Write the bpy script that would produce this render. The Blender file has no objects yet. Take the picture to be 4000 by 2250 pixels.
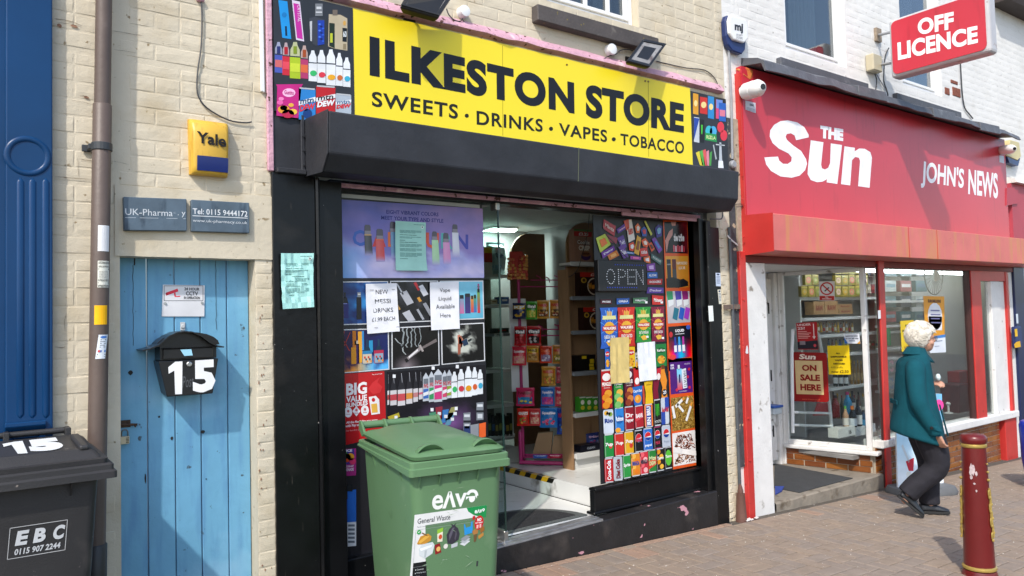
import bpy, bmesh, math, random
import numpy as np
from mathutils import Vector, Matrix, noise as mnoise
random.seed(7)
SC = bpy.context.scene
COL = SC.collection
# ------------------------------------------------------------------ camera
F_PX, YAW, PITCH, ROLL = 2950.0, math.radians(36.208), math.radians(2.326), math.radians(-1.5)
CAM = np.array([0.0, -4.04, 1.64])
FW = np.array([math.sin(YAW)*math.cos(PITCH), math.cos(YAW)*math.cos(PITCH), math.sin(PITCH)])
_r0 = np.array([math.cos(YAW), -math.sin(YAW), 0.0]); _u0 = np.cross(_r0, FW)
RT = _r0*math.cos(ROLL)+_u0*math.sin(ROLL); UP = -_r0*math.sin(ROLL)+_u0*math.cos(ROLL)
cd = bpy.data.cameras.new('camera'); cam = bpy.data.objects.new('camera', cd); COL.objects.link(cam)
cd.sensor_fit = 'HORIZONTAL'; cd.sensor_width = 36.0; cd.lens = 36.0*F_PX/4000.0
cd.clip_start = 0.05; cd.clip_end = 500
cam.matrix_world = Matrix(((RT[0], UP[0], -FW[0], CAM[0]), (RT[1], UP[1], -FW[1], CAM[1]), (RT[2], UP[2], -FW[2], CAM[2]), (0, 0, 0, 1)))
SC.camera = cam
# ------------------------------------------------------------------ sky, sun, exposure
SUN_DIR = Vector((1.0, 0.76, -1.28)).normalized()
w = bpy.data.worlds.new('World'); SC.world = w; w.use_nodes = True
nt = w.node_tree; nt.nodes.clear()
sky = nt.nodes.new('ShaderNodeTexSky'); sky.sky_type = 'NISHITA'; sky.sun_disc = False
sky.sun_elevation = math.asin(-SUN_DIR.z); sky.sun_rotation = math.atan2(-SUN_DIR.x, -SUN_DIR.y)
sky.dust_density = 1.5; sky.air_density = 1.0; sky.altitude = 50
bg = nt.nodes.new('ShaderNodeBackground'); bg.inputs[1].default_value = 0.15
wo = nt.nodes.new('ShaderNodeOutputWorld')
nt.links.new(sky.outputs[0], bg.inputs[0]); nt.links.new(bg.outputs[0], wo.inputs[0])
sd = bpy.data.lights.new('sun', 'SUN'); sd.energy = 2.0; sd.angle = math.radians(1.2); sd.color = (1.0, 0.94, 0.85)
sun = bpy.data.objects.new('sun', sd); COL.objects.link(sun); sun.location = (-8, -10, 14)
sun.rotation_euler = SUN_DIR.to_track_quat('-Z', 'Y').to_euler()
SC.view_settings.view_transform = 'Standard'; SC.view_settings.look = 'None'
SC.view_settings.gamma = 1.0; SC.view_settings.exposure = 0.87; SC.view_settings.use_curve_mapping = False
SC.render.engine = 'CYCLES'
SC.cycles.max_bounces = 8; SC.cycles.transparent_max_bounces = 16
SC.cycles.use_denoising = True
# ------------------------------------------------------------------ measuring helpers (sight lines cut with real planes)
FR = dict(z0=(0,0,1.0),z1=(0,0,.4831),z2=(0,650,.4831),z3=(0,1250,.6901),z4=(1000,0,.4831),z5=(1950,0,.6211),z6=(2800,0,.6211),a1=(1050,650,.4487),a2=(1050,1200,.7246),a3=(1850,750,.4833),a4=(1850,1350,.552),a5=(2300,800,.4484),a6=(2300,1400,.4484),a7=(2850,850,.7593),a8=(3400,850,.9662),b1=(1350,1600,.4487),b2=(1850,1850,.4464),b3=(2800,1650,.4658),b4=(2600,700,.4834),b5=(2600,1350,.5178),c1=(3420,1220,.2899),c2=(3420,1600,.3175),c4=(3640,500,.5172),c5=(3700,1200,.5525),c6=(0,1600,.4487),c7=(2980,1000,.5523),c8=(1040,0,.4832),d1=(1400,760,.23463),d2=(1300,1080,.276))
def ray(fr, x, y):
    a, b, s = FR[fr]; px, py = a+x*s, b+y*s
    return FW+RT*((px-2000)/F_PX)+UP*((1125-py)/F_PX)
def aty(fr, x, y, Y=0.0):
    d = ray(fr, x, y); return CAM+d*((Y-CAM[1])/d[1])
def atx(fr, x, y, X):
    d = ray(fr, x, y); return CAM+d*((X-CAM[0])/d[0])
def atz(fr, x, y, Z):
    d = ray(fr, x, y); return CAM+d*((Z-CAM[2])/d[2])
def atpl(fr, x, y, p0, n):
    d = ray(fr, x, y); n = np.array(n, float); return CAM+d*(((np.array(p0)-CAM)@n)/(d@n))
def proj(p):
    v = np.array(p)-CAM; k = v@FW
    if k < .05: return (-1e5, -1e5, k)
    return (2000+F_PX*(v@RT)/k, 1125-F_PX*(v@UP)/k, k)
def rpx(fr, w, p): return FR[fr][2]*w/F_PX*float((np.array(p)-CAM)@FW)      # size in metres of w frame units seen at p
def gz(x): return .045-.037*(x-2.2)          # the pavement falls gently along the street
# ------------------------------------------------------------------ colours and materials
def lin(c):
    if isinstance(c, str):
        c = c.lstrip('#'); c = tuple(int(c[i:i+2], 16)/255 for i in (0, 2, 4))
        return tuple((v/12.92 if v <= .04045 else ((v+.055)/1.055)**2.4) for v in c)
    return tuple(c)
MATS = {}
def M(name, col, rough=.5, metal=0., var=.12, vs=6., bump=0., bs=60., dirt=None, spots=None, spec=.5, fine=None, coat=0., dist=.01, vstr=None):
    """procedural surface: base colour with uneven tone, optional stain colour / flecks, relief"""
    if name in MATS: return MATS[name]
    m = bpy.data.materials.new(name); m.use_nodes = True; t = m.node_tree; n = t.nodes; L = t.links
    b = n['Principled BSDF']; b.inputs['Roughness'].default_value = rough; b.inputs['Metallic'].default_value = metal
    b.inputs['Specular IOR Level'].default_value = spec
    if coat: b.inputs['Coat Weight'].default_value = coat; b.inputs['Coat Roughness'].default_value = .12
    g = n.new('ShaderNodeNewGeometry'); pos = g.outputs['Position']
    c = lin(col)
    nz = n.new('ShaderNodeTexNoise'); nz.inputs['Scale'].default_value = vs; nz.inputs['Detail'].default_value = 5; L.new(pos, nz.inputs['Vector'])
    rp = n.new('ShaderNodeValToRGB'); rp.color_ramp.elements[0].position = .3; rp.color_ramp.elements[1].position = .7
    rp.color_ramp.elements[0].color = (*[v*(1-var) for v in c], 1); rp.color_ramp.elements[1].color = (*[min(1, v*(1+var*.6)) for v in c], 1)
    L.new(nz.outputs[0], rp.inputs[0]); out = rp.outputs[0]
    def layer(out, colr, scale, thr, soft, detail=6., strv=1., stretch=None):
        n2 = n.new('ShaderNodeTexNoise'); n2.inputs['Scale'].default_value = scale; n2.inputs['Detail'].default_value = detail
        if stretch:
            mp = n.new('ShaderNodeMapping'); mp.inputs['Scale'].default_value = stretch; L.new(pos, mp.inputs[0]); L.new(mp.outputs[0], n2.inputs['Vector'])
        else: L.new(pos, n2.inputs['Vector'])
        mr = n.new('ShaderNodeMapRange'); mr.inputs[1].default_value = thr; mr.inputs[2].default_value = thr+soft; mr.inputs[4].default_value = strv
        L.new(n2.outputs[0], mr.inputs[0])
        mx = n.new('ShaderNodeMix'); mx.data_type = 'RGBA'; L.new(mr.outputs[0], mx.inputs[0]); L.new(out, mx.inputs[6]); mx.inputs[7].default_value = (*lin(colr), 1)
        return mx.outputs[2]
    if dirt: 
        for d in (dirt if isinstance(dirt, list) else [dirt]): out = layer(out, *d)
    if spots: 
        for d in (spots if isinstance(spots, list) else [spots]): out = layer(out, *d)
    L.new(out, b.inputs['Base Color'])
    if bump:
        nb = n.new('ShaderNodeTexNoise'); nb.inputs['Scale'].default_value = bs; nb.inputs['Detail'].default_value = 6; L.new(pos, nb.inputs['Vector'])
        h = nb.outputs[0]
        if fine:
            nb2 = n.new('ShaderNodeTexNoise'); nb2.inputs['Scale'].default_value = fine[0]; nb2.inputs['Detail'].default_value = 4; L.new(pos, nb2.inputs['Vector'])
            ma = n.new('ShaderNodeMath'); ma.operation = 'MULTIPLY_ADD'; L.new(nb2.outputs[0], ma.inputs[0]); ma.inputs[1].default_value = fine[1]; L.new(h, ma.inputs[2]); h = ma.outputs[0]
        bp = n.new('ShaderNodeBump'); bp.inputs['Strength'].default_value = bump; bp.inputs['Distance'].default_value = dist
        L.new(h, bp.inputs['Height']); L.new(bp.outputs[0], b.inputs['Normal'])
    MATS[name] = m; return m
def Mprint(name, rough=.4, spec=.4, bump=0., bs=40., dist=.004):
    if name in MATS: return MATS[name]
    m = bpy.data.materials.new(name); m.use_nodes = True; t = m.node_tree; b = t.nodes['Principled BSDF']
    a = t.nodes.new('ShaderNodeAttribute'); a.attribute_name = 'Col'
    g = t.nodes.new('ShaderNodeNewGeometry'); nz = t.nodes.new('ShaderNodeTexNoise'); nz.inputs['Scale'].default_value = 9; nz.inputs['Detail'].default_value = 5
    t.links.new(g.outputs['Position'], nz.inputs['Vector'])
    mr = t.nodes.new('ShaderNodeMapRange'); mr.inputs[3].default_value = .9; mr.inputs[4].default_value = 1.06; mr.inputs[1].default_value = .3; mr.inputs[2].default_value = .7
    t.links.new(nz.outputs[0], mr.inputs[0])
    vm = t.nodes.new('ShaderNodeVectorMath'); vm.operation = 'SCALE'; t.links.new(a.outputs[0], vm.inputs[0]); t.links.new(mr.outputs[0], vm.inputs['Scale'])
    t.links.new(vm.outputs[0], b.inputs['Base Color'])
    b.inputs['Roughness'].default_value = rough; b.inputs['Specular IOR Level'].default_value = spec
    if bump:
        nb = t.nodes.new('ShaderNodeTexNoise'); nb.inputs['Scale'].default_value = bs; nb.inputs['Detail'].default_value = 3; t.links.new(g.outputs['Position'], nb.inputs['Vector'])
        bp = t.nodes.new('ShaderNodeBump'); bp.inputs['Strength'].default_value = bump; bp.inputs['Distance'].default_value = dist
        t.links.new(nb.outputs[0], bp.inputs['Height']); t.links.new(bp.outputs[0], b.inputs['Normal'])
    MATS[name] = m; return m
def Mglass(name, tint=(.93, .96, .95), ior=1.45, gain=1.0):
    if name in MATS: return MATS[name]
    m = bpy.data.materials.new(name); m.use_nodes = True; t = m.node_tree; t.nodes.clear(); N = t.nodes.new
    tr = N('ShaderNodeBsdfTransparent'); tr.inputs[0].default_value = (*tint, 1)
    gl = N('ShaderNodeBsdfGlossy'); gl.inputs['Roughness'].default_value = .015
    lw = N('ShaderNodeLayerWeight'); lw.inputs[0].default_value = .5
    fr = N('ShaderNodeMath'); fr.operation = 'POWER'; t.links.new(lw.outputs['Facing'], fr.inputs[0]); fr.inputs[1].default_value = 5.
    ml = N('ShaderNodeMath'); ml.operation = 'MULTIPLY_ADD'; ml.use_clamp = True; ml.inputs[1].default_value = .9*gain; ml.inputs[2].default_value = .04*gain
    mx = N('ShaderNodeMixShader'); o = N('ShaderNodeOutputMaterial')
    t.links.new(fr.outputs[0], ml.inputs[0]); t.links.new(ml.outputs[0], mx.inputs[0]); t.links.new(tr.outputs[0], mx.inputs[1]); t.links.new(gl.outputs[0], mx.inputs[2]); t.links.new(mx.outputs[0], o.inputs[0])
    MATS[name] = m; return m
def Memit(name, col, s):
    m = bpy.data.materials.new(name); m.use_nodes = True; b = m.node_tree.nodes['Principled BSDF']
    b.inputs['Base Color'].default_value = (*lin(col), 1); b.inputs['Emission Color'].default_value = (*lin(col), 1); b.inputs['Emission Strength'].default_value = s
    return m
# ------------------------------------------------------------------ object helpers
def wloc(o):
    v = Vector((0, 0, 0))
    while o is not None: v += o.location; o = o.parent
    return v
def tag(o, label=None, cat=None, group=None, kind=None):
    if label: o['label'] = label
    if cat: o['category'] = cat
    if group: o['group'] = group
    if kind: o['kind'] = kind
    return o
def thing(name, label, cat, loc=(0, 0, 0), group=None):
    o = bpy.data.objects.new(name, None); o.empty_display_size = .05; COL.objects.link(o); o.location = Vector(loc)
    return tag(o, label, cat, group)
class MB:
    def __init__(s): s.v = []; s.f = []; s.c = []; s.cur = (.5, .5, .5)
    def col(s, c): s.cur = lin(c); return s
    def add(s, vs, fs, cs=None):
        k = len(s.v); s.v += [tuple(map(float, p)) for p in vs]
        for i, f in enumerate(fs): s.f.append([k+j for j in f]); s.c.append(cs[i] if cs else s.cur)
        return s
    def poly(s, pts, c=None):
        if c is not None: s.col(c)
        return s.add(pts, [list(range(len(pts)))])
    def box(s, x0, x1, y0, y1, z0, z1):
        x0, x1 = sorted((x0, x1)); y0, y1 = sorted((y0, y1)); z0, z1 = sorted((z0, z1))
        return s.add([(x0,y0,z0),(x1,y0,z0),(x1,y1,z0),(x0,y1,z0),(x0,y0,z1),(x1,y0,z1),(x1,y1,z1),(x0,y1,z1)],
                     [(0,3,2,1),(4,5,6,7),(0,1,5,4),(1,2,6,5),(2,3,7,6),(3,0,4,7)])
    def hexa(s, bot, top): 
        return s.add(list(bot)+list(top), [(0,3,2,1),(4,5,6,7),(0,1,5,4),(1,2,6,5),(2,3,7,6),(3,0,4,7)])
    def prism(s, pts, vec):
        n = len(pts); vec = np.array(vec, float)
        a = [np.array(p, float) for p in pts]; b = [p+vec for p in a]
        return s.add(a+b, [list(range(n))[::-1], list(range(n, 2*n))]+[(i, (i+1) % n, n+(i+1) % n, n+i) for i in range(n)])
    def tube(s, pts, r, n=8, cap=True):
        P = [np.array(p, float) for p in pts]; k = len(P); vs = []
        rr = r if hasattr(r, '__len__') else [r]*k
        up = None
        for i in range(k):
            d = P[min(i+1, k-1)]-P[max(i-1, 0)]; d = d/(np.linalg.norm(d)+1e-9)
            if up is None: up = np.array([0, 0, 1.]) if abs(d[2]) < .9 else np.array([1., 0, 0])
            a = np.cross(d, up); a /= np.linalg.norm(a)+1e-9; b = np.cross(a, d); up = b
            for j in range(n):
                t = 2*math.pi*j/n; vs.append(P[i]+a*rr[i]*math.cos(t)+b*rr[i]*math.sin(t))
        fs = [(i*n+j, i*n+(j+1) % n, (i+1)*n+(j+1) % n, (i+1)*n+j) for i in range(k-1) for j in range(n)]
        if cap: fs += [list(range(n))[::-1], list(range((k-1)*n, k*n))]
        return s.add(vs, fs)
    def rings(s, R, cap=True):
        n = len(R[0]); k = len(R); vs = [p for r in R for p in r]
        fs = [(i*n+j, i*n+(j+1) % n, (i+1)*n+(j+1) % n, (i+1)*n+j) for i in range(k-1) for j in range(n)]
        if cap: fs += [list(range(n))[::-1], list(range((k-1)*n, k*n))]
        return s.add(vs, fs)
    def lathe(s, c, prof, n=24, axis='z', cap=True):
        c = np.array(c, float); R = []
        for (r, h) in prof:
            ring = []
            for j in range(n):
                t = 2*math.pi*j/n; u, v = r*math.cos(t), r*math.sin(t)
                ring.append(c+np.array({'z': (u, v, h), 'y': (u, h, v), 'x': (h, u, v)}[axis]))
            R.append(ring)
        return s.rings(R, cap)
    def sphere(s, c, r, n=12, m=8):
        rx, ry, rz = r if hasattr(r, '__len__') else (r, r, r)
        R = []
        for i in range(1, m):
            t = math.pi*i/m
            R.append([(c[0]+rx*math.sin(t)*math.cos(2*math.pi*j/n), c[1]+ry*math.sin(t)*math.sin(2*math.pi*j/n), c[2]-rz*math.cos(t)) for j in range(n)])
        return s.rings(R)
    def mesh(s, name, mat, org=(0, 0, 0), bevel=0., seg=1, smooth=False, colors=False, merge=True, sharp=30.):
        me = bpy.data.meshes.new(name)
        o = Vector(org)
        me.from_pydata([(v[0]-o.x, v[1]-o.y, v[2]-o.z) for v in s.v], [], s.f)
        if colors:
            at = me.color_attributes.new('Col', 'FLOAT_COLOR', 'CORNER')
            arr = []
            for p, c in zip(me.polygons, s.c):
                if hasattr(c[0], '__len__'):
                    for q in c: arr += [*q, 1.0]
                else: arr += [*c, 1.0]*p.loop_total
            at.data.foreach_set('color', np.array(arr, dtype=np.float32))
        me.update()
        if bevel or (smooth and merge) or not colors:
            bm = bmesh.new(); bm.from_mesh(me)
            if bevel:
                es = [e for e in bm.edges if len(e.link_faces) == 2 and e.calc_face_angle(0) > .5]
                bmesh.ops.bevel(bm, geom=es, offset=bevel, segments=seg, affect='EDGES', profile=.5, clamp_overlap=True)
            bmesh.ops.recalc_face_normals(bm, faces=bm.faces)
            bm.to_mesh(me); bm.free()
        if smooth:
            me.polygons.foreach_set('use_smooth', [True]*len(me.polygons))
            try: me.set_sharp_from_angle(angle=math.radians(sharp))
            except Exception: pass
        if mat is not None: me.materials.append(mat)
        return me
    def build(s, name, mat, parent=None, **kw):
        if parent is not None: org = wloc(parent)
        else:
            a = np.array(s.v); org = Vector(((a[:, 0].min()+a[:, 0].max())/2, (a[:, 1].min()+a[:, 1].max())/2, a[:, 2].min()))
        me = s.mesh(name, mat, org, **kw)
        ob = bpy.data.objects.new(name, me); COL.objects.link(ob)
        if parent is not None: ob.parent = parent
        else: ob.location = org
        return ob
# text outlines (built-in font) as flat triangles
_TX = {}
def text_geo(body, bold=0., res=2, spacing=1.0):
    k = (body, bold, res, spacing)
    if k in _TX: return _TX[k]
    cu = bpy.data.curves.new('lettering', 'FONT'); cu.body = body; cu.offset = bold; cu.resolution_u = res; cu.space_character = spacing
    ob = bpy.data.objects.new('lettering', cu); COL.objects.link(ob)
    dg = bpy.context.evaluated_depsgraph_get(); dg.update()
    me = ob.evaluated_get(dg).to_mesh()
    V = np.array([v.co[:2] for v in me.vertices]) if len(me.vertices) else np.zeros((0, 2))
    Fs = [list(p.vertices) for p in me.polygons]
    bpy.data.objects.remove(ob); bpy.data.curves.remove(cu)
    if len(V): V = (V-V.min(0))/np.maximum(V.max(0)-V.min(0), 1e-6)
    _TX[k] = (V, Fs); return _TX[k]
class Pr(MB):
    """flat print: coloured shapes in thin layers on a plane; pf maps (frame, x, y) to the plane, nrm points to the viewer"""
    def __init__(s, pf, nrm=(0, -1, 0), step=.0007, base=0.0005):
        super().__init__(); s.pf = pf; s.n = np.array(nrm, float); s.step = step; s.base = base; s.lay = 0
    def w3(s, p, lay): return np.array(p)+s.n*(s.base+s.step*lay)
    def px(s, fr, pts, c, lay=0):
        s.col(c); return s.add([s.w3(s.pf(fr, *p), lay) for p in pts], [list(range(len(pts)))])
    def tile(s, fr, TL, TR, BR, BL):
        q = [np.array(s.pf(fr, *p)) for p in (TL, TR, BR, BL)]
        return lambda u, v: (q[0]*(1-u)+q[1]*u)*(1-v)+(q[3]*(1-u)+q[2]*u)*v
    def uv(s, m, pts, c, lay=0):
        s.col(c); return s.add([s.w3(m(*p), lay) for p in pts], [list(range(len(pts)))])
    def rect(s, m, u0, v0, u1, v1, c, lay=0): return s.uv(m, [(u0, v0), (u0, v1), (u1, v1), (u1, v0)], c, lay)
    def disc(s, m, cu, cv, ru, rv, c, lay=0, n=14): return s.uv(m, [(cu+ru*math.cos(2*math.pi*i/n), cv+rv*math.sin(2*math.pi*i/n)) for i in range(n)], c, lay)
    def text(s, m, body, u0, v0, u1, v1, c, lay=1, bold=.0, res=2, spacing=1.0, slant=0., rot=0):
        V, Fs = text_geo(body, bold, res, spacing)
        if not len(V): return
        pts = []
        for a, b in V:
            if rot == 90: a, b = 1-b, a       # reads upward
            elif rot == -90: a, b = b, 1-a
            pts.append(s.w3(m(u0+(u1-u0)*a+slant*b, v1+(v0-v1)*b), lay))
        s.col(c); s.add(pts, Fs)
    def ptext(s, fr, body, TL, TR, BL, c, lay=1, **kw):
        BR = (TR[0]+BL[0]-TL[0], TR[1]+BL[1]-TL[1]); s.text(s.tile(fr, TL, TR, BR, BL), body, 0, 0, 1, 1, c, lay, **kw)
    def grid(s, m, nu, nv, fn, lay=0):
        vs = [[s.w3(m(i/nu, j/nv), lay) for i in range(nu+1)] for j in range(nv+1)]
        cs = [[lin(fn(i/nu, j/nv)) for i in range(nu+1)] for j in range(nv+1)]
        k = len(s.v); s.v += [tuple(p) for r in vs for p in r]
        for j in range(nv):
            for i in range(nu):
                s.f.append([k+j*(nu+1)+i, k+(j+1)*(nu+1)+i, k+(j+1)*(nu+1)+i+1, k+j*(nu+1)+i+1])
                s.c.append((cs[j][i], cs[j+1][i], cs[j+1][i+1], cs[j][i+1]))
    def build(s, name, mat, parent=None, **kw):
        kw.setdefault('colors', True); return super().build(name, mat, parent, **kw)
def ypl(Y): return lambda fr, x, y: aty(fr, x, y, Y)
def mixc(a, b, t): return tuple(a[i]*(1-t)+b[i]*t for i in range(3))
def hx(c): c = c.lstrip('#'); return tuple(int(c[i:i+2], 16)/255 for i in (0, 2, 4))
def sl(c): return tuple((v/12.92 if v <= .04045 else ((v+.055)/1.055)**2.4) for v in c)
ORD = 'first second third fourth fifth sixth seventh eighth ninth tenth eleventh twelfth thirteenth fourteenth fifteenth sixteenth seventeenth eighteenth'.split()
# ================================================================== large structure
def X(fr, x, y, Y=0.): return float(aty(fr, x, y, Y)[0])
def Z(fr, x, y, Y=0.): return float(aty(fr, x, y, Y)[2])
cream = M('cream_masonry_paint', (.62, .55, .42), .75, var=.10, vs=2.2, bump=.42, bs=30, fine=(150, .4), dist=.007, dirt=[('#8c7a5c', 26, .66, .06), ('#b3a07c', 3.2, .53, .2, 6, .6), ('#8f7f62', 7, .66, .1, 8, .5)], spots=('#5c3a28', 13, .735, .02))
white_m = M('white_masonry_paint', (.74, .73, .70), .7, var=.07, vs=2., bump=.38, bs=30, fine=(150, .35), dist=.006, dirt=[('#9a958c', 24, .67, .06), ('#c2beb4', 2.6, .58, .2, 6, .5)], spots=('#6b4a38', 9, .73, .02))
black_p = M('black_gloss_paint', (.0055, .006, .007), .30, spec=.3, var=.4, vs=5, bump=.16, bs=22, dist=.007, dirt=[('#2f2c2a', 4, .62, .16, 7, .5), ('#4a4540', 9, .68, .08, 8, .5, (7, 7, .9))], spots=('#c4c1be', 48, .735, .012))
black_box = M('black_roller_housing', (.033, .035, .042), .5, spec=.3, var=.25, vs=4, bump=.28, bs=19, dist=.010, dirt=('#3b3a3c', 3.5, .58, .2, 7, .5), spots=('#b9b6b4', 95, .80, .012))
pink = M('old_pink_paint', (.60, .34, .42), .65, var=.16, vs=12, bump=.6, bs=45, dist=.012, dirt=[('#59382f', 22, .63, .03), ('#e8c9cf', 9, .6, .1)])
red_p = M('red_gloss_paint', (.52, .035, .03), .38, var=.15, vs=4, bump=.12, bs=30, dirt=('#7c2019', 14, .66, .08), spots=('#3a1512', 60, .77, .02))
red_fad = M('faded_red_metal', (.64, .15, .13), .45, var=.12, vs=3, bump=.1, bs=16, dirt=[('#c98452', 1.6, .50, .16, 8, .75, (7, 7, .8)), ('#7a1712', 30, .74, .02)])
sun_red = M('red_sign_vinyl', (.54, .032, .052), .30, var=.08, vs=1.2, bump=.06, bs=3, dist=.02, dirt=('#7d2027', 3, .58, .2, 7, .35, (5, 5, .7)))
upvc = M('white_upvc', (.80, .81, .81), .3, var=.03)
white_w = M('white_weathered_paint', (.74, .73, .71), .5, var=.08, vs=7, bump=.3, bs=40, dirt=('#8f877c', 10, .64, .08), spots=('#5a4432', 24, .755, .03))
stone_d = M('painted_stone_sill', (.082, .070, .066), .7, var=.2, vs=8, bump=.3, bs=60, dirt=('#6b6560', 14, .62, .12), spots=('#8a7a22', 20, .70, .03))
stone_g = M('grey_painted_sill', (.085, .09, .105), .65, var=.15, vs=8, bump=.25, bs=60, dirt=('#6a6c72', 9, .62, .12))
lead = M('lead_flashing', (.10, .105, .12), .55, var=.2, vs=7, bump=.4, bs=12, dist=.02, dirt=('#7f8288', 6, .6, .15))
blue_gl = M('royal_blue_gloss_paint', (.003, .043, .135), .32, spec=.3, var=.12, vs=3, bump=.05, bs=20, spots=('#9fb6cc', 70, .80, .012))
door_bl = M('sky_blue_door_paint', (.150, .385, .575), .55, var=.12, vs=4, bump=.35, bs=30, dist=.005, dirt=[('#5b8fb8', 3, .50, .2, 8, .75, (6, 6, .8)), ('#8fb9d4', 2, .58, .15, 7, .6), ('#3d4a50', 20, .685, .04)], spots=('#2b2a28', 34, .76, .02))
sand = M('jointing_sand', (.10, .085, .068), .95, var=.3, vs=40, bump=.5, bs=200, dist=.004)
pavc = [M('paver_%s' % n, c, .85, var=.12, vs=14, bump=.5, bs=220, fine=(60, .5), dist=.004, dirt=('#6a5a4c', 11, .60, .18, 7, .4), spots=('#b6a594', 150, .70, .03)) for n, c in (('brown', (.272, .212, .162)), ('grey', (.260, .210, .170)), ('red', (.33, .22, .158)), ('tan', (.288, .222, .166)))]
grime = M('dark_recess', (.02, .019, .018), .8)
plast = M('interior_white_wall', (.62, .62, .62), .7, var=.05, bump=.1)
# ---- pavement: falls along the street, pavers laid on it
def tilt(x): return gz(x)
bs_ = MB(); bs_.add([(-20, -40, tilt(-20)-.012), (70, -40, tilt(70)-.012), (70, 9, tilt(70)-.012), (-20, 9, tilt(-20)-.012)], [(0, 1, 2, 3)])
pave = bs_.build('pavement', sand); tag(pave, kind='structure')
def paver_mesh(lx, ly, mat, k):
    rr = random.Random(k); h = .022; bv = .006
    lx -= .007; ly -= .007
    def ring(ins, z): return [(sx*(lx/2-ins)+rr.uniform(-.0015, .0015), sy*(ly/2-ins)+rr.uniform(-.0015, .0015), z) for sx, sy in ((-1, -1), (1, -1), (1, 1), (-1, 1))]
    m = MB(); m.rings([ring(0, -h), ring(0, -.004), ring(bv*.45, -.0012), ring(bv, rr.uniform(-.0006, .0006))])
    return m.mesh('paver', mat)
pav_specs = []; Q = .107
for x in np.arange(2.45, 12.6, Q):
    if x < 5.0: pav_specs.append((x+Q/2, -.070, Q, .066, 2 if random.random() < .75 else 3))
    if x < 9.3: pav_specs.append((x+Q/2, -.105-Q, Q, 2*Q, random.choice((2, 0, 0, 3, 1))))
YH = -.105-2*Q
for a in range(106):
    for b in range(30):
        k = (a-b) % 4
        if k == 0: pav_specs.append((2.3+Q*(a+1), YH-Q*(b+.5), 2*Q, Q, random.choice((0, 0, 0, 1, 1, 1, 3))))
        elif k == 2 and b == 0: pav_specs.append((2.3+Q*(a+.5), YH-Q/2, Q, Q, random.choice((0, 1, 3))))
        elif k == 3: pav_specs.append((2.3+Q*(a+.5), YH-Q*(b+1), Q, 2*Q, random.choice((0, 0, 0, 1, 1, 1, 3))))
for x in np.arange(9.35, 12.6, Q): pav_specs.append((x+Q/2, -.105-Q, Q, 2*Q, random.choice((0, 1))))
vis = []
for s in pav_specs:
    u, v, k = proj((s[0], s[1], tilt(s[0])))
    if -120 < u < 4250 and v < 2420 and k > 0: vis.append((k, s, (0 <= u <= 4000 and v <= 2260 and not (1350 < u < 1990))))
vis.sort(key=lambda t: (not t[2], t[0])); pm = {}
slope = math.atan(-.037)
rest = MB()
for n, (k, s, iv) in enumerate(vis):
    if n < 300:
        key = (s[2], s[3], s[4], random.randrange(3))
        if key not in pm: pm[key] = paver_mesh(s[2], s[3], pavc[s[4]], hash(key) % 999)
        o = bpy.data.objects.new('paver', pm[key]); COL.objects.link(o); o.parent = pave
        o.location = Vector((s[0], s[1], tilt(s[0])+random.uniform(-.0012, .0012)))-wloc(pave)
        o.rotation_euler = (random.uniform(-.006, .006), -slope+random.uniform(-.006, .006), random.uniform(-.008, .008))
    else:
        lx, ly = s[2]/2-.0035, s[3]/2-.0035; z = tilt(s[0]); dz = .037*lx
        def rg(ins, h): return [(s[0]+sx*(lx-ins), s[1]+sy*(ly-ins), z-sx*dz+h) for sx, sy in ((-1, -1), (1, -1), (1, 1), (-1, 1))]
        rest.rings([rg(0, -.02), rg(0, -.004), rg(.005, 0)])
if rest.v: tag(rest.build('paver', pavc[0], pave), kind='stuff')
# litter: small stones and cigarette ends caught on the paving
gr = MB()
for _ in range(330):
    x = random.uniform(2.9, 11); y = -abs(random.gauss(0, 1.0))-.06
    r = random.uniform(.002, .0055); z = tilt(x); a = random.uniform(0, 3)
    q = [(x+r*1.6*math.cos(a+i*2.1+random.uniform(-.3, .3)), y+r*math.sin(a+i*2.1), z) for i in range(3)]
    gr.add(q+[(x, y, z+r)], [(0, 1, 3), (1, 2, 3), (2, 0, 3)])
tag(gr.build('gravel', M('pale_grit', (.62, .58, .52), .8, var=.3, vs=50), None), 'pale grit and cigarette ends scattered on the brown pavers', 'grit', kind='stuff')
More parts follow.
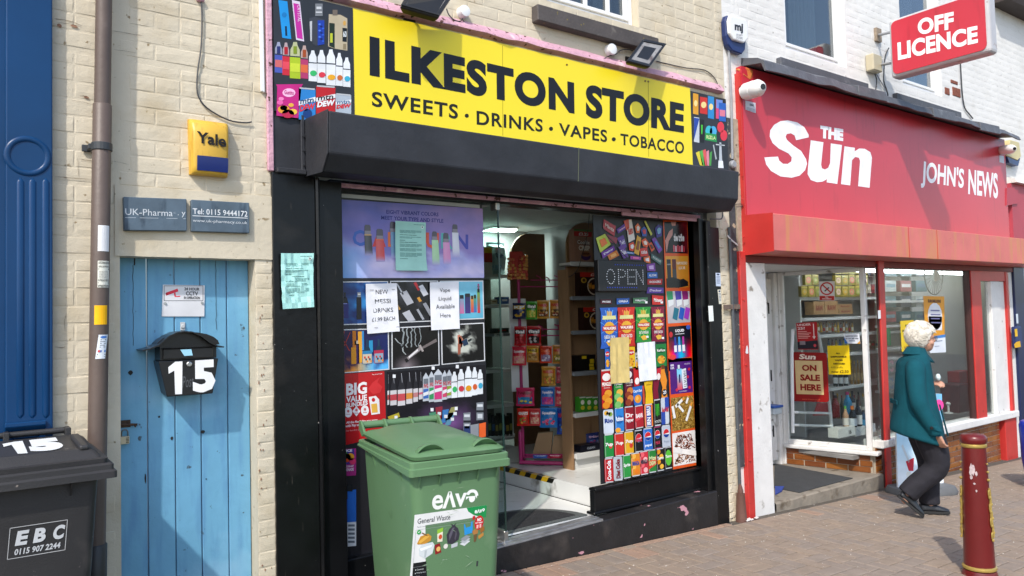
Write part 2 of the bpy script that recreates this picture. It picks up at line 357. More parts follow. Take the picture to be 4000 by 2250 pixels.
# ---- brickwork
def wall_rects(x0, x1, z0, z1, holes):
    xs = sorted({x0, x1, *[v for h in holes for v in h[:2] if x0 < v < x1]}); zs = sorted({z0, z1, *[v for h in holes for v in h[2:] if z0 < v < z1]})
    out = []
    for i in range(len(xs)-1):
        for j in range(len(zs)-1):
            cx, cz = (xs[i]+xs[i+1])/2, (zs[j]+zs[j+1])/2
            if not any(h[0] < cx < h[1] and h[2] < cz < h[3] for h in holes): out.append((xs[i], xs[i+1], zs[j], zs[j+1]))
    return out
def brick_mesh(L, H, mat, k, proud=.003, jit=.0014):
    rr = random.Random(k); m = MB(); nx = 3 if L > .15 else 2; nz = 2
    X_ = [-L/2+L*i/nx for i in range(nx+1)]; Z_ = [-H/2+H*j/nz for j in range(nz+1)]
    top = []
    for j, z in enumerate(Z_):
        for i, x in enumerate(X_):
            e = (i in (0, nx))+(j in (0, nz))
            ins = .0032
            px_ = x+(ins if i == 0 else -ins if i == nx else rr.uniform(-.01, .01)); pz = z+(ins if j == 0 else -ins if j == nz else rr.uniform(-.008, .008))
            top.append((px_, -proud+rr.uniform(-jit, jit)+(.0012*e), pz))
    m.add(top, [(j*(nx+1)+i, j*(nx+1)+i+1, (j+1)*(nx+1)+i+1, (j+1)*(nx+1)+i) for j in range(nz) for i in range(nx)])
    idx = [i for i in range(nx+1)]+[(nx+1)*(j+1)+nx for j in range(nz)]+[(nx+1)*nz+i for i in range(nx-1, -1, -1)]+[(nx+1)*j for j in range(nz-1, 0, -1)]
    k0 = len(m.v)
    for i in idx:
        x, y, z = top[i]; m.v.append((x*1.0+(.006 if x > 0 else -.006)*(abs(x) > L/2-.02)+rr.uniform(-.002, .002), (.0026), z+(.004 if z > 0 else -.006)*(abs(z) > H/2-.02)+rr.uniform(-.002, .002)))
    n = len(idx)
    for t in range(n):
        m.f.append([idx[t], k0+t, k0+(t+1) % n, idx[(t+1) % n]]); m.c.append(m.cur)
    return m.mesh('brick', mat)
def lay(parent, mat, regions, y, course, blen, z_base, skip=lambda x, z: False, limit=300, proud=.005, jit=.0018, x_ph=0., mapf=None, seed=3, margin=250):
    rr = random.Random(seed); sp = []; hl = blen/2
    for (x0, x1, z0, z1) in regions:
        j0 = int(math.floor((z0-z_base)/course)); 
        for j in range(j0, int(math.ceil((z1-z_base)/course))):
            za, zb = z_base+j*course, z_base+(j+1)*course
            a, b = max(za, z0), min(zb, z1)
            if b-a < course*.45: continue
            head = (j % 4 == 2); L = hl if head else blen
            x = x0-((x0-x_ph-(L/2 if j % 2 else 0)) % L)
            while x < x1:
                c, d = max(x, x0), min(x+L, x1); x += L
                if d-c < .05: continue
                xm, zm = (c+d)/2, (a+b)/2
                if skip(xm, zm): continue
                p = mapf(xm, zm) if mapf else (xm, y, zm)
                u, v, k = proj(p)
                if k < .1 or not (-margin < u < 4000+margin and -margin < v < 2250+margin): continue
                ins = (-20 < u < 4020 and -20 < v < 2270)
                sp.append((not ins, k, xm, zm, d-c, b-a, p))
    sp.sort(key=lambda t: t[:2]); me = {}; st = MB()
    for n, (o_, k, xm, zm, L, H, p) in enumerate(sp):
        big = L > .75*blen; key = (big, rr.randrange(8))
        L0, H0 = (blen if big else hl)-.006, course-.006
        if key not in me: me[key] = brick_mesh(L0, H0, mat, key[1]+10*key[0]+seed*31, proud, jit)
        sx, sz = (L-.006)/L0, (H-.006)/H0
        if n < limit:
            o = bpy.data.objects.new('brick', me[key]); COL.objects.link(o); o.parent = parent
            o.location = Vector(p)+Vector((0, rr.uniform(-.0009, .0009), 0))-wloc(parent); o.scale = (sx, 1, sz)
            o.rotation_euler = (rr.uniform(-.008, .008), rr.uniform(-.005, .005), rr.uniform(-.005, .005))
            if mapf: o.rotation_euler = (0, 0, mapf(xm, zm, True))
        else:
            vv = [(q.co.x*sx+p[0], q.co.y+p[1], q.co.z*sz+p[2]) for q in me[key].vertices]
            st.add(vv, [list(f.vertices) for f in me[key].polygons])
    if st.v: tag(st.build('brick', mat, parent), kind='stuff')
# ---- cream building (left bay with the blue door, and the storey above the shop sign)
XB = X('z1', 425, 700, -.05)                # where the blue shopfront ends
DX0, DX1, DZ1 = .622, 1.268, 1.996           # passage door opening
WX0, WX1 = X('z5', 300, 10, .0), X('z5', 878, 100, 0.); WZ0 = Z('z5', 700, 120, 0.)
XJ = X('z5', 1408, 300)                      # joint with the white building
bld = thing('brick_building', 'cream painted brick building with a blue plank door and an upstairs window', 'building', (1.0, .1, 0))
holes = [(DX0, DX1, -1, DZ1), (1.40, 5.16, -1, 2.95), (WX0, WX1, WZ0, 6)]
mw = MB()
for r in wall_rects(-1.2, XJ, -.6, 5.6, holes): mw.box(r[0], r[1], .0012, .16, r[2], r[3])
mw.build('wall', cream, bld)
def skipc(x, z): return (1.375 < x < 5.2 and z < 3.45) or (-1 < x < XB-.05) or (.60 < x < 1.36 and 1.98 < z < 2.34)
lay(bld, cream, wall_rects(-.3, XJ-.004, -.3, 5.2, holes+[(.60, 1.36, 1.97, 2.335)]), 0., .0815, .235, DZ1, skipc, x_ph=.08, proud=.0021, jit=.0007)
lt = MB(); n = 12                                     # rendered lintel over the door with a ragged lower edge
def wob(x, k): return .004*mnoise.noise(Vector((x*9, k, 0)))
fr_ = [(.60+.76*i/n, -.006+wob(i*.1, 3)*.5, DZ1-.005+wob(i*.3, 1)) for i in range(n+1)]; to_ = [(.60+.76*i/n, -.006, 2.335+wob(i*.3, 2)) for i in range(n+1)]
for i in range(n):
    lt.poly([fr_[i], fr_[i+1], to_[i+1], to_[i]]); lt.poly([(fr_[i][0], .11, fr_[i][2]), (fr_[i+1][0], .11, fr_[i+1][2]), fr_[i+1], fr_[i]]); lt.poly([to_[i], to_[i+1], (to_[i+1][0], .02, 2.335), (to_[i][0], .02, 2.335)])
lt.build('lintel', cream, bld)

# broken paint, open joints and chips in the brickwork
ck = MB()
for fr, pts, wd in (('z1', ((440, 150), (520, 160), (600, 180), (662, 208)), 5), ('z1', ((455, 180), (560, 192), (650, 214)), 3), ('z1', ((912, 248), (1000, 262), (1090, 280), (1165, 288)), 3), ('z1', ((908, 398), (1010, 412), (1108, 428)), 2.2), ('z1', ((645, 775), (700, 778), (712, 785)), 7), ('z1', ((560, 805), (690, 830), (760, 850)), 2), ('z1', ((905, 1300), (960, 1310), (1040, 1330)), 2.2), ('z1', ((630, 1280), (632, 1340), (634, 1430)), 4), ('z1', ((640, 1285), (700, 1295), (758, 1300)), 4), ('z2', ((440, 80), (560, 92), (750, 105)), 3), ('z2', ((435, 385), (540, 392), (630, 398)), 2), ('z2', ((440, 690), (540, 700), (625, 706)), 2.2), ('z2', ((540, 1180), (520, 1250), (525, 1330)), 3), ('z1', ((1340, 360), (1440, 358), (1540, 375)), 1.6), ('z1', ((1830, 570), (1930, 575), (2000, 590)), 1.6), ('z1', ((2036, 860), (2040, 930), (2032, 985)), 3), ('z1', ((2040, 1240), (2045, 1260), (2060, 1262)), 4), ('z1', ((1450, 1370), (1520, 1352), (1600, 1350)), 2.2), ('z3', ((310, 152), (350, 158), (372, 152)), 2.5), ('z3', ((920, 470), (960, 478), (1000, 470)), 1.)):
    if fr == 'z3' and pts[0][0] > 700: continue
    Q = []
    for i in range(len(pts)-1):
        for t in (0, .25, .5, .75): Q.append((pts[i][0]*(1-t)+pts[i+1][0]*t, pts[i][1]*(1-t)+pts[i+1][1]*t))
    Q.append(pts[-1])
    up_ = []; dn_ = []
    for k, (x, y) in enumerate(Q):
        h = wd*.5*(.4+1.0*abs(mnoise.noise(Vector((x*.05, y*.05, wd)))))*min(1, .25+min(k, len(Q)-1-k)*.6)*1.3; j = wd*.6*mnoise.noise(Vector((x*.03, y*.03, 8)))
        v_ = abs(pts[-1][1]-pts[0][1]) > abs(pts[-1][0]-pts[0][0])
        up_.append(aty(fr, x-(h if v_ else 0)+(j if v_ else 0), y-(0 if v_ else h)+(0 if v_ else j), -.0052)); dn_.append(aty(fr, x+(h if v_ else 0)+(j if v_ else 0), y+(0 if v_ else h)+(0 if v_ else j), -.0052))
    for k in range(len(Q)-1): ck.poly([up_[k], dn_[k], dn_[k+1], up_[k+1]])
tag(ck.build('open_joint', M('open_brick_joint', (.15, .105, .07), .95, var=.4, vs=60), bld), kind='stuff')
ck = MB(); rr_ = random.Random(21)
for k in range(26):
    x = DX1+.006+abs(rr_.gauss(0, .02)); z = rr_.choice((.4, .75, 1.0, 1.3, 1.42, 1.6, 1.8))+rr_.gauss(0, .06); w1, h1 = rr_.uniform(.002, .005), rr_.uniform(.004, .011)
    ck.add([(x+w1*math.cos(t)*rr_.uniform(.6, 1.2), -.0048, z+h1*math.sin(t)*rr_.uniform(.6, 1.2)) for t in np.linspace(0, 6.28, 8)[:-1]], [list(range(7))])
for (a, b, w1, h1) in ((700, 790, .012, .007), (480, 210, .010, .009), (600, 215, .018, .008)): 
    c0 = aty('z1', a, b, 0); ck.add([(c0[0]+w1*math.cos(t)*rr_.uniform(.6, 1.2), -.0048, c0[2]+h1*math.sin(t)*rr_.uniform(.6, 1.2)) for t in np.linspace(0, 6.28, 10)[:-1]], [list(range(9))])
tag(ck.build('chip', M('chipped_brick', (.30, .16, .10), .9, var=.4, vs=70), bld), kind='stuff')
sl_ = MB(); sz0, sz1 = Z('z5', 245, 125, -.07), Z('z5', 245, 22, -.07); sl_.box(X('z5', 243, 60, -.07), X('z5', 1005, 240, -.07), -.07, .10, sz0, sz1)
sl_.build('sill', stone_d, bld, bevel=.006)
def window(parent, x0, x1, z0, z1, y, fw_=.055, bars=(), glassname='upper_glass', backcol=None, trans=(), sub=.03):
    f = MB()
    f.box(x0, x0+fw_, y, y+.06, z0, z1); f.box(x1-fw_, x1, y, y+.06, z0, z1); f.box(x0+fw_, x1-fw_, y, y+.06, z0, z0+fw_); f.box(x0+fw_, x1-fw_, y, y+.06, z1-fw_, z1)
    w_ = f.build('window', upvc, parent, bevel=.006)
    s = MB(); a, b, c, d = x0+fw_, x1-fw_, z0+fw_, z1-fw_
    s.box(a, a+sub, y-.014, y+.05, c, d); s.box(b-sub, b, y-.014, y+.05, c, d); s.box(a+sub, b-sub, y-.014, y+.05, c, c+sub); s.box(a+sub, b-sub, y-.014, y+.05, d-sub, d)
    for t in bars: s.box(t-.011, t+.011, y-.008, y+.03, c+sub, d-sub)
    for t in trans: s.box(a+sub, b-sub, y-.008, y+.03, t-.011, t+.011)
    s.build('sash', upvc, w_, bevel=.004)
    g = MB(); g.box(a+sub, b-sub, y+.02, y+.026, c+sub, d-sub); g.build('pane', MATS[glassname], w_)
    return w_
Mglass('upper_glass', (.55, .6, .62), 1.5, 3.2)
Mglass('shop_glass', (.90, .93, .92), 1.45, 1.5)
Mglass('door_glass', (.78, .86, .83), 1.45, 1.0)
bwin = window(bld, WX0, WX1, WZ0, 5.3, .07, bars=(X('z5', 545, 10, .07), X('z5', 686, 30, .07)), trans=(4.45,))
rb = MB(); rb.box(WX0, WX1, 1.1, 1.12, WZ0-.2, 5.4); rb.box(WX0-.02, WX0, .16, 1.1, WZ0-.2, 5.4); rb.box(WX1, WX1+.02, .16, 1.1, WZ0-.2, 5.4); rb.build('room', M('dim_room', (.25, .25, .26), .9), bld)
ct = MB()
for i in range(14):
    x = WX1-.1-.03*i; ct.box(x-.013, x+.013, .20+.012*(i % 2), .215+.012*(i % 2), WZ0-.05, 5.3)
ct.build('curtain', M('grey_curtain', (.4, .41, .44), .9), bwin)
# ---- white building above the newsagent
wb_ = thing('brick_building', 'white painted brick building above the red newsagent front, with two upstairs windows', 'building', (9, .1, 2))
VX0, VX1, VZ0 = X('z6', 425, 100), X('z6', 812, 300), Z('z6', 640, 370)
UX0, UX1, UZ0 = X('z6', 1150, 100), X('z6', 1412, 500), Z('z6', 1270, 560)
holes2 = [(VX0, VX1, VZ0, 6.4), (UX0, UX1, UZ0, 6.4), (5.45, 10.85, -1, 3.3)]
mw = MB()
for r in wall_rects(XJ, 17.0, -.8, 6.6, holes2): mw.box(r[0], r[1], .0012, .16, r[2], r[3])
mw.build('wall', white_m, wb_)
def skipw(x, z): return (z < 3.72 and 5.42 < x < 10.88)
lay(wb_, white_m, wall_rects(XJ+.004, 15.5, 2.2, 6.4, holes2), 0., .078, .233, 4.0, skipw, x_ph=.03, seed=5, proud=.0012, jit=.0003)
for (a, b, c) in ((VX0, VX1, VZ0), (UX0, UX1, UZ0)):
    ww = window(wb_, a, b, c, 6.3, .06, fw_=.06)
    rv = MB(); rv.box(a, b, 1.0, 1.02, c-.2, 6.3); rv.box(a-.02, a, .16, 1., c-.2, 6.3); rv.box(b, b+.02, .16, 1., c-.2, 6.3); rv.build('room', MATS['dim_room'], wb_)
    ct = MB()
    for i in range(12):
        x = b-.22-.035*i; ct.box(x-.015, x+.015, .20+.014*(i % 2), .215+.014*(i % 2), c-.05, 6.3)
    ct.build('curtain', M('pale_net_curtain', (.55, .58, .6), .9), ww)
ss = MB(); ss.box(X('z6', 405, 400, -.05), X('z6', 957, 560, -.05), -.05, .1, Z('z6', 405, 452, -.05), Z('z6', 405, 356, -.05)); ss.build('sill', stone_g, wb_, bevel=.006)
ss = MB(); ss.box(X('z6', 1136, 620, -.05), X('z6', 1540, 720, -.05), -.05, .1, Z('z6', 1136, 670, -.05), Z('z6', 1136, 582, -.05)); ss.build('sill', stone_g, wb_, bevel=.006)
# exposed red bricks where the paint has come away beside the second window
rbk = M('bare_red_brick', (.24, .075, .045), .9, var=.3, vs=30, bump=.5, bs=80)
eb = MB()
for (a, b, c, d) in ((1480, 545, 1530, 598), (1432, 548, 1462, 590), (1470, 500, 1512, 520)):
    x0, x1 = X('z6', a, c and b), X('z6', c, d); eb.box(x0, x1, -.0075, .004, Z('z6', a, d), Z('z6', a, b))
eb.build('bare_patch', rbk, wb_, bevel=.003)
ev = MB(); ev.hexa([(10.7, -.22, 5.52), (17, -.22, 5.62), (17, .1, 5.62), (10.7, .1, 5.52)], [(10.7, -.30, 5.74), (17, -.30, 5.84), (17, .1, 5.84), (10.7, .1, 5.74)])
ev.build('eaves_board', M('dark_brown_board', (.05, .035, .03), .7), wb_)
# ================================================================== left bay: blue shopfront, pipe, door and its fittings
prm = Mprint('matt_print', .6, .3, .25, 25., .003); prg = Mprint('gloss_print', .22, .45, .06, 6., .01); prv = Mprint('vinyl_print', .4, .35)
lettr = prv
# blue shopfront pilaster
bs = thing('shopfront_pilaster', 'royal blue fluted shopfront pilaster with a round boss, left of the drainpipe', 'pilaster', (-.1, -.05, 0))
bxl = X('z1', 45, 700, -.05)
m = MB(); m.box(bxl, XB, -.05, .0, -.2, 5); m.build('panel', blue_gl, bs, bevel=.006, seg=2)
m = MB(); m.box(-1.3, bxl, -.028, .0, -.2, 5); m.build('backboard', blue_gl, bs)
c = aty('z1', 225, 1262, -.05); R_ = (X('z1', 395, 1262, -.05)-X('z1', 62, 1262, -.05))/2
m = MB(); rg = []
for i in range(40):
    t = 2*math.pi*i/40; ring = []
    for j in range(8):
        a = math.pi*2*j/8; rr = R_+.013*math.cos(a); ring.append((c[0]+rr*math.cos(t), -.0505-.006*math.sin(a), c[2]+rr*math.sin(t)))
    rg.append(ring)
m.rings(rg+[rg[0]], cap=False); m.build('boss', blue_gl, bs, smooth=True, sharp=80)
for gx in (165, 262, 370):
    xx = X('z2', gx, 600, -.05); za, zb = Z('z2', gx, 125, -.05), Z('z3', gx*.7, 535, -.05)
    m = MB(); m.rings([[(xx+r*math.cos(t), -.049-d*math.sin(t)*1.0, z) for t in np.linspace(0, math.pi, 7)] for z, r, d in ((zb-.016, .004, .002), (zb, .015, .0065), (za, .015, .0065), (za+.016, .004, .002))], cap=True); m.build('flute', blue_gl, bs, smooth=True, sharp=70)
lx0, lx1 = X('c6', 40, 150, -.06), X('c6', 400, 110, -.06); lz = Z('c6', 220, 130, -.06)
m = MB(); m.prism([(lx0, -.05, lz+.012), (lx0, -.075, lz+.012), (lx0, -.075, lz-.006), (lx0, -.05, lz-.03)], (lx1-lx0, 0, 0)); m.build('ledge', blue_gl, bs, bevel=.003)
m = MB(); m.box(lx0, lx0+.03, -.066, -.05, lz-.55, lz-.03); m.box(lx1-.03, lx1, -.066, -.05, lz-.55, lz-.03); m.box(lx0+.03, lx1-.03, -.066, -.05, lz-.06, lz-.03); m.build('frame', blue_gl, bs, bevel=.004)
# drainpipe
PY = -.075
pz = [5.2, Z('z1', 840, 700, PY), Z('z1', 840, 845, PY), Z('z3', 560, 700, PY), -.1]
def pipe_x(z): 
    a = aty('z0', 406, 0, PY); b = aty('z0', 381, 1690, PY); return float(a[0]+(b[0]-a[0])*(z-a[2])/(b[2]-a[2]))
pipem = M('brown_painted_iron', (.115, .083, .068), .5, var=.12, vs=5, bump=.15, bs=30, dirt=('#8d8078', 5, .64, .12, 7, .5), spots=('#d8d3cc', 26, .755, .012))
dp = thing('drainpipe', 'brown iron drainpipe between the blue pilaster and the plank door, with torn stickers', 'drainpipe', (pipe_x(0), PY, 0))
zs_ = Z('z1', 840, 845, PY)
m = MB(); m.tube([(pipe_x(z), PY, z) for z in (5.2, 3.5, zs_-.02)], .0355, 20); m.build('pipe', pipem, dp, smooth=True, sharp=50)
m = MB(); m.tube([(pipe_x(z), PY, z) for z in (zs_, zs_-.004, 1.8, .8, .3)], [.037, .0405, .0405, .0405, .0405], 20); m.build('pipe', pipem, dp, smooth=True, sharp=50)
m = MB(); zk = Z('z1', 830, 1190, PY); m.tube([(pipe_x(zk), PY, zk+.018), (pipe_x(zk), PY, zk-.018)], .0455, 20); m.box(pipe_x(zk)-.075, pipe_x(zk)-.04, -.02, -.006, zk-.016, zk+.016); m.box(pipe_x(zk)-.055, pipe_x(zk)-.035, PY, -.01, zk-.012, zk+.012); m.build('bracket', M('dark_grey_bracket', (.04, .045, .05), .5), dp, bevel=.002)
m = MB(); m.tube([(pipe_x(z), PY, z) for z in (.66, .655, .30, .295)], [.043, .047, .047, .043], 20); m.tube([(pipe_x(.28), PY, .30), (pipe_x(.28), PY, .26), (pipe_x(.28)+.02, PY-.02, .14), (pipe_x(.28)+.02, PY-.05, .02)], .052, 16); m.build('socket', M('dark_lower_pipe', (.035, .033, .034), .45), dp, smooth=True, sharp=50)
def wrap(fr, x0, y0, x1, y1, r=.0412, sk=0.):
    a0, a1 = aty(fr, x0, y0, PY-r*.7), aty(fr, x1, y0, PY-r*.7); z0, z1 = aty(fr, x0, y0, PY-r)[2], aty(fr, x0, y1, PY-r)[2]
    def mm(u, v):
        z = z0+(z1-z0)*v; d = max(-.98, min(.98, ((a0[0]*(1-u)+a1[0]*u)+sk*v-pipe_x(z0))/r)); return np.array((pipe_x(z)+r*d, PY-r*math.sqrt(1-d*d), z))
    return mm
def sticker(name, mm, base, label, drawf=None, n=6, mat=None):
    p = Pr(None, (0, -1, 0)); 
    for i in range(n): p.rect(mm, i/n, 0, (i+1)/n, 1, base)
    if drawf: drawf(p, mm)
    return tag(p.build(name, mat or prm, None), label, 'sticker')
sticker('sticker', wrap('z2', 790, 474, 884, 684), '#e9e9ea', 'blank white paper taped to the brown drainpipe')
def d_num(p, mm):
    p.text(mm, '07578443333', .06, .03, .99, .12, '#222222', 2, .01); p.text(mm, 'ROYAL SHOPFRONTS', .08, .18, .98, .25, '#333333', 2, .01)
    p.rect(mm, .06, .29, .98, .33, '#444444', 2)
    for k in range(5): p.text(mm, ('ROLLER SHUTTERS', 'SHOPFRONTS', 'DOORS & GLASS', 'ELECTRIC GATES', 'LOCKSMITHS')[k], .12, .38+k*.06, .9, .42+k*.06, '#777777', 2)
    p.text(mm, '01902621852', .04, .69, .98, .77, '#222222', 2, .01); p.rect(mm, .05, .81, .97, .85, '#555555', 2); p.text(mm, '07960290240', .04, .9, .98, .98, '#222222', 2, .01)
sticker('sticker', wrap('z2', 788, 762, 882, 978), '#e4e3d6', 'sticker printed with telephone numbers on the drainpipe', d_num)
sticker('sticker', wrap('z2', 762, 1124, 866, 1280), '#f2b50f', 'plain yellow sticker on the drainpipe')
def d_card(p, mm):
    p.disc(mm, .55, .10, .35, .045, '#3a78c8', 2); 
    for k in range(5): p.rect(mm, .25, .2+k*.075, .85-.07*(k % 2), .225+k*.075, '#6a7078', 2)
    p.disc(mm, .25, .68, .12, .05, '#d04848', 2); p.rect(mm, .35, .64, .95, .73, '#4a7cc0', 2); p.rect(mm, .1, .80, .95, .84, '#777f8c', 2); p.rect(mm, .05, .9, .95, .93, '#777f8c', 2)
sticker('sticker', wrap('z3', 556, 84, 612, 220, sk=-.012), '#dfe5ec', 'white and blue printed card stuck low on the drainpipe', d_card)
# plank door
DY = .11
bd = thing('plank_door', 'weathered sky blue door of vertical planks', 'door', (.95, DY, 0))
gx_ = [DX0+.002, X('z2', 1187, 1000, DY), X('z2', 1408, 1000, DY), X('z2', 1617, 1000, DY), X('z2', 1832, 1000, DY), DX1-.001]
for i in range(5):
    m = MB(); a, b = gx_[i]+.0025, gx_[i+1]-.0025; d = random.uniform(-.002, .002)
    N_ = 8
    for k in range(1): m.box(a, b, DY+d, DY+.03, -.05, DZ1+.02)
    m.build('plank', door_bl, bd, bevel=.004, seg=2)
m = MB()   # splits in the boards and worn knots
def crack(pts, wd): 
    for i in range(len(pts)-1):
        (x0, z0), (x1, z1) = pts[i], pts[i+1]; m.add([(x0-wd, DY-.0028, z0), (x0+wd, DY-.0028, z0), (x1+wd, DY-.0028, z1), (x1-wd, DY-.0028, z1)], [(0, 1, 2, 3)])
for (sx, ya, yb) in ((1088, 720, 800), (1075, 800, 1449), (1745, 760, 1320)):
    z0, z1 = Z('z2', sx, ya, DY), Z('z2', sx, yb, DY); x0 = X('z2', sx, 1000, DY); nn = 14
    crack([(x0+.004*mnoise.noise(Vector((i*.7, sx, 1))), z0+(z1-z0)*i/nn) for i in range(nn+1)], .0028 if ya == 720 else .0011)
for (fr, x, y, w_, h_) in (('z3', 738, 298, .011, .013), ('z3', 1148, 632, .012, .01), ('z3', 972, 670, .007, .012), ('z3', 900, 548, .006, .006), ('z3', 822, 895, .004, .03), ('z3', 1166, 900, .004, .004)):
    p = aty(fr, x, y, DY); m.add([(p[0]+w_*math.cos(t)*random.uniform(.7, 1.1), DY-.003, p[2]+h_*math.sin(t)*random.uniform(.7, 1.1)) for t in np.linspace(0, 6.28, 9)[:-1]], [list(range(8))])
m.build('split', grime, bd)
# letterbox (mounted on the door)
MY = .11
mbx = thing('letterbox', 'black metal letterbox with a curved roof and white number 15, hung on the blue door', 'letterbox', (.91, MY, 1.3))
mblk = M('black_letterbox_enamel', (.010, .010, .011), .32, var=.2, bump=.05, bs=60, spots=('#55595c', 60, .78, .02))
FY = MY-.135
bl, br = aty('z3', 945, 440, FY), aty('z3', 1205, 412, FY); tl, tr_ = aty('z3', 898, 236, FY), aty('z3', 1236, 214, FY); zt, zb = (tl[2]+tr_[2])/2, (bl[2]+br[2])/2
m = MB(); m.hexa([(bl[0], FY, zb), (br[0], FY, zb), (br[0], MY-.002, zb+.01), (bl[0], MY-.002, zb+.01)], [(tl[0], FY, zt), (tr_[0], FY, zt), (tr_[0], MY-.002, zt), (tl[0], MY-.002, zt)]); m.build('body', mblk, mbx, bevel=.004, seg=2)
zr = Z('z3', 1180, 100, FY)
m = MB(); m.box(tl[0]+.008, tr_[0]-.008, FY+.006, MY-.002, zt+.003, zt+.075)
xc_ = (tl[0]+tr_[0])/2
arch = [(xc_+.15*math.cos(t), FY+.008, zt+.07+.068*math.sin(t)) for t in np.linspace(0, math.pi, 11)]; m.prism(arch, (0, MY-FY-.012, 0)); m.build('hood', mblk, mbx)
fl = MB(); fl.box(X('z3', 922, 180, FY), X('z3', 1203, 180, FY), FY-.008, FY+.004, zt+.008, zt+.058); fl.box(X('z3', 922, 180, FY)-.004, X('z3', 1203, 180, FY)+.004, FY-.014, FY+.004, zt+.058, zt+.064); fl.build('flap', mblk, mbx, bevel=.003)
pr_ = [(-.192, -.085), (-.16, -.079), (-.12, -.062), (-.075, -.022), (-.035, -.004), (0, 0), (.035, -.004), (.075, -.022), (.12, -.058), (.155, -.077), (.188, -.085)]
rx_ = X('z3', 1046, 62, FY-.03); rz = Z('z3', 1046, 62, FY-.03)
m = MB(); m.rings([[(rx_+a, FY-.035, rz+b) for a, b in pr_]+[(rx_+a*.985, FY-.035, rz+b-.006) for a, b in pr_[::-1]], [(rx_+a, MY-.001, rz+b) for a, b in pr_]+[(rx_+a*.985, MY-.001, rz+b-.006) for a, b in pr_[::-1]]]); m.build('roof', mblk, mbx, smooth=True, sharp=40)
lk = aty('z3', 1070, 250, FY); m = MB(); m.lathe((lk[0], FY, lk[2]), [(.013, 0), (.013, -.006), (.010, -.008)], 14, 'y'); m.build('lock', M('dull_chrome', (.5, .5, .5), .3, 1.), mbx, smooth=True)
p = Pr(ypl(FY)); p.uv(p.tile('z3', (950, 238), (1032, 234), (1030, 419), (962, 422)), [(.0, .16), (.5, .0), (1., .0), (1., 1.), (.42, 1.), (.42, .27), (.0, .36)], '#eeeeee', 2); p.ptext('z3', '5', (1090, 230), (1218, 222), (1092, 413), '#eeeeee', 2, bold=.05)
p.ptext('z3', 'Post', (1030, 320), (1092, 312), (1032, 385), '#55575a', 1, slant=.1); p.px('z3', [(1018, 168), (1080, 165), (1088, 200), (1040, 203)], '#9fd4ea', 14); p.build('number', prv, mbx)
# CCTV notice, hook plate, bolt and padlock
q4 = [aty('z2', *a, DY-.006) for a in ((1318, 956), (1655, 962), (1652, 1213), (1308, 1213))]
cs_ = thing('sign', 'white CCTV notice with a red camera, pinned to the blue door above the letterbox', 'sign', q4[3])
m = MB(); bk = [v+np.array((0, .004, 0)) for v in q4]; m.hexa([q4[3], q4[2], bk[2], bk[3]], [q4[0], q4[1], bk[1], bk[0]]); m.build('plate', M('white_plastic_sheet', (.70, .70, .72), .4), cs_)
p = Pr(ypl(DY-.006)); fr = 'z2'
for (a, b, c_, d) in ((1325, 964, 1643, 968), (1325, 1084, 1643, 1088), (1325, 964, 1329, 1088), (1639, 964, 1643, 1088)): p.px(fr, [(a, b), (a, d), (c_, d), (c_, b)], '#3a3d48')
p.px(fr, [(1345, 1020), (1435, 988), (1442, 1010), (1352, 1042)], '#e03246'); p.px(fr, [(1405, 1025), (1418, 1020), (1422, 1048), (1458, 1046), (1458, 1054), (1412, 1056)], '#e03246'); p.px(fr, [(1338, 1022), (1350, 1018), (1354, 1042), (1344, 1045)], '#c02236')
p.ptext(fr, '24 HOUR', (1490, 978), (1612, 981), (1490, 1002), '#20222c', 2, bold=.02); p.ptext(fr, 'CCTV', (1502, 1010), (1600, 1012), (1502, 1042), '#20222c', 2, bold=.02); p.ptext(fr, 'IN OPERATION', (1487, 1050), (1615, 1052), (1487, 1072), '#20222c', 2, bold=.02)
p.build('print', prv, cs_)
for (a, b) in ((1335, 1107), (1633, 1103)):
    v = aty('z2', a, b, DY-.006); m = MB(); m.lathe((v[0], v[1], v[2]), [(.007, 0), (.006, -.006)], 10, 'y'); m.build('screw', MATS['dull_chrome'], cs_)
m = MB(); a, b = aty('z2', 1458, 1260, DY-.003), aty('z2', 1497, 1325, DY-.003); m.box(a[0], b[0], DY-.006, DY-.0005, b[2], a[2]); m.lathe(((a[0]+b[0])/2, DY-.006, (a[2]+b[2])/2), [(.010, 0), (.012, -.004), (.008, -.006)], 12, 'y')
tag(m.build('hook_plate', M('pale_hook_metal', (.55, .57, .58), .45), None, bevel=.001), 'small pale metal plate on the blue door just above the letterbox', 'hook plate')
rust = M('rusty_iron', (.10, .055, .035), .7, .4, var=.4, vs=50)
hb = thing('door_bolt', 'rusty sliding bolt at the left edge of the blue door', 'bolt', aty('z3', 730, 590, DY))
v = aty('z3', 700, 588, DY); v2 = aty('z3', 775, 588, DY); m = MB(); m.box(v[0]-.012, v[0]+.03, DY-.004, DY, v[2]-.018, v[2]+.018); m.build('plate', rust, hb)
m = MB(); m.tube([(v[0]-.03, DY-.012, v[2]), (v2[0], DY-.012, v2[2]-.002)], .006, 8); m.tube([(v2[0]-.012, DY-.012, v2[2]), (v2[0]-.012, DY-.03, v2[2]-.01)], .004, 6); m.build('rod', rust, hb)
v = aty('z3', 706, 680, DY-.02)
pk_ = thing('padlock', 'brass padlock with a dark shackle, hanging from the bolt on the blue door', 'padlock', v)
h_ = .019; m = MB(); m.box(v[0]-.0205, v[0]+.0205, v[1]-.009, v[1]+.009, v[2]-h_, v[2]+h_); m.build('body', M('pale_brass', (.60, .52, .36), .4, .4), pk_, bevel=.003)
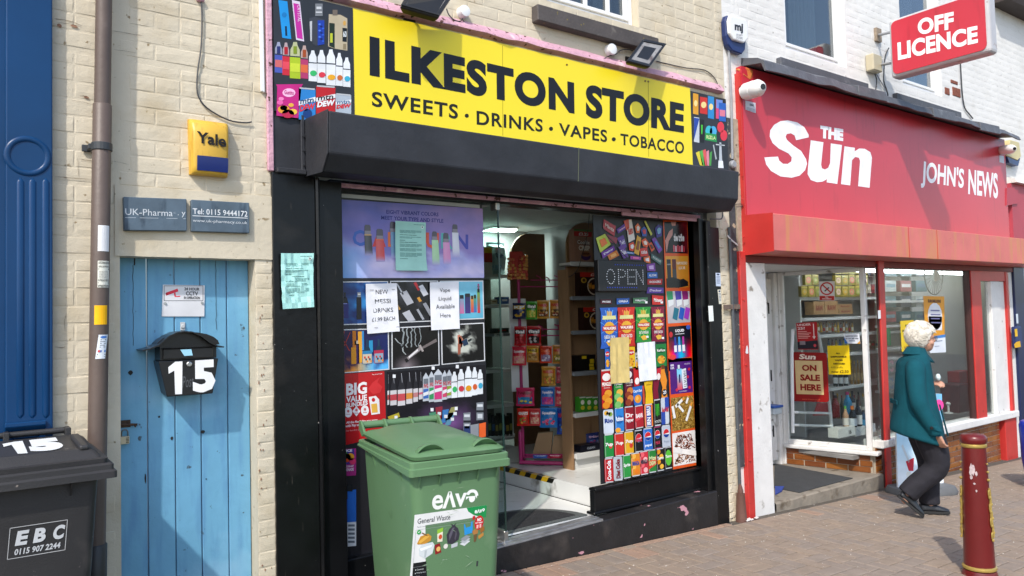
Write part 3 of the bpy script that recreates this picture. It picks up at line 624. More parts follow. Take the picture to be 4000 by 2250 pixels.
m = MB(); m.tube([(v[0]+.014*math.cos(t), v[1], v[2]+h_+.018+.014*math.sin(t)) if 0 <= t <= math.pi else (v[0]+(.014 if t < 0 else -.014), v[1], v[2]+h_-.004) for t in (-1, *np.linspace(0, math.pi, 7), 4)], .0035, 8); m.build('shackle', M('dark_steel', (.2, .2, .2), .35, .9), pk_, smooth=True)
m = MB()
for k in range(4): m.box(v[0]+.004, v[0]+.017, v[1]-.011, v[1]-.009, v[2]-.012+k*.007, v[2]-.009+k*.007)
m.build('dial', grime, pk_)
# name plates over the door
def plate(qd, label, draw):
    q4 = [aty('z2', *a, -.034) for a in qd]; t = thing('sign', label, 'sign', (q4[3]+q4[2])/2)
    m = MB(); bk = [np.array((v[0], -.004, v[2])) for v in q4]; m.hexa([q4[3], q4[2], bk[2], bk[3]], [q4[0], q4[1], bk[1], bk[0]])
    m.build('plate', M('slate_blue_plate', (.085, .125, .165), .55, var=.25, vs=9, bump=.1, dirt=('#1d2c3c', 7, .55, .15, 6, .7, (3, 3, .8))), t, bevel=.003)
    p = Pr(ypl(-.034)); draw(p); p.build('lettering', prv, t)
def dA(p):
    p.ptext('z2', 'UK-Pharma', (1012, 340), (1395, 352), (1013, 392), '#c9cfd4', 1); p.ptext('z2', '.', (1437, 388), (1445, 388), (1437, 395), '#c9cfd4', 1); p.ptext('z2', 'y', (1468, 368), (1500, 369), (1468, 412), '#c9cfd4', 1)
    p.ptext('z2', 'c', (1402, 368), (1424, 369), (1402, 384), '#8d99a4', 1)
    for a, b in ((1012, 1100), (1130, 1280), (1345, 1435), (1480, 1502)): p.px('z2', [(a, 411+(a-1000)*.02), (a, 415+(a-1000)*.02), (b, 415+(b-1000)*.02), (b, 411+(b-1000)*.02)], '#aab3bb')
def dB(p):
    p.ptext('z2', 'Tel: 0115 9444172', (1558, 338), (2000, 362), (1559, 384), '#dfe3e6', 1, bold=.01); p.px('z2', [(1556, 396), (1556, 401), (2002, 421), (2002, 416)], '#dfe3e6'); p.ptext('z2', 'www.uk-pharmacy.co.uk', (1558, 424), (2000, 444), (1558, 455), '#cfd5da', 1)
plate(((997, 245), (1510, 263), (1512, 522), (1003, 517)), 'slate grey plate with worn white lettering, left of the pair above the blue door', dA)
plate(((1547, 268), (2016, 294), (2018, 540), (1550, 525)), 'slate grey plate with a white telephone number above the blue door', dB)
# alarm box
al = aty('z1', 1512, 950, -.03); ar = aty('z1', 1855, 992, -.05); ab = aty('z1', 1690, 1410, -.06)
x0, x1, z1, z0 = X('z1', 1535, 1200, -.05), X('z1', 1858, 1200, -.05), (al[2]+ar[2])/2, ab[2]
ya = thing('alarm_box', 'yellow burglar alarm box with a blue strobe, on the cream wall above the door', 'alarm box', ((x0+x1)/2, 0, z0))
H_ = z1-z0; profile = [(0, .0), (-.050, .0), (-.062, .04), (-.066, .14), (-.070, .33), (-.075, .55), (-.070, .75), (-.058, .9), (-.035, .985), (-.012, 1.0), (0, 1.0)]
m = MB(); mid = (x0+x1)/2
def yrow(x, s): return [(mid+(x-mid)*(.94+.06*h), y*s, z0+H_*h) for y, h in profile]
m.rings([yrow(x0, .45), yrow(x0+.008, .85), yrow(x0+.022, .97), yrow(mid, 1.03), yrow(x1-.022, .97), yrow(x1-.008, .85), yrow(x1, .45)]); ymat = M('yellow_alarm_plastic', (.66, .40, .045), .4, var=.08, vs=5, dirt=('#9a6a1c', 5, .56, .2, 6, .6, (8, 8, 1.5)))
m.build('cover', ymat, ya, smooth=True, sharp=50)
m = MB(); bz0, bz1 = .055, .315; bb = [(y, h) for y, h in ((-.0635, bz0), (-.067, .13), (-.0705, .23), (-.0725, bz1))]
m.rings([[(x0+.030+(x1-x0-.045)*u, y*(1.03 if .2 < u < .8 else .995)-.0035, z0+H_*h) for y, h in bb]+[(x0+.030+(x1-x0-.045)*u, y+.02, z0+H_*h) for y, h in bb[::-1]] for u in (0, .25, .5, .75, 1)]); m.build('strobe', M('blue_lens', (.006, .022, .15), .25, var=.1), ya, smooth=True, sharp=40)
p = Pr(ypl(-.0795)); p.ptext('z1', 'Yale', (1590, 1058), (1828, 1098), (1590, 1152), '#1c1510', 0, bold=.03, res=4); p.build('lettering', prv, ya)
# cable on the wall, white trunking, pink strip
dark_cable = M('dark_cable', (.05, .05, .052), .5)
def cable(name, label, fr, pts, Y, r, mat, cat='cable', n=6):
    P_ = [aty(fr, x, y, Y) for x, y in pts]; S = []
    for i in range(len(P_)-1):
        a, b, c0, d = P_[max(i-1, 0)], P_[i], P_[i+1], P_[min(i+2, len(P_)-1)]
        for t in (0, .34, .67): S.append(.5*((2*b)+(-a+c0)*t+(2*a-5*b+4*c0-d)*t*t+(-a+3*b-3*c0+d)*t**3))
    S.append(P_[-1]); m = MB(); m.tube(S, r, n); return tag(m.build(name, mat, None, smooth=True), label, cat)
cable('cable', 'thin dark cable hanging loose on the cream wall above the alarm box', 'z1', [(1622, -60), (1632, 100), (1632, 250), (1624, 400), (1600, 560), (1592, 700), (1608, 790), (1670, 870), (1780, 940), (1880, 980), (1990, 992), (2035, 985)], -.012, .004, dark_cable)
m = MB(); v = aty('z1', 1620, 2, -.015); m.sphere((v[0], -.01, v[2]+.004), (.022, .015, .012)); tag(m.build('wall_plug', pink, None, smooth=True), 'pink painted lump on the wall where the thin cable enters', 'wall plug')
m = MB(); a, b = aty('z1', 2086, 0, -.02), aty('z1', 2112, 735, -.02); wd_ = .019
m.hexa([(b[0], -.022, b[2]), (b[0]+wd_, -.022, b[2]-.005), (b[0]+wd_, -.003, b[2]-.005), (b[0], -.003, b[2])], [(a[0]-.002, -.022, 5.), (a[0]+wd_-.002, -.022, 5.), (a[0]+wd_-.002, -.003, 5.), (a[0]-.002, -.003, 5.)]); tag(m.build('trunking', upvc, None, bevel=.002), 'white plastic cable trunking running up the cream wall beside the sign', 'trunking')
# ================================================================== black shop front
sf = thing('shopfront', 'black painted shopfront with a roller shutter box above its doorway', 'shopfront', (3.3, 0, 0))
GL = .10; GR = .12
PX0, PX1 = X('z0', 1067, 1000, -.02), X('a1', 412, 800, -.02)
def slabs(*bx, name='board', mat=None, bevel=.004, parent=None):
    m = MB()
    for b in bx: m.box(*b)
    return m.build(name, mat or black_p, parent or sf, bevel=bevel)
slabs((PX0, PX1, -.02, .06, -.1, 2.47), name='pilaster')
RX = X('a1', 455, 800, -.035); slabs((PX1, RX, -.038, .06, -.1, 2.46), name='guide_rail', bevel=.010)
FX0 = X('a1', 584, 800, GL); slabs((RX, FX0, .0, .09, -.1, 2.45), name='pilaster', bevel=.003)
RP0 = X('a5', 1010, 400, 0.); RP1 = X('b4', 362, 500, -.02); RPE = X('b4', 442, 700, -.02)
slabs((RP0-.06, RP0, .0, .22, -.2, 2.42), name='pilaster'); slabs((RP0, RP1, -.03, .06, -.2, 2.40), name='guide_rail', bevel=.008); slabs((RP1+.002, RPE, -.02, .06, -.2, 2.35), name='pilaster')
# plinth, falling pavement meets it
Pz0, Pz1 = P_z = (.172, .205)
plm = M('worn_black_plinth', (.014, .013, .014), .5, var=.4, vs=6, bump=.35, bs=35, dist=.006, dirt=[('#4b4440', 4, .56, .15, 7, .6), ('#c08c98', 6.5, .645, .012, 8, 1., (1.0, 1, 1.6))], spots=('#c8bdb9', 70, .79, .01))
m = MB(); m.hexa([(PX0, -.032, -.3), (RP0+.01, -.032, -.3), (RP0+.01, .09, -.3), (PX0, .09, -.3)], [(PX0, -.032, .160), (RP0+.01, -.032, .212), (RP0+.01, .09, .212), (PX0, .09, .160)]); m.build('plinth', plm, sf, bevel=.006)
dxl, dxr = X('z0', 1915, 1600, .0), X('a4', 905, 1180, .0)
sm = M('worn_aluminium_sill', (.42, .43, .44), .4, .7, var=.2, vs=12, bump=.2, bs=40, dirt=('#6a6660', 7, .55, .2))
m = MB()
for k in range(3): 
    y0 = -.028+k*.042; m.hexa([(dxl-.02, y0, .16), (dxr-.01, y0, .18), (dxr-.01, y0+.038, .18), (dxl-.02, y0+.038, .16)], [(dxl-.02, y0, .186+.004*(k % 2)), (dxr-.01, y0, .206+.004*(k % 2)), (dxr-.01, y0+.038, .208+.004*(k % 2)), (dxl-.02, y0+.038, .188+.004*(k % 2))])
m.build('threshold', sm, sf, bevel=.002)
# right hand window: frame, stall riser, ledges
gxl = X('a5', 60, 400, GR); gxr = X('a5', 870, 300, GR)
slabs((dxr+.015, RP0-.06, .085, .14, .215, .375), name='stall_riser'); slabs((dxr-.005, RP0-.06, .072, .16, .206, .226), name='ledge', bevel=.006); slabs((dxr+.012, RP0-.06, .07, .145, .375, .395), name='bottom_rail', bevel=.004)
slabs((gxr, RP0-.06, .06, .17, .395, 2.42), name='jamb'); slabs((gxr-.004, gxr+.035, .095, .15, .395, 2.42), name='bead')
slabs((FX0-.01, dxl-.02, .05, .12, .17, .29), name='stall_riser')
# head: pink rail under the shutter box and black soffit
slabs((FX0-.05, RP0-.0, .03, .05, 2.425, 2.45), name='shutter_rail', mat=pink, bevel=.003)
slabs((FX0-.05, RP0, .05, .16, 2.41, 2.47), name='head')
slabs((RP0-.9, RP0, .02, .036, 2.395, 2.424), name='shutter_rail', mat=pink, bevel=.003)
# shutter box
BX0, BX1 = 1.55, 4.955
prof = [(-.02, 2.772), (-.342, 2.752), (-.326, 2.531), (-.252, 2.446), (-.01, 2.462)]
m = MB(); m.prism([(BX0, y, z) for y, z in prof], (BX1-BX0, 0, 0)); sb = m.build('shutter_box', black_box, sf, bevel=.010, seg=2)
m = MB(); m.prism([(BX0-.006, y*1.012, z+(.006 if z > 2.6 else -.006)) for y, z in prof], (.006, 0, 0)); m.build('end_plate', black_box, sf, bevel=.002)
m = MB(); xs_ = X('z5', 500, 1100, -.335); m.hexa([(xs_, -.3275, 2.531), (xs_+.004, -.3275, 2.531), (xs_+.004, -.32, 2.531), (xs_, -.32, 2.531)], [(xs_, -.3445, 2.752), (xs_+.004, -.3445, 2.752), (xs_+.004, -.33, 2.752), (xs_, -.33, 2.752)]); m.build('seam', M('green_stain', (.12, .14, .09), .8), sf)
slabs((PX0+.01, BX0, -.012, .06, 2.47, 2.83), name='fascia_end', mat=black_box)
slabs((PX0+.02, BX0-.008, -.05, -.0, 2.462, 2.49), name='fascia_ledge', mat=black_box)
slabs((BX0-.03, BX0-.008, -.03, -.012, 2.47, 2.80), name='hinge_post', mat=black_box)
tb = MB()
for zz in (2.52, 2.60, 2.68): tb.lathe((BX0-.02, -.036, zz), [(.007, 0), (.007, -.006)], 8, 'y')
tb.build('bolt', black_box, sf)
# backing of the fascia zone and pink edge
pk = MB(); pk.box(PX0-.022, PX0+.012, -.024, .0, 2.47, 5.0); tag(pk.build('edge_strip', pink, None, bevel=.005), 'strip of old pink paint down the left edge of the shop sign', 'paint strip')
# ragged pink ledge over the sign
m = MB(); n = 46; xa, xb = PX0+.0, 5.19; A_ = []
for i in range(n+1):
    x = xa+(xb-xa)*i/n; w1 = .014*mnoise.noise(Vector((x*4, 1, 0))); w2 = .016*mnoise.noise(Vector((x*6, 5, 0)))
    A_.append([(x, .004, 3.575+w1), (x, -.012+w2*.3, 3.565+w1), (x, -.045+w2*.5, 3.525+w2*.6), (x, -.050+w2*.6, 3.505+w2), (x, -.02, 3.492+w2*.5), (x, .004, 3.49)])
m.rings(A_); tag(m.build('ledge', pink, None, smooth=True, sharp=30), 'ragged pink mortar ledge along the top of the yellow sign', 'ledge')
# ---- sign
SY = -.028
sx0, sx1 = X('z0', 1383, 250, SY), X('z0', 2701, 500, SY); szt = Z('z0', 2000, 182, SY); ST, SB_ = 3.470, 2.78
sg = thing('shop_sign', 'long yellow shop sign with bold black lettering, with dark picture panels at both ends', 'shop sign', ((sx0+sx1)/2, SY, SB_))
yel = M('yellow_sign_vinyl', (.86, .69, .018), .38, var=.03, vs=2, bump=.05, bs=4, dist=.01, spots=('#c8a014', 30, .78, .02))
dkp = M('dark_sign_panel', (.020, .022, .027), .4, var=.35, vs=3)
m = MB(); m.box(sx0, sx1, SY, -.002, SB_, ST); m.build('board', yel, sg)
sxl = X('c8', 60, 300, SY); sxr = X('z5', 1425, 620, SY)
m = MB(); m.box(sxl, sx0-.001, SY, -.002, 2.80, ST); m.build('picture_panel', dkp, sg); m = MB(); m.box(sx1+.001, sxr, SY, -.002, SB_, 3.45); m.build('picture_panel', dkp, sg)
p = Pr(ypl(SY))
p.ptext('z0', 'ILKESTON', (1444, 141), (2243, 340), (1444, 297), '#16161a', 1, bold=.062, res=6, spacing=1.05) if False else None
# two words, each fitted between its own corners
def word(p, fr, s, tl, tr, bl, br, col, bold, lay=1, res=6, spacing=1.0):
    m_ = p.tile(fr, tl, tr, br, bl); p.text(m_, s, 0, 0, 1, 1, col, lay, bold=bold, res=res, spacing=spacing)
word(p, 'z0', 'ILKESTON', (1443, 139), (2242, 322), (1444, 296), (2244, 446), '#15151a', .052, spacing=1.13)
word(p, 'z0', 'STORE', (2288, 327), (2672, 405), (2288, 458), (2671, 521), '#15151a', .050, spacing=1.06)
p.build('lettering', prv, sg); p = Pr(ypl(SY))
for s, a, b, c_, d in (('SWEETS', (1452, 356), (1789, 409), (1453, 415), (1788, 466)), ('DRINKS', (1861, 432), (2120, 466), (1862, 487), (2119, 516)), ('VAPES', (2183, 480), (2371, 508), (2184, 528), (2371, 557)), ('TOBACCO', (2423, 521), (2672, 555), (2424, 566), (2671, 602))):
    word(p, 'z0', s, a, b, c_, d, '#1d1d10', .022, spacing=1.12); p.build('lettering', prv, sg); p = Pr(ypl(SY))
for (a, b) in ((1823, 452), (2152, 503), (2397, 544)): p.disc(p.tile('z0', (a-8, b-8), (a+8, b-8), (a+8, b+8), (a-8, b+8)), .5, .5, .5, .5, '#1d1d10', 1); p.build('dot', prv, sg); p = Pr(ypl(SY))
for (a, b) in ((2214, 253), (2520, 317), (2532, 319)): p.disc(p.tile('z0', (a-4, b-4), (a+4, b-4), (a+4, b+4), (a-4, b+4)), .5, .5, .5, .5, '#7a5a08', 1); p.build('screw', prv, sg); p = Pr(ypl(SY))
for a, b, c_, d in ((2531, 316, 2533, 612), (1962, 178, 1963, 530)):
    p.px('z0', [(a, b), (c_, d), (c_+2, d), (a+2, b)], '#a8960a', 0); p.build('joint', prv, sg); p = Pr(ypl(SY))
# picture panel, left of the sign
p = Pr(ypl(SY)); f8 = 'c8'
def bx(pr, fr, x0, y0, x1, y1, c, lay=1, sk=0., ln=0.): pr.px(fr, [(x0, y0), (x0+ln, y1), (x1+ln, y1+sk), (x1, y0+sk)], c, lay)
bx(p, f8, 97, 0, 170, 305, '#1c90d8', 1, 12, 32); bx(p, f8, 150, 212, 165, 290, '#0a2038', 2, 0, 4); p.disc(p.tile(f8, (120, 95), (170, 95), (170, 145), (120, 145)), .5, .5, .4, .4, '#1576b8', 2)
bx(p, f8, 207, 0, 272, 322, '#d9cfe0', 1, 14, 34); bx(p, f8, 218, 25, 265, 308, '#c02a9c', 2, 10, 30); p.text(p.tile(f8, (250, 40), (275, 42), (278, 180), (255, 178)), 'CRYSTAL', 0, 0, 1, 1, '#f0d8ee', 3, rot=-90)
p.px(f8, [(345, 150), (395, 135), (470, 160), (470, 360), (400, 370), (375, 355)], '#3a3d45', 1); p.px(f8, [(415, 165), (468, 165), (468, 358), (415, 368)], '#1a3aa0', 2); bx(p, f8, 395, 30, 455, 130, '#777b80', 2); bx(p, f8, 405, 55, 445, 75, '#c9ccd0', 3); bx(p, f8, 400, 95, 450, 105, '#c9ccd0', 3); p.px(f8, [(350, 175), (370, 170), (368, 335), (355, 330)], '#b9bcc0', 2)
for k in range(9): p.disc(p.tile(f8, (420+(k % 3)*14, 190+k*17), (440+(k % 3)*14, 190+k*17), (440+(k % 3)*14, 205+k*17), (420+(k % 3)*14, 205+k*17)), .5, .5, .5, .5, ('#4a78e0', '#0c1e60', '#2a58c8')[k % 3], 3)
p.px(f8, [(505, 115), (600, 120), (655, 150), (655, 410), (560, 395), (500, 375)], '#b8ab90', 1); p.px(f8, [(508, 185), (552, 190), (552, 390), (508, 372)], '#1d2a1c', 2); bx(p, f8, 535, 80, 575, 125, '#70655a', 2); p.px(f8, [(615, 225), (652, 230), (650, 340), (615, 335)], '#101418', 2); p.ptext(f8, '60', (620, 250), (648, 252), (620, 300), '#e8eef0', 3, bold=.02); p.disc(p.tile(f8, (618, 165), (645, 165), (645, 210), (618, 210)), .5, .5, .45, .45, '#d0a050', 2); bx(p, f8, 620, 355, 645, 400, '#8a7c60', 2); bx(p, f8, 515, 270, 535, 345, '#b8c030', 3)
def ebottle(p, fr, x0, y0, x1, y1, cap, body, lab, sk=0):
    w_ = x1-x0; h_ = y1-y0; c_ = (x0+x1)/2
    p.px(fr, [(c_-w_*.17, y0), (c_-w_*.24, y0+h_*.1), (x0+w_*.06, y0+h_*.2), (x0+w_*.04, y0+h_*.4), (x1-w_*.04, y0+h_*.4+sk), (x1-w_*.06, y0+h_*.2+sk), (c_+w_*.24, y0+h_*.1), (c_+w_*.17, y0)], cap, 1)
    bx(p, fr, x0, y0+h_*.4, x1, y1, body, 1, sk); bx(p, fr, x0+w_*.04, y0+h_*.58, x1-w_*.04, y1-h_*.18, lab, 2, sk); bx(p, fr, x0, y0+h_*.38, x1, y0+h_*.41, '#333840', 2, sk)
for k, (a, b, c_, d, cap, bdy, lab) in enumerate(((68, 340, 130, 585, '#9aa0b8', '#4a5ab0', '#d06868'), (130, 345, 188, 605, '#b4a0a4', '#c82838', '#e04858'), (190, 340, 275, 632, '#b8bc90', '#a8c020', '#c8d838'), (276, 368, 338, 632, '#b8a098', '#b03868', '#d8683c'))):
    ebottle(p, f8, a, b, c_, d, cap, bdy, lab, 6); bx(p, f8, (a+c_)/2-14, b+35, (a+c_)/2+14, b+95, ('#28306a', '#b01c24', '#7c9020', '#a04a1c')[k], 3)
for k, (a, b, c_, d, lab) in enumerate(((342, 408, 410, 655, '#38b868'), (412, 405, 480, 668, '#d83848'), (484, 400, 560, 688, '#e8a820'), (562, 428, 618, 692, '#c86a30'), (620, 465, 680, 700, '#38a8c8'))):
    ebottle(p, f8, a, b, c_, d, '#e2e6ea', '#dfe3e6', '#e6e9ea', 5); p.disc(p.tile(f8, (a+10, d-85), (c_-2, d-85), (c_-2, d-40), (a+10, d-40)), .5, .5, .5, .5, lab, 3)
p.px(f8, [(78, 683), (297, 680), (285, 700), (258, 955), (82, 935), (88, 700)], '#c0207c', 1); p.disc(p.tile(f8, (130, 715), (235, 715), (235, 785), (130, 785)), .5, .5, .5, .5, '#f0b8d8', 2); p.ptext(f8, 'Gustito', (145, 728), (222, 734), (145, 762), '#b01870', 3, bold=.02)
for (a, b, r, cc) in ((140, 885, 48, '#e8a030'), (140, 872, 30, '#d84040'), (215, 905, 34, '#f0c848'), (110, 830, 26, '#e860a8'), (120, 800, 22, '#f080b8'), (175, 920, 50, '#c02048'), (200, 850, 22, '#e8b040')): p.disc(p.tile(f8, (a-r, b-r*.7), (a+r, b-r*.7), (a+r, b+r*.7), (a-r, b+r*.7)), .5, .5, .5, .5, cc, 3)
def soda(p, fr, x0, y0, x1, y1, base, c1, t1, c2, t2, sk=10, top='#b8bcc0'):
    bx(p, fr, x0, y0, x1, y1, base, 1, sk); bx(p, fr, x0+6, y0-6, x1-6, y0+6, top, 2, sk); h_ = y1-y0; w_ = x1-x0
    p.px(fr, [(x0, y0+h_*.42), (x1, y0+h_*.28), (x1, y0+h_*.42), (x0, y0+h_*.56)], '#e6e8ea', 2); p.ptext(fr, t1, (x0+w_*.1, y0+h_*.36), (x1-w_*.1, y0+h_*.30), (x0+w_*.08, y0+h_*.52), c1, 3, bold=.02); p.ptext(fr, t2, (x0+w_*.04, y0+h_*.56), (x1-w_*.06, y0+h_*.48), (x0+w_*.04, y0+h_*.76), c2, 3, bold=.05, slant=.05)
soda(p, f8, 262, 712, 397, 965, '#2a80c8', '#15406a', 'mtn', '#d83038', 'DEW'); soda(p, f8, 403, 695, 558, 925, '#b81c22', '#202020', 'mtn', '#e8eaec', 'DEW'); soda(p, f8, 560, 760, 686, 920, '#a8b4c0', '#1a5a88', 'mtn', '#d02830', 'DEW')
p.disc(p.tile(f8, (295, 880), (370, 880), (370, 960), (295, 960)), .5, .5, .5, .5, '#123a78', 3)
p.build('picture', prv, sg)
# right-hand picture panel
p = Pr(ypl(SY)); f5 = 'z5'
for (a, b, c_, d, cc) in ((1218, 585, 1252, 715, '#d89a28'), (1262, 608, 1308, 712, '#c83028'), (1312, 602, 1350, 742, '#2a88c8')): bx(p, f5, a, b, c_, d, cc, 1, 8); p.disc(p.tile(f5, (a+6, (b+d)/2-20), (c_-6, (b+d)/2-20), (c_-6, (b+d)/2+20), (a+6, (b+d)/2+20)), .5, .5, .5, .5, '#f0d890', 2)
bx(p, f5, 1362, 625, 1404, 745, '#d84878', 1, 6); bx(p, f5, 1364, 625, 1404, 680, '#7090d8', 2, 6); bx(p, f5, 1380, 645, 1424, 760, '#2a62b8', 3, 6); bx(p, f5, 1385, 690, 1420, 730, '#d87a90', 4, 4)
bx(p, f5, 1224, 735, 1258, 892, '#c4ccd4', 1, 6); p.px(f5, [(1224, 740), (1258, 746), (1224, 880)], '#2848a0', 2); bx(p, f5, 1260, 750, 1288, 895, '#17191a', 1, 4); p.px(f5, [(1268, 785), (1280, 786), (1276, 845), (1270, 842)], '#48c038', 2)
for (a, b, cc) in ((1318, 822, '#3ab8c8'), (1345, 825, '#48a8d8'), (1392, 798, '#d83848'), (1412, 850, '#d83848')): p.disc(p.tile(f5, (a-22, b-32), (a+22, b-32), (a+22, b+36), (a-22, b+36)), .5, .5, .5, .5, cc, 1)
p.px(f5, [(1295, 835), (1365, 845), (1368, 895), (1292, 880)], '#28904a', 2); p.ptext(f5, 'RIZLA', (1302, 850), (1360, 858), (1302, 872), '#d8e8a0', 3, bold=.02)
for k, cc in enumerate(('#d8c838', '#58a848', '#d85858', '#d88898', '#4a9848')): p.px(f5, [(1262+k*14, 1040), (1284+k*12, 1043), (1258+k*20, 938+abs(k-2)*6), (1236+k*22, 945+abs(k-2)*8)], cc, 1)
p.px(f5, [(1343, 912), (1350, 910), (1368, 1000), (1360, 1005)], '#a8b0b4', 1); p.px(f5, [(1362, 905), (1418, 912), (1418, 918), (1362, 912)], '#c4ccd0', 1); p.px(f5, [(1384, 895), (1396, 897), (1404, 1058), (1382, 1054)], '#b4bcc4', 1); p.px(f5, [(1378, 1010), (1406, 1012), (1410, 1058), (1376, 1056)], '#dfe4e8', 2)
p.build('picture', prv, sg)
# floodlights and junction domes
lampm = M('black_lamp_housing', (.012, .012, .013), .4, var=.1)
def flood(label, fr, q, Y, back, dome, loopc):
    c4 = [aty(fr, *a, Y+dy) for a, dy in zip(q, (0, -.0, -.10, -.10))]
    t = thing('floodlight', label, 'floodlight', sum(c4)/4)
    n_ = np.cross(c4[1]-c4[0], c4[3]-c4[0]); n_ /= np.linalg.norm(n_)
    if n_ @ (CAM-c4[0]) < 0: n_ = -n_
    cc = sum(c4)/4
    m = MB(); bk = [cc+(v-cc)*.82-n_*.055 for v in c4]; md = [v-n_*.018 for v in c4]; m.rings([c4, md, bk]); m.build('housing', lampm, t, bevel=.005)
    ins = [cc+(v-cc)*.80+n_*.001 for v in c4]; m = MB(); m.poly(ins); m.build('lens', M('lamp_glass_grey', (.30, .29, .28), .15, var=.15, vs=9, dirt=('#5a4a46', 8, .5, .2)), t)
    m = MB(); o = [cc+(v-cc)*1.0+n_*.001 for v in c4]; i_ = [cc+(v-cc)*.82+n_*.001 for v in c4]; o2 = [v+n_*.006 for v in o]; i2 = [v+n_*.006 for v in i_]
    for k in range(4): m.hexa([o[k], o[(k+1) % 4], i_[(k+1) % 4], i_[k]], [o2[k], o2[(k+1) % 4], i2[(k+1) % 4], i2[k]])
    m.build('bezel', lampm, t, bevel=.001)
    m = MB(); b = cc-n_*.05; m.tube([b, np.array((b[0]-.02, -.005, b[2]+.0))], .010, 8); m.box(b[0]-.06, b[0]+.02, -.014, -.004, b[2]-.03, b[2]+.03); m.build('bracket', lampm, t)
    return t
flood('black floodlight over the left part of the yellow sign, cut off by the photo edge', 'z4', ((1230, -60), (1580, -20), (1480, 132), (1170, 45)), -.13, None, None, None)
flood('black floodlight aimed at the right part of the yellow sign', 'z5', ((902, 248), (1050, 278), (945, 422), (802, 385)), -.12, None, None, None)
for lab, fr, cx_, cy_, rr in (('white round junction box between the floodlight and the sill, above the sign', 'z4', 1680, 95, 48), ('white round junction box beside the right floodlight', 'z5', 703, 312, 36)):
    v = aty(fr, cx_, cy_, -.03); r = rpx(fr, rr, v)
    m = MB(); m.lathe((v[0], 0, v[2]), [(r, -.002), (r, -.045), (r*.93, -.052), (r*.6, -.055)], 24, 'y'); tag(m.build('junction_box', upvc, None, smooth=True, sharp=40), lab, 'junction box')
cable('cable', 'black cable drooping from the left floodlight to its junction box', 'z4', [(1540, 70), (1560, 120), (1600, 160), (1650, 172), (1672, 150)], -.03, .004, dark_cable)
cable('cable', 'grey cable lying along the pink ledge from the first junction box', 'z4', [(1665, 150), (1700, 195), (1760, 235), (1860, 272), (1960, 295), (2060, 318)], -.016, .003, dark_cable)
cable('cable', 'black cable from the right floodlight to the second junction box', 'z5', [(840, 318), (800, 310), (760, 318), (735, 340), (690, 352), (650, 372), (610, 375)], -.03, .004, dark_cable)
cable('cable', 'dark cable clipped over the bricks from the right floodlight to the sign corner', 'z5', [(990, 385), (1060, 402), (1180, 428), (1290, 440), (1345, 480), (1370, 520), (1378, 562)], -.010, .004, dark_cable)
# ================================================================== window posters (left panel)
def skewq(fr, x0, y0, x1, y1, sk=0., ln=0.): return (fr, (x0, y0), (x1, y0+sk), (x1+ln, y1+sk), (x0+ln, y1))
lp = thing('window_poster', 'tall window panel of vape posters filling the left side of the black shopfront', 'poster', (2.25, GL, .3))
m = MB(); m.box(FX0-.005, X('a2', 1172, 400, GL), GL, GL+.012, .285, Z('a1', 1200, 320, GL)+.03); m.build('backing', M('black_vinyl', (.012, .012, .016), .35), lp)
gm = MB(); gm.box(FX0, X('a1', 1835, 350, GL), GL-.001, GL+.004, Z('a1', 1200, 300, GL)-.01, 2.40); gm.build('bare_glass', M('dusty_glass_strip', (.40, .42, .41), .3), lp)
def cloudf(u, v):
    n1 = mnoise.fractal(Vector((u*3.2, v*2.6, 3.1)), .9, 2., 4); n2 = mnoise.fractal(Vector((u*5, v*5, 9.7)), 1., 2., 4)
    sky_ = mixc(mixc(hx('#4f55aa'), hx('#b489bd'), max(0, min(1, u*.75+.2*v+.35*n1))), hx('#8f86c8'), max(0, min(1, v*.9)))
    cl = mixc(hx('#d3c8ea'), hx('#9fa2de'), max(0, min(1, .5+.9*n2)))
    cl = mixc(cl, hx('#5fa4e6'), max(0, min(1, (.22-u)*4))*max(0, min(1, (v-.55)*3+n1)))
    t = max(0, min(1, (v-.58+.35*n1+.12*n2)*6)); return sl(mixc(sky_, cl, t))
p = Pr(ypl(GL)); P1 = p.tile('a1', (582, 285), (1862, 368), (1875, 970), (595, 972)); p.grid(P1, 44, 26, cloudf, 0)
p.ptext('a1', 'EIGHT VIBRANT COLORS', (1022, 378), (1476, 402), (1022, 412), '#2e2a80', 2, bold=.018); p.ptext('a1', 'MEET YOUR TYPE AND STYLE', (977, 428), (1518, 458), (977, 462), '#2e2a80', 2, bold=.018)
for ch, q, cc in (('C', (728, 550, 835, 692), '#3c62b8'), ('A', (900, 560, 1020, 698), '#cf3a3e'), ('L', (1036, 570, 1100, 700), '#e2703a'), ('U', (1366, 575, 1480, 712), '#e0563a'), ('R', (1500, 580, 1600, 715), '#5ab4b0'), ('N', (1632, 590, 1735, 718), '#4548a8')): p.ptext('a1', ch, (q[0], q[1]), (q[2], q[1]+4), (q[0], q[3]), cc, 1, bold=.03)
def dev(x0, y0, x1, y1, cx0, cx1, yt, body, band=None):
    p.px('a1', [(cx0+8, yt), (cx0, yt+12), (cx0-3, y0), (cx1+3, y0+2), (cx1, yt+14), (cx1-9, yt+2)], '#5b565f', 3); p.px('a1', [(cx0, y0-30), (cx0, y0), (cx1+2, y0), (cx1+1, y0-28)], '#8e8790', 4)
    m_ = p.tile('a1', (x0, y0), (x1-14, y0+2), (x1, y1), (x0+6, y1)); c1 = hx(body); p.grid(m_, 3, 8, lambda u, v: sl(mixc(mixc(c1, (1, 1, 1), .25*(1-abs(u-.3))), hx('#b3abdd'), max(0, (v-.72)/.28)**1.2)), 3)
    if band: p.px('a1', [(x0, y0), (x0, y0+12), (x1-13, y0+13), (x1-14, y0+1)], band, 5)
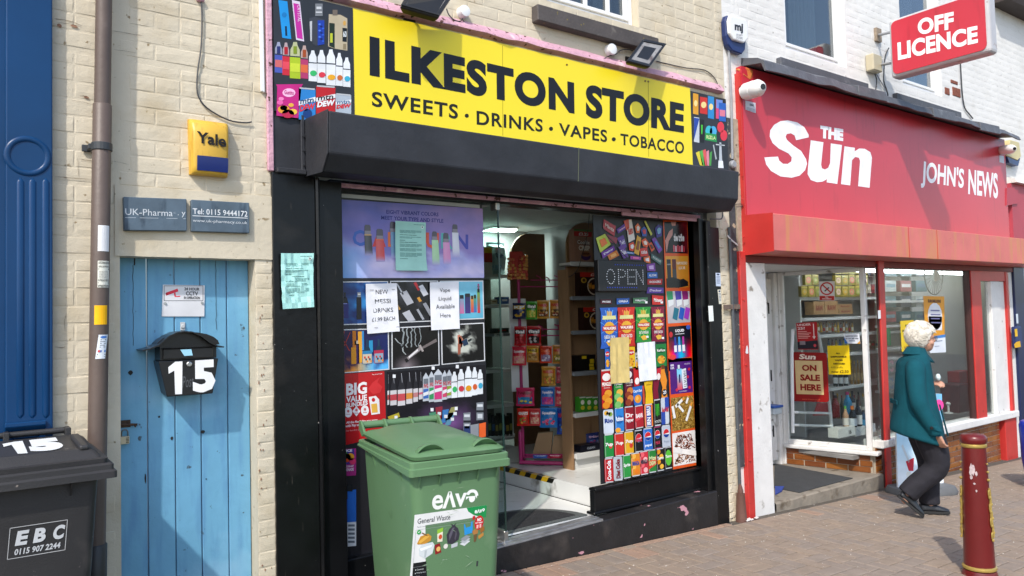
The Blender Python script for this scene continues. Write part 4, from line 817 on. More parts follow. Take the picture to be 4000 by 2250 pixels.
dev(830, 590, 905, 775, 832, 884, 507, '#2c2b30', '#c8a070'); dev(928, 632, 1012, 830, 936, 992, 544, '#cf3434', '#e8684a'); dev(1058, 570, 1118, 800, 1054, 1100, 480, '#5484ae'); dev(1417, 640, 1487, 860, 1420, 1462, 565, '#a8d8a0'); dev(1514, 660, 1586, 850, 1517, 1562, 578, '#d884bc'); dev(1594, 575, 1662, 790, 1597, 1640, 504, '#d6d6e2')
p.build('picture', prg, lp)
def framed(q, fn, fr='d2'):
    p = Pr(ypl(GL)); p.px(fr, [q[0], q[3], q[2], q[1]], '#d8d9dc', 0)
    c_ = [sum(a[i] for a in q)/4 for i in (0, 1)]; k = 14
    ins = [(a[0]+(k if a[0] < c_[0] else -k), a[1]+(k if a[1] < c_[1] else -k)) for a in q]
    m_ = p.tile(fr, *ins); fn(p, m_); p.build('picture', prg, lp)
def fog(c0, c1, c2, sd, sc=3., pw=1., off=0.):
    def f(u, v):
        n = mnoise.fractal(Vector((u*sc, v*sc, sd)), .9, 2., 5); t = max(0, min(1, .5+n*pw+off)); a = mixc(hx(c0), hx(c1), t); return sl(mixc(a, hx(c2), max(0, t-.6)*1.5))
    return f
def tA(p, m_):
    p.grid(m_, 20, 18, lambda u, v: sl(mixc(hx('#0d2a66'), hx('#2f8fd0'), max(0, min(1, .3+.8*mnoise.fractal(Vector((u*3, v*3, 1)), .9, 2., 4)+.45*(u-.4))))), 1)
    p.rect(m_, .06, .5, .2, .86, '#1b1f6e', 2); p.uv(m_, [(.06, .5), (.2, .5), (.17, .36), (.09, .36)], '#0c1024', 2); p.rect(m_, .11, .24, .15, .37, '#0c1024', 2); p.rect(m_, .09, .5, .17, .52, '#8a90d0', 3)
    p.rect(m_, .36, .36, .46, .9, '#10131c', 2); p.rect(m_, .38, .24, .45, .36, '#6f777f', 3); p.rect(m_, .39, .28, .44, .3, '#d0d4d8', 4)
framed(((58, 72), (782, 66), (790, 668), (65, 690)), tA)
def tB(p, m_):
    p.grid(m_, 10, 10, fog('#0d0d10', '#1c1c22', '#4a4a50', 4.), 1)
    rr = random.Random(4)
    for (u, v, l, w_, c_) in ((.25, .25, .35, .16, '#a9abb2'), (.62, .1, .28, .12, '#c7c9cf'), (.3, .75, .3, .17, '#b4b6bd'), (.7, .55, .36, .08, '#8d9097'), (.5, .02, .22, .06, '#c63238'), (.57, .4, .12, .06, '#c98f34'), (.12, .05, .3, .03, '#b9bbc0'), (.55, .7, .3, .05, '#9ea1a8'), (.9, .3, .25, .05, '#8d9097'), (.08, .5, .22, .04, '#b98a48'), (.82, .72, .2, .07, '#a2a5ac')):
        a = 1.12; du, dv = math.cos(a), math.sin(a); nu, nv = -dv*w_/2, du*w_/2
        p.uv(m_, [(max(0, min(1, x)), max(0, min(1, y))) for x, y in ((u-nu, v-nv), (u+nu, v+nv), (u+nu+du*l, v+nv+dv*l), (u-nu+du*l, v-nv+dv*l))], c_, 2+rr.randrange(3))
framed(((810, 62), (1490, 58), (1500, 632), (815, 660)), tB)
def tC(p, m_):
    p.grid(m_, 6, 6, lambda u, v: sl(mixc(hx('#7cc4dc'), hx('#5bacc8'), v)), 1)
    for (a, b, c_, d, c1, c2) in ((.43, .38, .54, .86, '#6a9ab0', '#c86a9a'), (.56, .34, .69, .86, '#2a2f58', '#40307a'), (.70, .40, .77, .84, '#d0a040', '#c03a50'), (.77, .38, .84, .84, '#48a878', '#4060b0'), (.86, .22, .93, .86, '#5ab04a', '#c8304a')):
        mm = (lambda a, b, c_, d: lambda u, v: m_(a+(c_-a)*u, b+(d-b)*v))(a, b, c_, d); p.grid(mm, 2, 6, lambda u, v: sl(mixc(hx(c1), hx(c2), v)), 2); p.rect(m_, a+.01, b-.02, c_-.01, b+.08, '#23262c', 3)
    p.rect(m_, .875, .06, .915, .22, '#b04a80', 3); p.rect(m_, .865, .12, .925, .16, '#70787c', 4)
framed(((1512, 62), (2130, 57), (2142, 600), (1520, 625)), tC)
def tD(p, m_):
    p.grid(m_, 24, 20, lambda u, v: sl(mixc(mixc(hx('#2a1440'), hx('#15235c'), u), mixc(hx('#f09030'), hx('#58b4ee'), max(0, min(1, (u-.25)*2.2))), max(0, min(1, (v-.72+.25*mnoise.fractal(Vector((u*5, v*4, 2)), .9, 2., 4))*4)))), 1)
    for (u0, v0, u1, v1) in ((.02, .1, .2, .5), (.1, .02, .02, .6), (.22, .05, .06, .45)): p.uv(m_, [(u0, v0), (u0+.015, v0), (u1+.02, v1), (u1, v1)], '#b0352a', 2)
    for (a, b, c_, d, cc) in ((.24, .42, .34, .82, '#d89024'), (.27, .02, .34, .42, '#c8741e'), (.34, .34, .40, .82, '#3a2358'), (.38, .04, .46, .8, '#e0a030'), (.46, .03, .5, .5, '#3088c8'), (.60, .27, .68, .56, '#2a90c0'), (.31, .26, .38, .36, '#c9b4a0')): p.rect(m_, a, b, c_, d, cc, 3)
    for (a, c1, c2) in ((.46, '#2c7aa8', '#c8b8a0'), (.7, '#b02a48', '#8aa4b8')):
        p.rect(m_, a, .52, a+.2, .84, c1, 4); p.rect(m_, a+.01, .6, a+.19, .83, c2, 5); p.uv(m_, [(a+.03, .52), (a+.17, .52), (a+.14, .42), (a+.06, .42)], '#16324a', 4); p.rect(m_, a+.08, .24, a+.12, .42, '#1d3a58', 4)
        for k in range(6): p.disc(m_, a+.05+.025*k, .68+.05*(k % 3), .018, .03, ('#c83a2c', '#2a3c50', '#e0903a')[k % 3], 6)
framed(((68, 750), (790, 730), (800, 1318), (75, 1375)), tD)
def smoke(p, m_, pts, wd, c_, lay=3):
    for i in range(len(pts)-1):
        (a, b), (c0, d) = pts[i], pts[i+1]; p.uv(m_, [(a-wd, b), (a+wd, b), (c0+wd, d), (c0-wd, d)], c_, lay)
def tE(p, m_):
    p.grid(m_, 18, 16, lambda u, v: sl(mixc(hx('#0d0b0e'), hx('#b9a9ae'), max(0, .75-2.2*math.hypot(u-.3, v-.98)))), 1)
    for s_ in range(5):
        x = .22+.09*s_; pts = [(x+.06*mnoise.noise(Vector((s_*3.1, t*5, 0))), t*.5) for t in np.linspace(0, 1, 9)]; smoke(p, m_, pts, .016-.002*s_, '#8d9496')
    smoke(p, m_, [(.05, .25), (.12, .36), (.2, .42), (.22, .6), (.28, .68)], .012, '#a4aaab')
    p.uv(m_, [(.27, .78), (.3, .84), (.62, .58), (.58, .5)], '#8d8586', 3); p.uv(m_, [(.33, .74), (.35, .78), (.55, .6), (.53, .56)], '#e4e0e0', 4); p.uv(m_, [(.62, .58), (.6, .53), (.95, .32), (.97, .4)], '#6f6665', 3); p.uv(m_, [(.56, .47), (.6, .45), (.67, .62), (.63, .64)], '#a49b98', 4); p.uv(m_, [(.25, .8), (.3, .76), (.34, .84), (.28, .88)], '#19171a', 4)
framed(((830, 722), (1500, 690), (1512, 1258), (832, 1315)), tE)
def tF(p, m_):
    p.grid(m_, 26, 22, lambda u, v: sl(mixc(hx('#0c0c0e'), hx('#c4c8bc'), max(0, min(1, (.34-math.hypot((u-.5)*1.0, (v-.5)*.72)+.30*mnoise.fractal(Vector((u*4, v*4, 7)), .8, 2., 4))*4.5)))), 1)
    for k in range(4): p.uv(m_, [(.36+.035*k, .28+.05*k), (.42+.035*k, .26+.03*k), (.46, .6), (.38, .62)], ('#b9705a', '#a85c46', '#c4826a', '#8a4634')[k], 2)
    p.uv(m_, [(.45, .32), (.66, .22), (.70, .27), (.5, .4)], '#15171a', 3); p.uv(m_, [(.6, .42), (.7, .38), (.7, .44), (.62, .48)], '#22262a', 3); p.uv(m_, [(.46, .44), (.58, .38), (.62, .54), (.5, .58)], '#1d3550', 4); p.uv(m_, [(.36, .5), (.44, .52), (.42, .78), (.36, .8)], '#9a5540', 3)
framed(((1530, 682), (2140, 652), (2155, 1195), (1540, 1250)), tF)
# bundle poster
p = Pr(ypl(GL)); q = ((373, 362), (622, 344), (634, 690), (378, 752)); p.px('a2', [q[0], q[3], q[2], q[1]], '#b81d22', 1)
p.ptext('a2', 'BIG', (416, 412), (528, 400), (416, 478), '#ebe6e6', 3, bold=.04); p.ptext('a2', 'VALUE', (416, 482), (528, 470), (416, 514), '#ebe6e6', 3, bold=.035); p.ptext('a2', 'BUNDLES', (416, 518), (532, 502), (416, 542), '#ebe6e6', 3, bold=.035); p.ptext('a2', 'Pay as you go', (556, 360), (610, 354), (556, 368), '#ebd6d6', 3, bold=.02)
for k, (a, b) in enumerate(((427, 566), (471, 560), (517, 556))): 
    mm = p.tile('a2', (a-24, b-28), (a+24, b-28), (a+24, b+28), (a-24, b+28))
    (p.uv(mm, [(.5, .0), (.05, .5), (.5, 1), (.95, .5)], '#e9e4e4', 3) if k == 1 else p.disc(mm, .5, .5, .45, .5, '#e9e4e4', 3)); p.disc(mm, .5, .4, .14, .14, '#c86a6c', 4); p.rect(mm, .28, .66, .72, .72, '#c86a6c', 4)
p.px('a2', [(538, 484), (576, 478), (594, 498), (598, 574), (552, 580)], '#e8e4e2', 3); p.px('a2', [(550, 522), (582, 518), (586, 566), (555, 570)], '#e0ae4a', 4); p.disc(p.tile('a2', (553, 488), (572, 488), (572, 510), (553, 510)), .5, .5, .5, .5, '#c22026', 4)
p.ptext('a2', 'All the flexibility you want', (416, 616), (585, 600), (416, 632), '#ebdada', 3, bold=.03); p.ptext('a2', 'with Pay as you go bundles.', (412, 634), (590, 614), (412, 652), '#ebdada', 3, bold=.03); p.ptext('a2', 'Our bundles give you', (412, 662), (520, 650), (412, 674), '#d89a9a', 3)
p.px('a2', [(535, 440), (560, 405), (600, 375), (585, 405), (612, 430), (600, 460), (560, 470)], '#cc3034', 2); p.build('picture', prg, lp)
# bottles and devices printed on the lower panel
p = Pr(ypl(GL)); rr = random.Random(2)
p.grid(p.tile('a2', (636, 350), (1165, 310), (1185, 720), (640, 760)), 22, 18, lambda u, v: sl(mixc(hx('#15141b'), hx('#8a5a9c'), max(0, min(1, .85-2.6*math.hypot((u-.58)*.9, v-.72)+.3*mnoise.fractal(Vector((u*4, v*4, 4)), .9, 2., 4))))), 0)
for (a, b, c_, d, lab) in ((636, 362, 650, 528, '#a03a3a'), (652, 360, 690, 530, '#b8404a'), (692, 356, 736, 532, '#c04850'), (738, 352, 775, 522, '#d08a3a'), (776, 350, 805, 512, '#b87a7a'), (806, 348, 830, 498, '#c0607a')):
    w_ = c_-a; p.px('a2', [(a+w_*.45, b), (a+w_*.2, b+55), (a+2, b+90), (a+2, d), (c_-2, d-4), (c_-2, b+86), (c_-w_*.2, b+52), (a+w_*.55, b)], '#25252b', 2); p.px('a2', [(a+2, b+90), (a+2, d), (c_-2, d-4), (c_-2, b+86)], '#c9c6c8', 3); p.px('a2', [(a+2, b+112), (a+2, d-26), (c_-2, d-30), (c_-2, b+108)], lab, 4); p.px('a2', [(a+w_*.46, b), (a+w_*.52, b), (a+w_*.62, b+50), (a+w_*.58, b+50)], '#b0b0b6', 3)
for (a, b, c_, d, lab) in ((830, 352, 862, 508, '#3a68b0'), (862, 345, 890, 512, '#38945a'), (890, 332, 934, 512, '#c83a78'), (934, 340, 960, 500, '#c8486a'), (958, 336, 985, 492, '#8a9a3a')):
    w_ = c_-a; p.px('a2', [((a+c_)/2, b), (a, b+28), (a, d), (c_, d-4), (c_, b+26)], '#b9bfc6', 2); p.px('a2', [(a+3, b+34), (a+3, b+62), (c_-3, b+60), (c_-3, b+32)], '#6a7078', 3); p.px('a2', [(a+2, b+90), (a+2, d-14), (c_-2, d-18), (c_-2, b+86)], lab, 3); p.ptext('a2', 'IVG', (a+4, b+62), (c_-4, b+60), (a+4, b+84), '#b02a3a', 4, bold=.04); p.px('a2', [(a+2, b+110), (a+2, b+128), (c_-2, b+118), (c_-2, b+100)], '#dfe2e4', 4)
for (a, b, c_, d, lab) in ((984, 348, 1016, 490, '#38a860'), (1018, 334, 1054, 486, '#c83a48'), (1056, 320, 1094, 484, '#d8941e'), (1094, 324, 1124, 476, '#c8582c'), (1124, 336, 1154, 470, '#3aa0c4')): ebottle(p, 'a2', a, b, c_, d, '#dfe3e6', '#dfe3e6', '#e6e9ea', -3); p.disc(p.tile('a2', (a+4, d-62), (c_-2, d-64), (c_-2, d-32), (a+4, d-30)), .5, .5, .5, .5, lab, 4)
for (a, b) in ((674, 372), (884, 328), (1014, 320), (878, 552), (1008, 546), (684, 594)): bx(p, 'a2', a-8, b-9, a+8, b+9, '#e6e8ea', 6)
for k, (a, b, cc) in enumerate(((880, 590, '#4a8a6a'), (915, 560, '#8a2a3a'), (950, 575, '#3a74b0'), (985, 590, '#5a8aa4'), (1000, 560, '#94905a'))): p.px('a2', [(a-18, b-20), (a+20, b-26), (a+34-k*14, b+44), (a+4-k*14, b+52)], cc, 3); bx(p, 'a2', a-6, b+5, a+12, b+22, '#d9dde0', 4)
for (a, b) in ((1068, 570), (1138, 515)):
    bx(p, 'a2', a-20, b, a+18, b+95, '#7a7f86', 3, -4); bx(p, 'a2', a-16, b+8, a+14, b+22, '#d0d4d8', 4); bx(p, 'a2', a-20, b+40, a+18, b+52, '#23262b', 4); bx(p, 'a2', a-14, b+60, a+12, b+84, '#c4c8cc', 4)
bx(p, 'a2', 1050, 640, 1085, 700, '#2a3c6a', 4); bx(p, 'a2', 1086, 635, 1130, 705, '#8a8e94', 4, -8); bx(p, 'a2', 1132, 628, 1168, 705, '#e0602a', 5, -8)
p.px('a2', [(640, 590), (700, 568), (706, 590), (650, 616)], '#b0a030', 3); bx(p, 'a2', 640, 612, 700, 622, '#5a7a3a', 4)
# foot of the panel, partly behind the green bin
bx(p, 'a2', 378, 766, 470, 912, '#a8307c', 2, -6); bx(p, 'a2', 384, 770, 460, 850, '#4a3a8c', 3, -6)
for (a, b, r, cc) in ((405, 800, 22, '#58a848'), (418, 812, 24, '#d8502a'), (440, 806, 20, '#e8a030'), (398, 830, 16, '#2a9ac0'), (450, 830, 18, '#d83a6a')): p.disc(p.tile('a2', (a-r, b-r), (a+r, b-r), (a+r, b+r), (a-r, b+r)), .5, .5, .5, .5, cc, 4)
p.ptext('a2', 'NICE', (398, 768), (448, 764), (398, 782), '#f0e8f0', 5, bold=.05); p.ptext('a2', 'BLACKCURRANT', (392, 855), (456, 850), (392, 866), '#f0d8e8', 5, bold=.03); p.ptext('a2', 'LEMONADE', (396, 870), (456, 865), (396, 886), '#f0d8e8', 5, bold=.04)
bx(p, 'a2', 380, 1042, 424, 1296, '#1d50b0', 2, -8); bx(p, 'a2', 382, 1000, 418, 1045, '#15171c', 3, -4); bx(p, 'a2', 424, 990, 470, 1170, '#2a68c4', 2, -8); bx(p, 'a2', 422, 1160, 470, 1290, '#d8dce2', 3, -4); bx(p, 'a2', 420, 955, 450, 992, '#25282c', 3); p.disc(p.tile('a2', (392, 1095), (414, 1095), (414, 1120), (392, 1120)), .5, .5, .5, .5, '#a8c0e8', 3)
for k in range(5): bx(p, 'a2', 426, 1170+k*22, 462, 1182+k*22, '#6a7480', 4)
p.build('picture', prg, lp)
# ---- notes stuck to the posters
def paper(label, fr, q, Y, col, draw, lift=.006, curl=0., cat='notice', mat=None, sub=6, crump=0., sd=1):
    p = Pr(ypl(Y)); t = p.tile(fr, *q); n = sub; p.base = 0
    def pos(u, v):
        a = np.array(t(u, v)); a = a+np.array((0, -.002-lift*(.3+.7*abs(2*u-1)**2*abs(2*v-1)**2)+crump*mnoise.noise(Vector((u*6, v*8, sd)))-curl*max(0, (v-.75))*u, 0)); return a
    for j in range(n):
        for i in range(n): p.uv(pos, [(i/n, j/n), (i/n, (j+1)/n), ((i+1)/n, (j+1)/n), ((i+1)/n, j/n)], col, 0)
    p.lay = 1; draw(p, pos)
    return tag(p.build('notice', mat or prm), label, cat)
def lines(p, m_, rows, c='#5a8a86'):
    for (v, u0, u1, *k) in rows: 
        n = 4
        for i in range(n): p.rect(m_, u0+(u1-u0)*i/n, v, u0+(u1-u0)*(i+.93)/n, v+.009, k[0] if k else c, 2)
def dM(p, m_):
    for s, u0, v0, u1, v1 in (('NEW', .31, .125, .70, .215), ('MESSI', .27, .315, .76, .405), ('DRINKS', .22, .50, .83, .59), ('£1.99 EACH', .16, .685, .88, .765)): p.text(m_, s, u0, v0, u1, v1, '#3c3d44', 3, bold=.0)
    for (u, v, a) in ((.12, .12, .13), (.83, .12, .1), (.22, .88, .1), (.88, .90, .12)): p.rect(m_, u, v, u+a, v+.012, '#9a9aa0', 3)
paper('white sheet on the left posters offering new drinks at £1.99 each', 'd2', ((458, 105), (895, 95), (940, 775), (482, 812)), GL-.006, '#e9e9ee', dM, crump=.004)
def dV(p, m_):
    for s, u0, v0, u1, v1 in (('Vape', .33, .13, .69, .235), ('Liquid', .29, .31, .72, .41), ('Available', .19, .47, .84, .56), ('Here', .33, .66, .69, .745)): p.text(m_, s, u0, v0, u1, v1, '#42434a', 3)
paper('white sheet on the left posters saying vape liquid is available here', 'd2', ((1365, 82), (1775, 74), (1790, 738), (1386, 762)), GL-.006, '#e9e9ee', dV, crump=.003, sd=4)
rowsN = [(.18+.022*k, .14, .86-.2*(k == 2)) for k in range(3)]+[(.27, .14, .7, '#33605c')]+[(.31+.022*k, .14, .85-.3*k) for k in range(2)]+[(.38, .14, .32, '#33605c'), (.42, .14, .72, '#33605c')]+[(.46+.022*k, .14, .87-.1*(k == 2)) for k in range(3)]+[(.55+.022*k, .14, .87-.2*(k == 2)) for k in range(3)]+[(.64+.022*k, .14, .87-.15*(k == 3)) for k in range(4)]+[(.755, .14, .40, '#33605c'), (.05, .6, .95)]
def dN(p, m_): lines(p, m_, rowsN); p.disc(m_, .88, .10, .05, .035, '#d8ece6', 2); p.disc(m_, .88, .10, .02, .015, '#2a4a48', 3)
paper('pale green typed notice fixed to the lilac poster', 'a1', ((1097, 475), (1362, 490), (1368, 910), (1101, 906)), GL-.014, '#a6d8cc', dN, curl=.05)
paper('crumpled pale green typed notice taped to the black pilaster left of the window', 'a1', ((97, 758), (382, 757), (385, 1225), (112, 1243)), -.026, '#abe0d9', dN, lift=.016, crump=.012, sub=10, sd=8)
# ================================================================== right-hand window
rp = thing('window_poster', 'tall window panel of snack, drink and vape pictures right of the shop doorway', 'poster', (4.35, GR, .4))
m = MB(); m.box(gxl-.012, gxr, GR+.004, GR+.012, .405, 2.40); m.build('backing', MATS['black_vinyl'], rp)
p = Pr(ypl(GR)); A5, A6 = 'a5', 'a6'
SN = [([(130, 125), (235, 185), (222, 275), (120, 205)], '#b03038', '#e8c8c0', 'Mints'), ([(150, 255), (250, 290), (240, 340), (160, 320)], '#8a2438', None, None), ([(60, 290), (142, 252), (190, 345), (98, 418)], '#b8c840', '#e0702a', None), ([(105, 415), (215, 355), (225, 395), (120, 470)], '#6a2a90', '#e8e0f0', 'Dairy'), ([(160, 440), (240, 395), (265, 440), (180, 485)], '#c8702a', '#e0a050', None), ([(240, 215), (315, 160), (322, 210), (255, 250)], '#5a2a98', '#e8b0d0', 'Caramel'), ([(320, 135), (370, 125), (400, 300), (345, 330)], '#e4dcd4', '#d04028', 'Bueno'), ([(300, 140), (345, 125), (352, 200), (325, 225)], '#d04a24', None, None), ([(245, 290), (300, 262), (330, 370), (285, 385)], '#5a3090', '#d8d0e8', 'Twirl'), ([(400, 190), (425, 158), (450, 195), (440, 245), (412, 245)], '#e8743a', '#f0e8e0', None), ([(450, 215), (480, 188), (505, 215), (500, 275), (465, 275)], '#3a58a8', '#c83a4a', None), ([(480, 145), (492, 138), (552, 255), (538, 270)], '#c8c84a', None, None), ([(575, 205), (605, 170), (640, 190), (635, 270), (590, 290)], '#3a2a88', '#7ab0d8', None), ([(420, 265), (455, 290), (435, 440), (392, 420)], '#d8a02a', '#8a4a1a', None), ([(455, 310), (490, 290), (520, 330), (510, 370), (470, 360)], '#e05a2a', '#f0e0d0', None), ([(345, 340), (385, 322), (402, 360), (385, 405), (350, 395)], '#d8482a', '#e8e4e0', None), ([(440, 385), (505, 368), (520, 445), (450, 452)], '#c83028', '#f0e0dc', 'KitKat'), ([(515, 340), (545, 325), (575, 385), (545, 410)], '#d0502a', '#50281a', None), ([(545, 300), (575, 280), (640, 390), (610, 425)], '#7838a0', '#4a78c0', None), ([(250, 370), (300, 350), (345, 455), (300, 470)], '#60308a', '#e0d8e8', 'Flake'), ([(315, 405), (395, 415), (395, 432), (318, 425)], '#2a68b0', '#e8e8f0', 'SNICKERS'), ([(360, 445), (455, 455), (450, 480), (362, 475)], '#a83a9a', '#e870a0', None), ([(475, 460), (530, 445), (535, 510), (480, 500)], '#d86a30', '#f0e8e4', None), ([(545, 425), (640, 485), (622, 525), (538, 465)], '#4a6a68', '#d8e0dc', 'MILK CHOCOLATE'), ([(500, 520), (575, 508), (580, 580), (508, 575)], '#7a3a98', '#c8a8d8', None), ([(508, 590), (595, 588), (598, 638), (510, 640)], '#2a62b0', '#e8ecf4', 'ALL STARS'), ([(508, 650), (640, 645), (636, 695), (508, 695)], '#b02430', '#ece0e0', 'DODGERS'), ([(512, 718), (648, 722), (648, 770), (500, 772)], '#5a3a98', '#e8d8f0', 'Decker'), ([(100, 825), (200, 822), (198, 866), (102, 862)], '#4a1a2c', '#e8e4ea', 'SNICKERS'), ([(240, 815), (352, 812), (350, 862), (242, 868)], '#2a5aa8', '#dfe6f0', 'OREO'), ([(382, 812), (512, 805), (508, 860), (384, 858)], '#4a7a58', '#e8ece8', 'MilkyWay'), ([(548, 785), (648, 795), (646, 870), (550, 870)], '#c02a28', '#f0e4e0', 'Maltesers')]
for k, (q, c_, c2, tx) in enumerate(SN):
    p.px(A5, q, c_, 1+(k % 4))
    if c2:
        cx_, cy_ = sum(a[0] for a in q)/len(q), sum(a[1] for a in q)/len(q)
        if tx and len(q) == 4:
            s = .12; g = p.tile(A5, *[(a[0]*(1-s)+cx_*s, a[1]*(1-s)+cy_*s) for a in q]); p.text(g, tx, .08, .28, .92, .72, c2, 6+(k % 4), bold=.03)
        else: p.px(A5, [(cx_+(a[0]-cx_)*.55, cy_+(a[1]-cy_)*.5) for a in q], c2, 6+(k % 4))
# crisp packets
def packet(fr, x0, y0, x1, y1, c_, c2, brand, sub, sk=0, ln=0):
    m_ = p.tile(fr, (x0, y0), (x1, y0+sk), (x1+ln, y1+sk), (x0+ln, y1)); p.uv(m_, [(0, 0), (.06, .12), (.03, .5), (.06, .88), (0, 1), (1, 1), (.94, .88), (.97, .5), (.94, .12), (1, 0)], c_, 1)
    for t in np.linspace(.3, 2.84, 7): p.uv(m_, [(.5, .5), (.5+.5*math.cos(t)-.03, .5-.48*math.sin(t)), (.5+.5*math.cos(t)+.03, .5-.48*math.sin(t))], c2, 2)
    for t in np.linspace(.3, 2.84, 5): p.uv(m_, [(.5, .5), (.5+.45*math.cos(t)-.03, .5+.42*math.sin(t)), (.5+.45*math.cos(t)+.03, .5+.42*math.sin(t))], c2, 2)
    for k in range(4): p.rect(m_, .38+.07*k, .08+.02*(k % 2), .43+.07*k, .24, '#e0b448', 3)
    p.uv(m_, [(.15, .2), (.85, .2), (.88, .29), (.12, .29)], '#d8d490', 4); p.disc(m_, .5, .5, .30, .155, '#e0a838', 4); p.uv(m_, [(.12, .46), (.88, .44), (.88, .56), (.12, .57)], '#b82a22', 5); p.text(m_, brand, .15, .47, .85, .54, '#f2e6dc', 6, bold=.05)
    p.text(m_, sub, .2, .68, .8, .76, '#ece8e4', 5, bold=.02); p.uv(m_, [(.3, .84), (.5, .8), (.72, .82), (.7, .92), (.45, .94)], '#e0b040', 4)
for a in ((95, 898, 252, 1255, '#2858b0', '#5a9ae0', 'WALKERS', 'CHEESE & ONION'), (245, 895, 402, 1240, '#c02c24', '#e86a4a', 'WALKERS', 'READY SALTED'), (402, 893, 540, 1200, '#2a8a3a', '#7ac860', 'WALKERS', 'SALT & VINEGAR'), (538, 890, 660, 1195, '#781838', '#c04a60', 'WALKERS', 'SMOKY BACON')): packet(A5, *a, sk=-5, ln=6)
for (a, b, c_, d, cc, tx) in ((138, 1250, 180, 1440, '#2a62b4', 'Lay'), (325, 1235, 400, 1430, '#e0b820', 'Lays'), (400, 1290, 425, 1440, '#b8b4b0', 'M'), (580, 1215, 672, 1410, '#1f7a3c', 'KurKure')):
    m_ = p.tile(A5, (a, b), (c_, b-6), (c_+6, d-6), (a+6, d)); p.rect(m_, 0, 0, 1, 1, cc, 1); p.disc(m_, .5, .28, .42, .12, '#c83028' if 'L' in tx else '#145a2a', 2); p.text(m_, tx, .12, .22, .88, .34, '#f4f0e8', 3, bold=.03); p.disc(m_, .5, .7, .36, .18, '#e0a02c', 2)
    for k in range(7): p.disc(m_, .5+.28*math.cos(k), .7+.14*math.sin(k), .10, .05, '#c87a1c' if k % 2 else '#e8b848', 3)
for (a, b) in ((168, 1190), (505, 1150), (640, 1160), (496, 850), (630, 850)): bx(p, A5, a-10, b-9, a+10, b+9, '#e8eaec', 9)
# tubes, bottles and cans, row by row
def tube(x0, y0, x1, y1, c_, tx, food, sk):
    m_ = p.tile(A6, (x0, y0), (x1, y0+sk), (x1+10, y1+sk), (x0+10, y1)); p.rect(m_, 0, 0, 1, 1, c_, 1); p.rect(m_, 0, 0, .08, 1, '#1c1a1a', 2) if False else None
    p.rect(m_, .05, 0, .95, .04, '#c8c4c0', 2); p.disc(m_, .5, .20, .40, .10, '#e8e4e0', 2); p.text(m_, tx, .06, .33, .94, .43, '#f2ece4', 3, bold=.04); p.text(m_, 'ORIGINAL', .2, .46, .8, .49, '#e8dcd0', 3)
    for k in range(4): p.disc(m_, .5+.12*(-1)**k, .62+.10*k, .36, .09, food[k % len(food)], 3+k)
tube(105, 100, 195, 440, '#b01e22', 'PRINGLES', ('#e09a2c', '#d8861e'), -10); tube(212, 90, 290, 435, '#2a8a38', 'PRINGLES', ('#e0b048', '#7ab868'), -10); tube(305, 80, 380, 415, '#5e1830', 'PRINGLES', ('#c87a34', '#8a3a24'), -10)
bx(p, A6, 385, 75, 430, 245, '#c0262a', 1, -8, 10); p.disc(p.tile(A6, (400, 170), (440, 165), (440, 225), (400, 230)), .5, .5, .5, .5, '#f0e8e4', 2)
m_ = p.tile(A6, (378, 252), (466, 236), (464, 405), (392, 412)); p.uv(m_, [(0, 0), (1, 0), (.94, 1), (.06, 1)], '#2a68b8', 2); p.text(m_, 'Capri-Sun', .06, .16, .94, .34, '#eaf0f8', 3, bold=.03); p.disc(m_, .5, .66, .38, .22, '#e0902a', 3); p.disc(m_, .42, .62, .16, .12, '#f0b050', 4)
for (pts, cc) in (([(478, 205), (555, 190), (550, 260), (560, 390), (492, 400), (495, 300)], '#e0b41e'), ([(560, 190), (615, 185), (600, 270), (608, 350), (560, 355)], '#7a1630'), ([(628, 60), (655, 55), (660, 110), (680, 190), (672, 250), (684, 340), (632, 345), (640, 250), (622, 190)], '#e08a2a'), ([(590, 90), (625, 80), (625, 150), (590, 160)], '#c0263a'), ([(466, 240), (480, 236), (490, 395), (470, 400)], '#c04a30')): p.px(A6, pts, cc, 2)
p.px(A6, [(628, 60), (655, 55), (657, 90), (630, 96)], '#6a3a1e', 3); p.disc(p.tile(A6, (636, 270), (678, 264), (680, 325), (638, 332)), .5, .5, .5, .5, '#22242a', 3); p.ptext(A6, '20', (645, 282), (672, 278), (646, 312), '#f0f0f0', 4, bold=.03); p.disc(p.tile(A6, (590, 130), (622, 126), (622, 185), (590, 190)), .5, .5, .5, .5, '#ece4e0', 4); p.ptext(A6, '500ml', (500, 222), (542, 216), (500, 238), '#6a4a10', 3)
def can(x0, y0, x1, y1, c_, tx, tc, sk=-10, rot=0, art=None, top='#c4c8cc', bold=.04, ln=8):
    m_ = p.tile(A6, (x0, y0), (x1, y0+sk), (x1+ln, y1+sk), (x0+ln, y1)); p.uv(m_, [(.08, 0), (0, .07), (0, .93), (.08, 1), (.92, 1), (1, .93), (1, .07), (.92, 0)], c_, 2); p.rect(m_, .08, 0, .92, .045, top, 3); p.rect(m_, .08, .955, .92, 1, top, 3); p.rect(m_, .06, .06, .14, .94, mixc(lin(c_), (.8, .8, .8), .25), 3)
    if art: art(m_)
    if tx:
        for k, t in enumerate(tx if isinstance(tx, tuple) else (tx,)):
            if rot: p.text(m_, t, .25, .1, .72, .9, tc, 6, bold=bold, rot=90)
            else:
                n_ = len(tx) if isinstance(tx, tuple) else 1; p.text(m_, t, .10, .36+.22*k-.08*(n_-1), .92, .54+.22*k-.08*(n_-1), tc, 6, bold=bold)
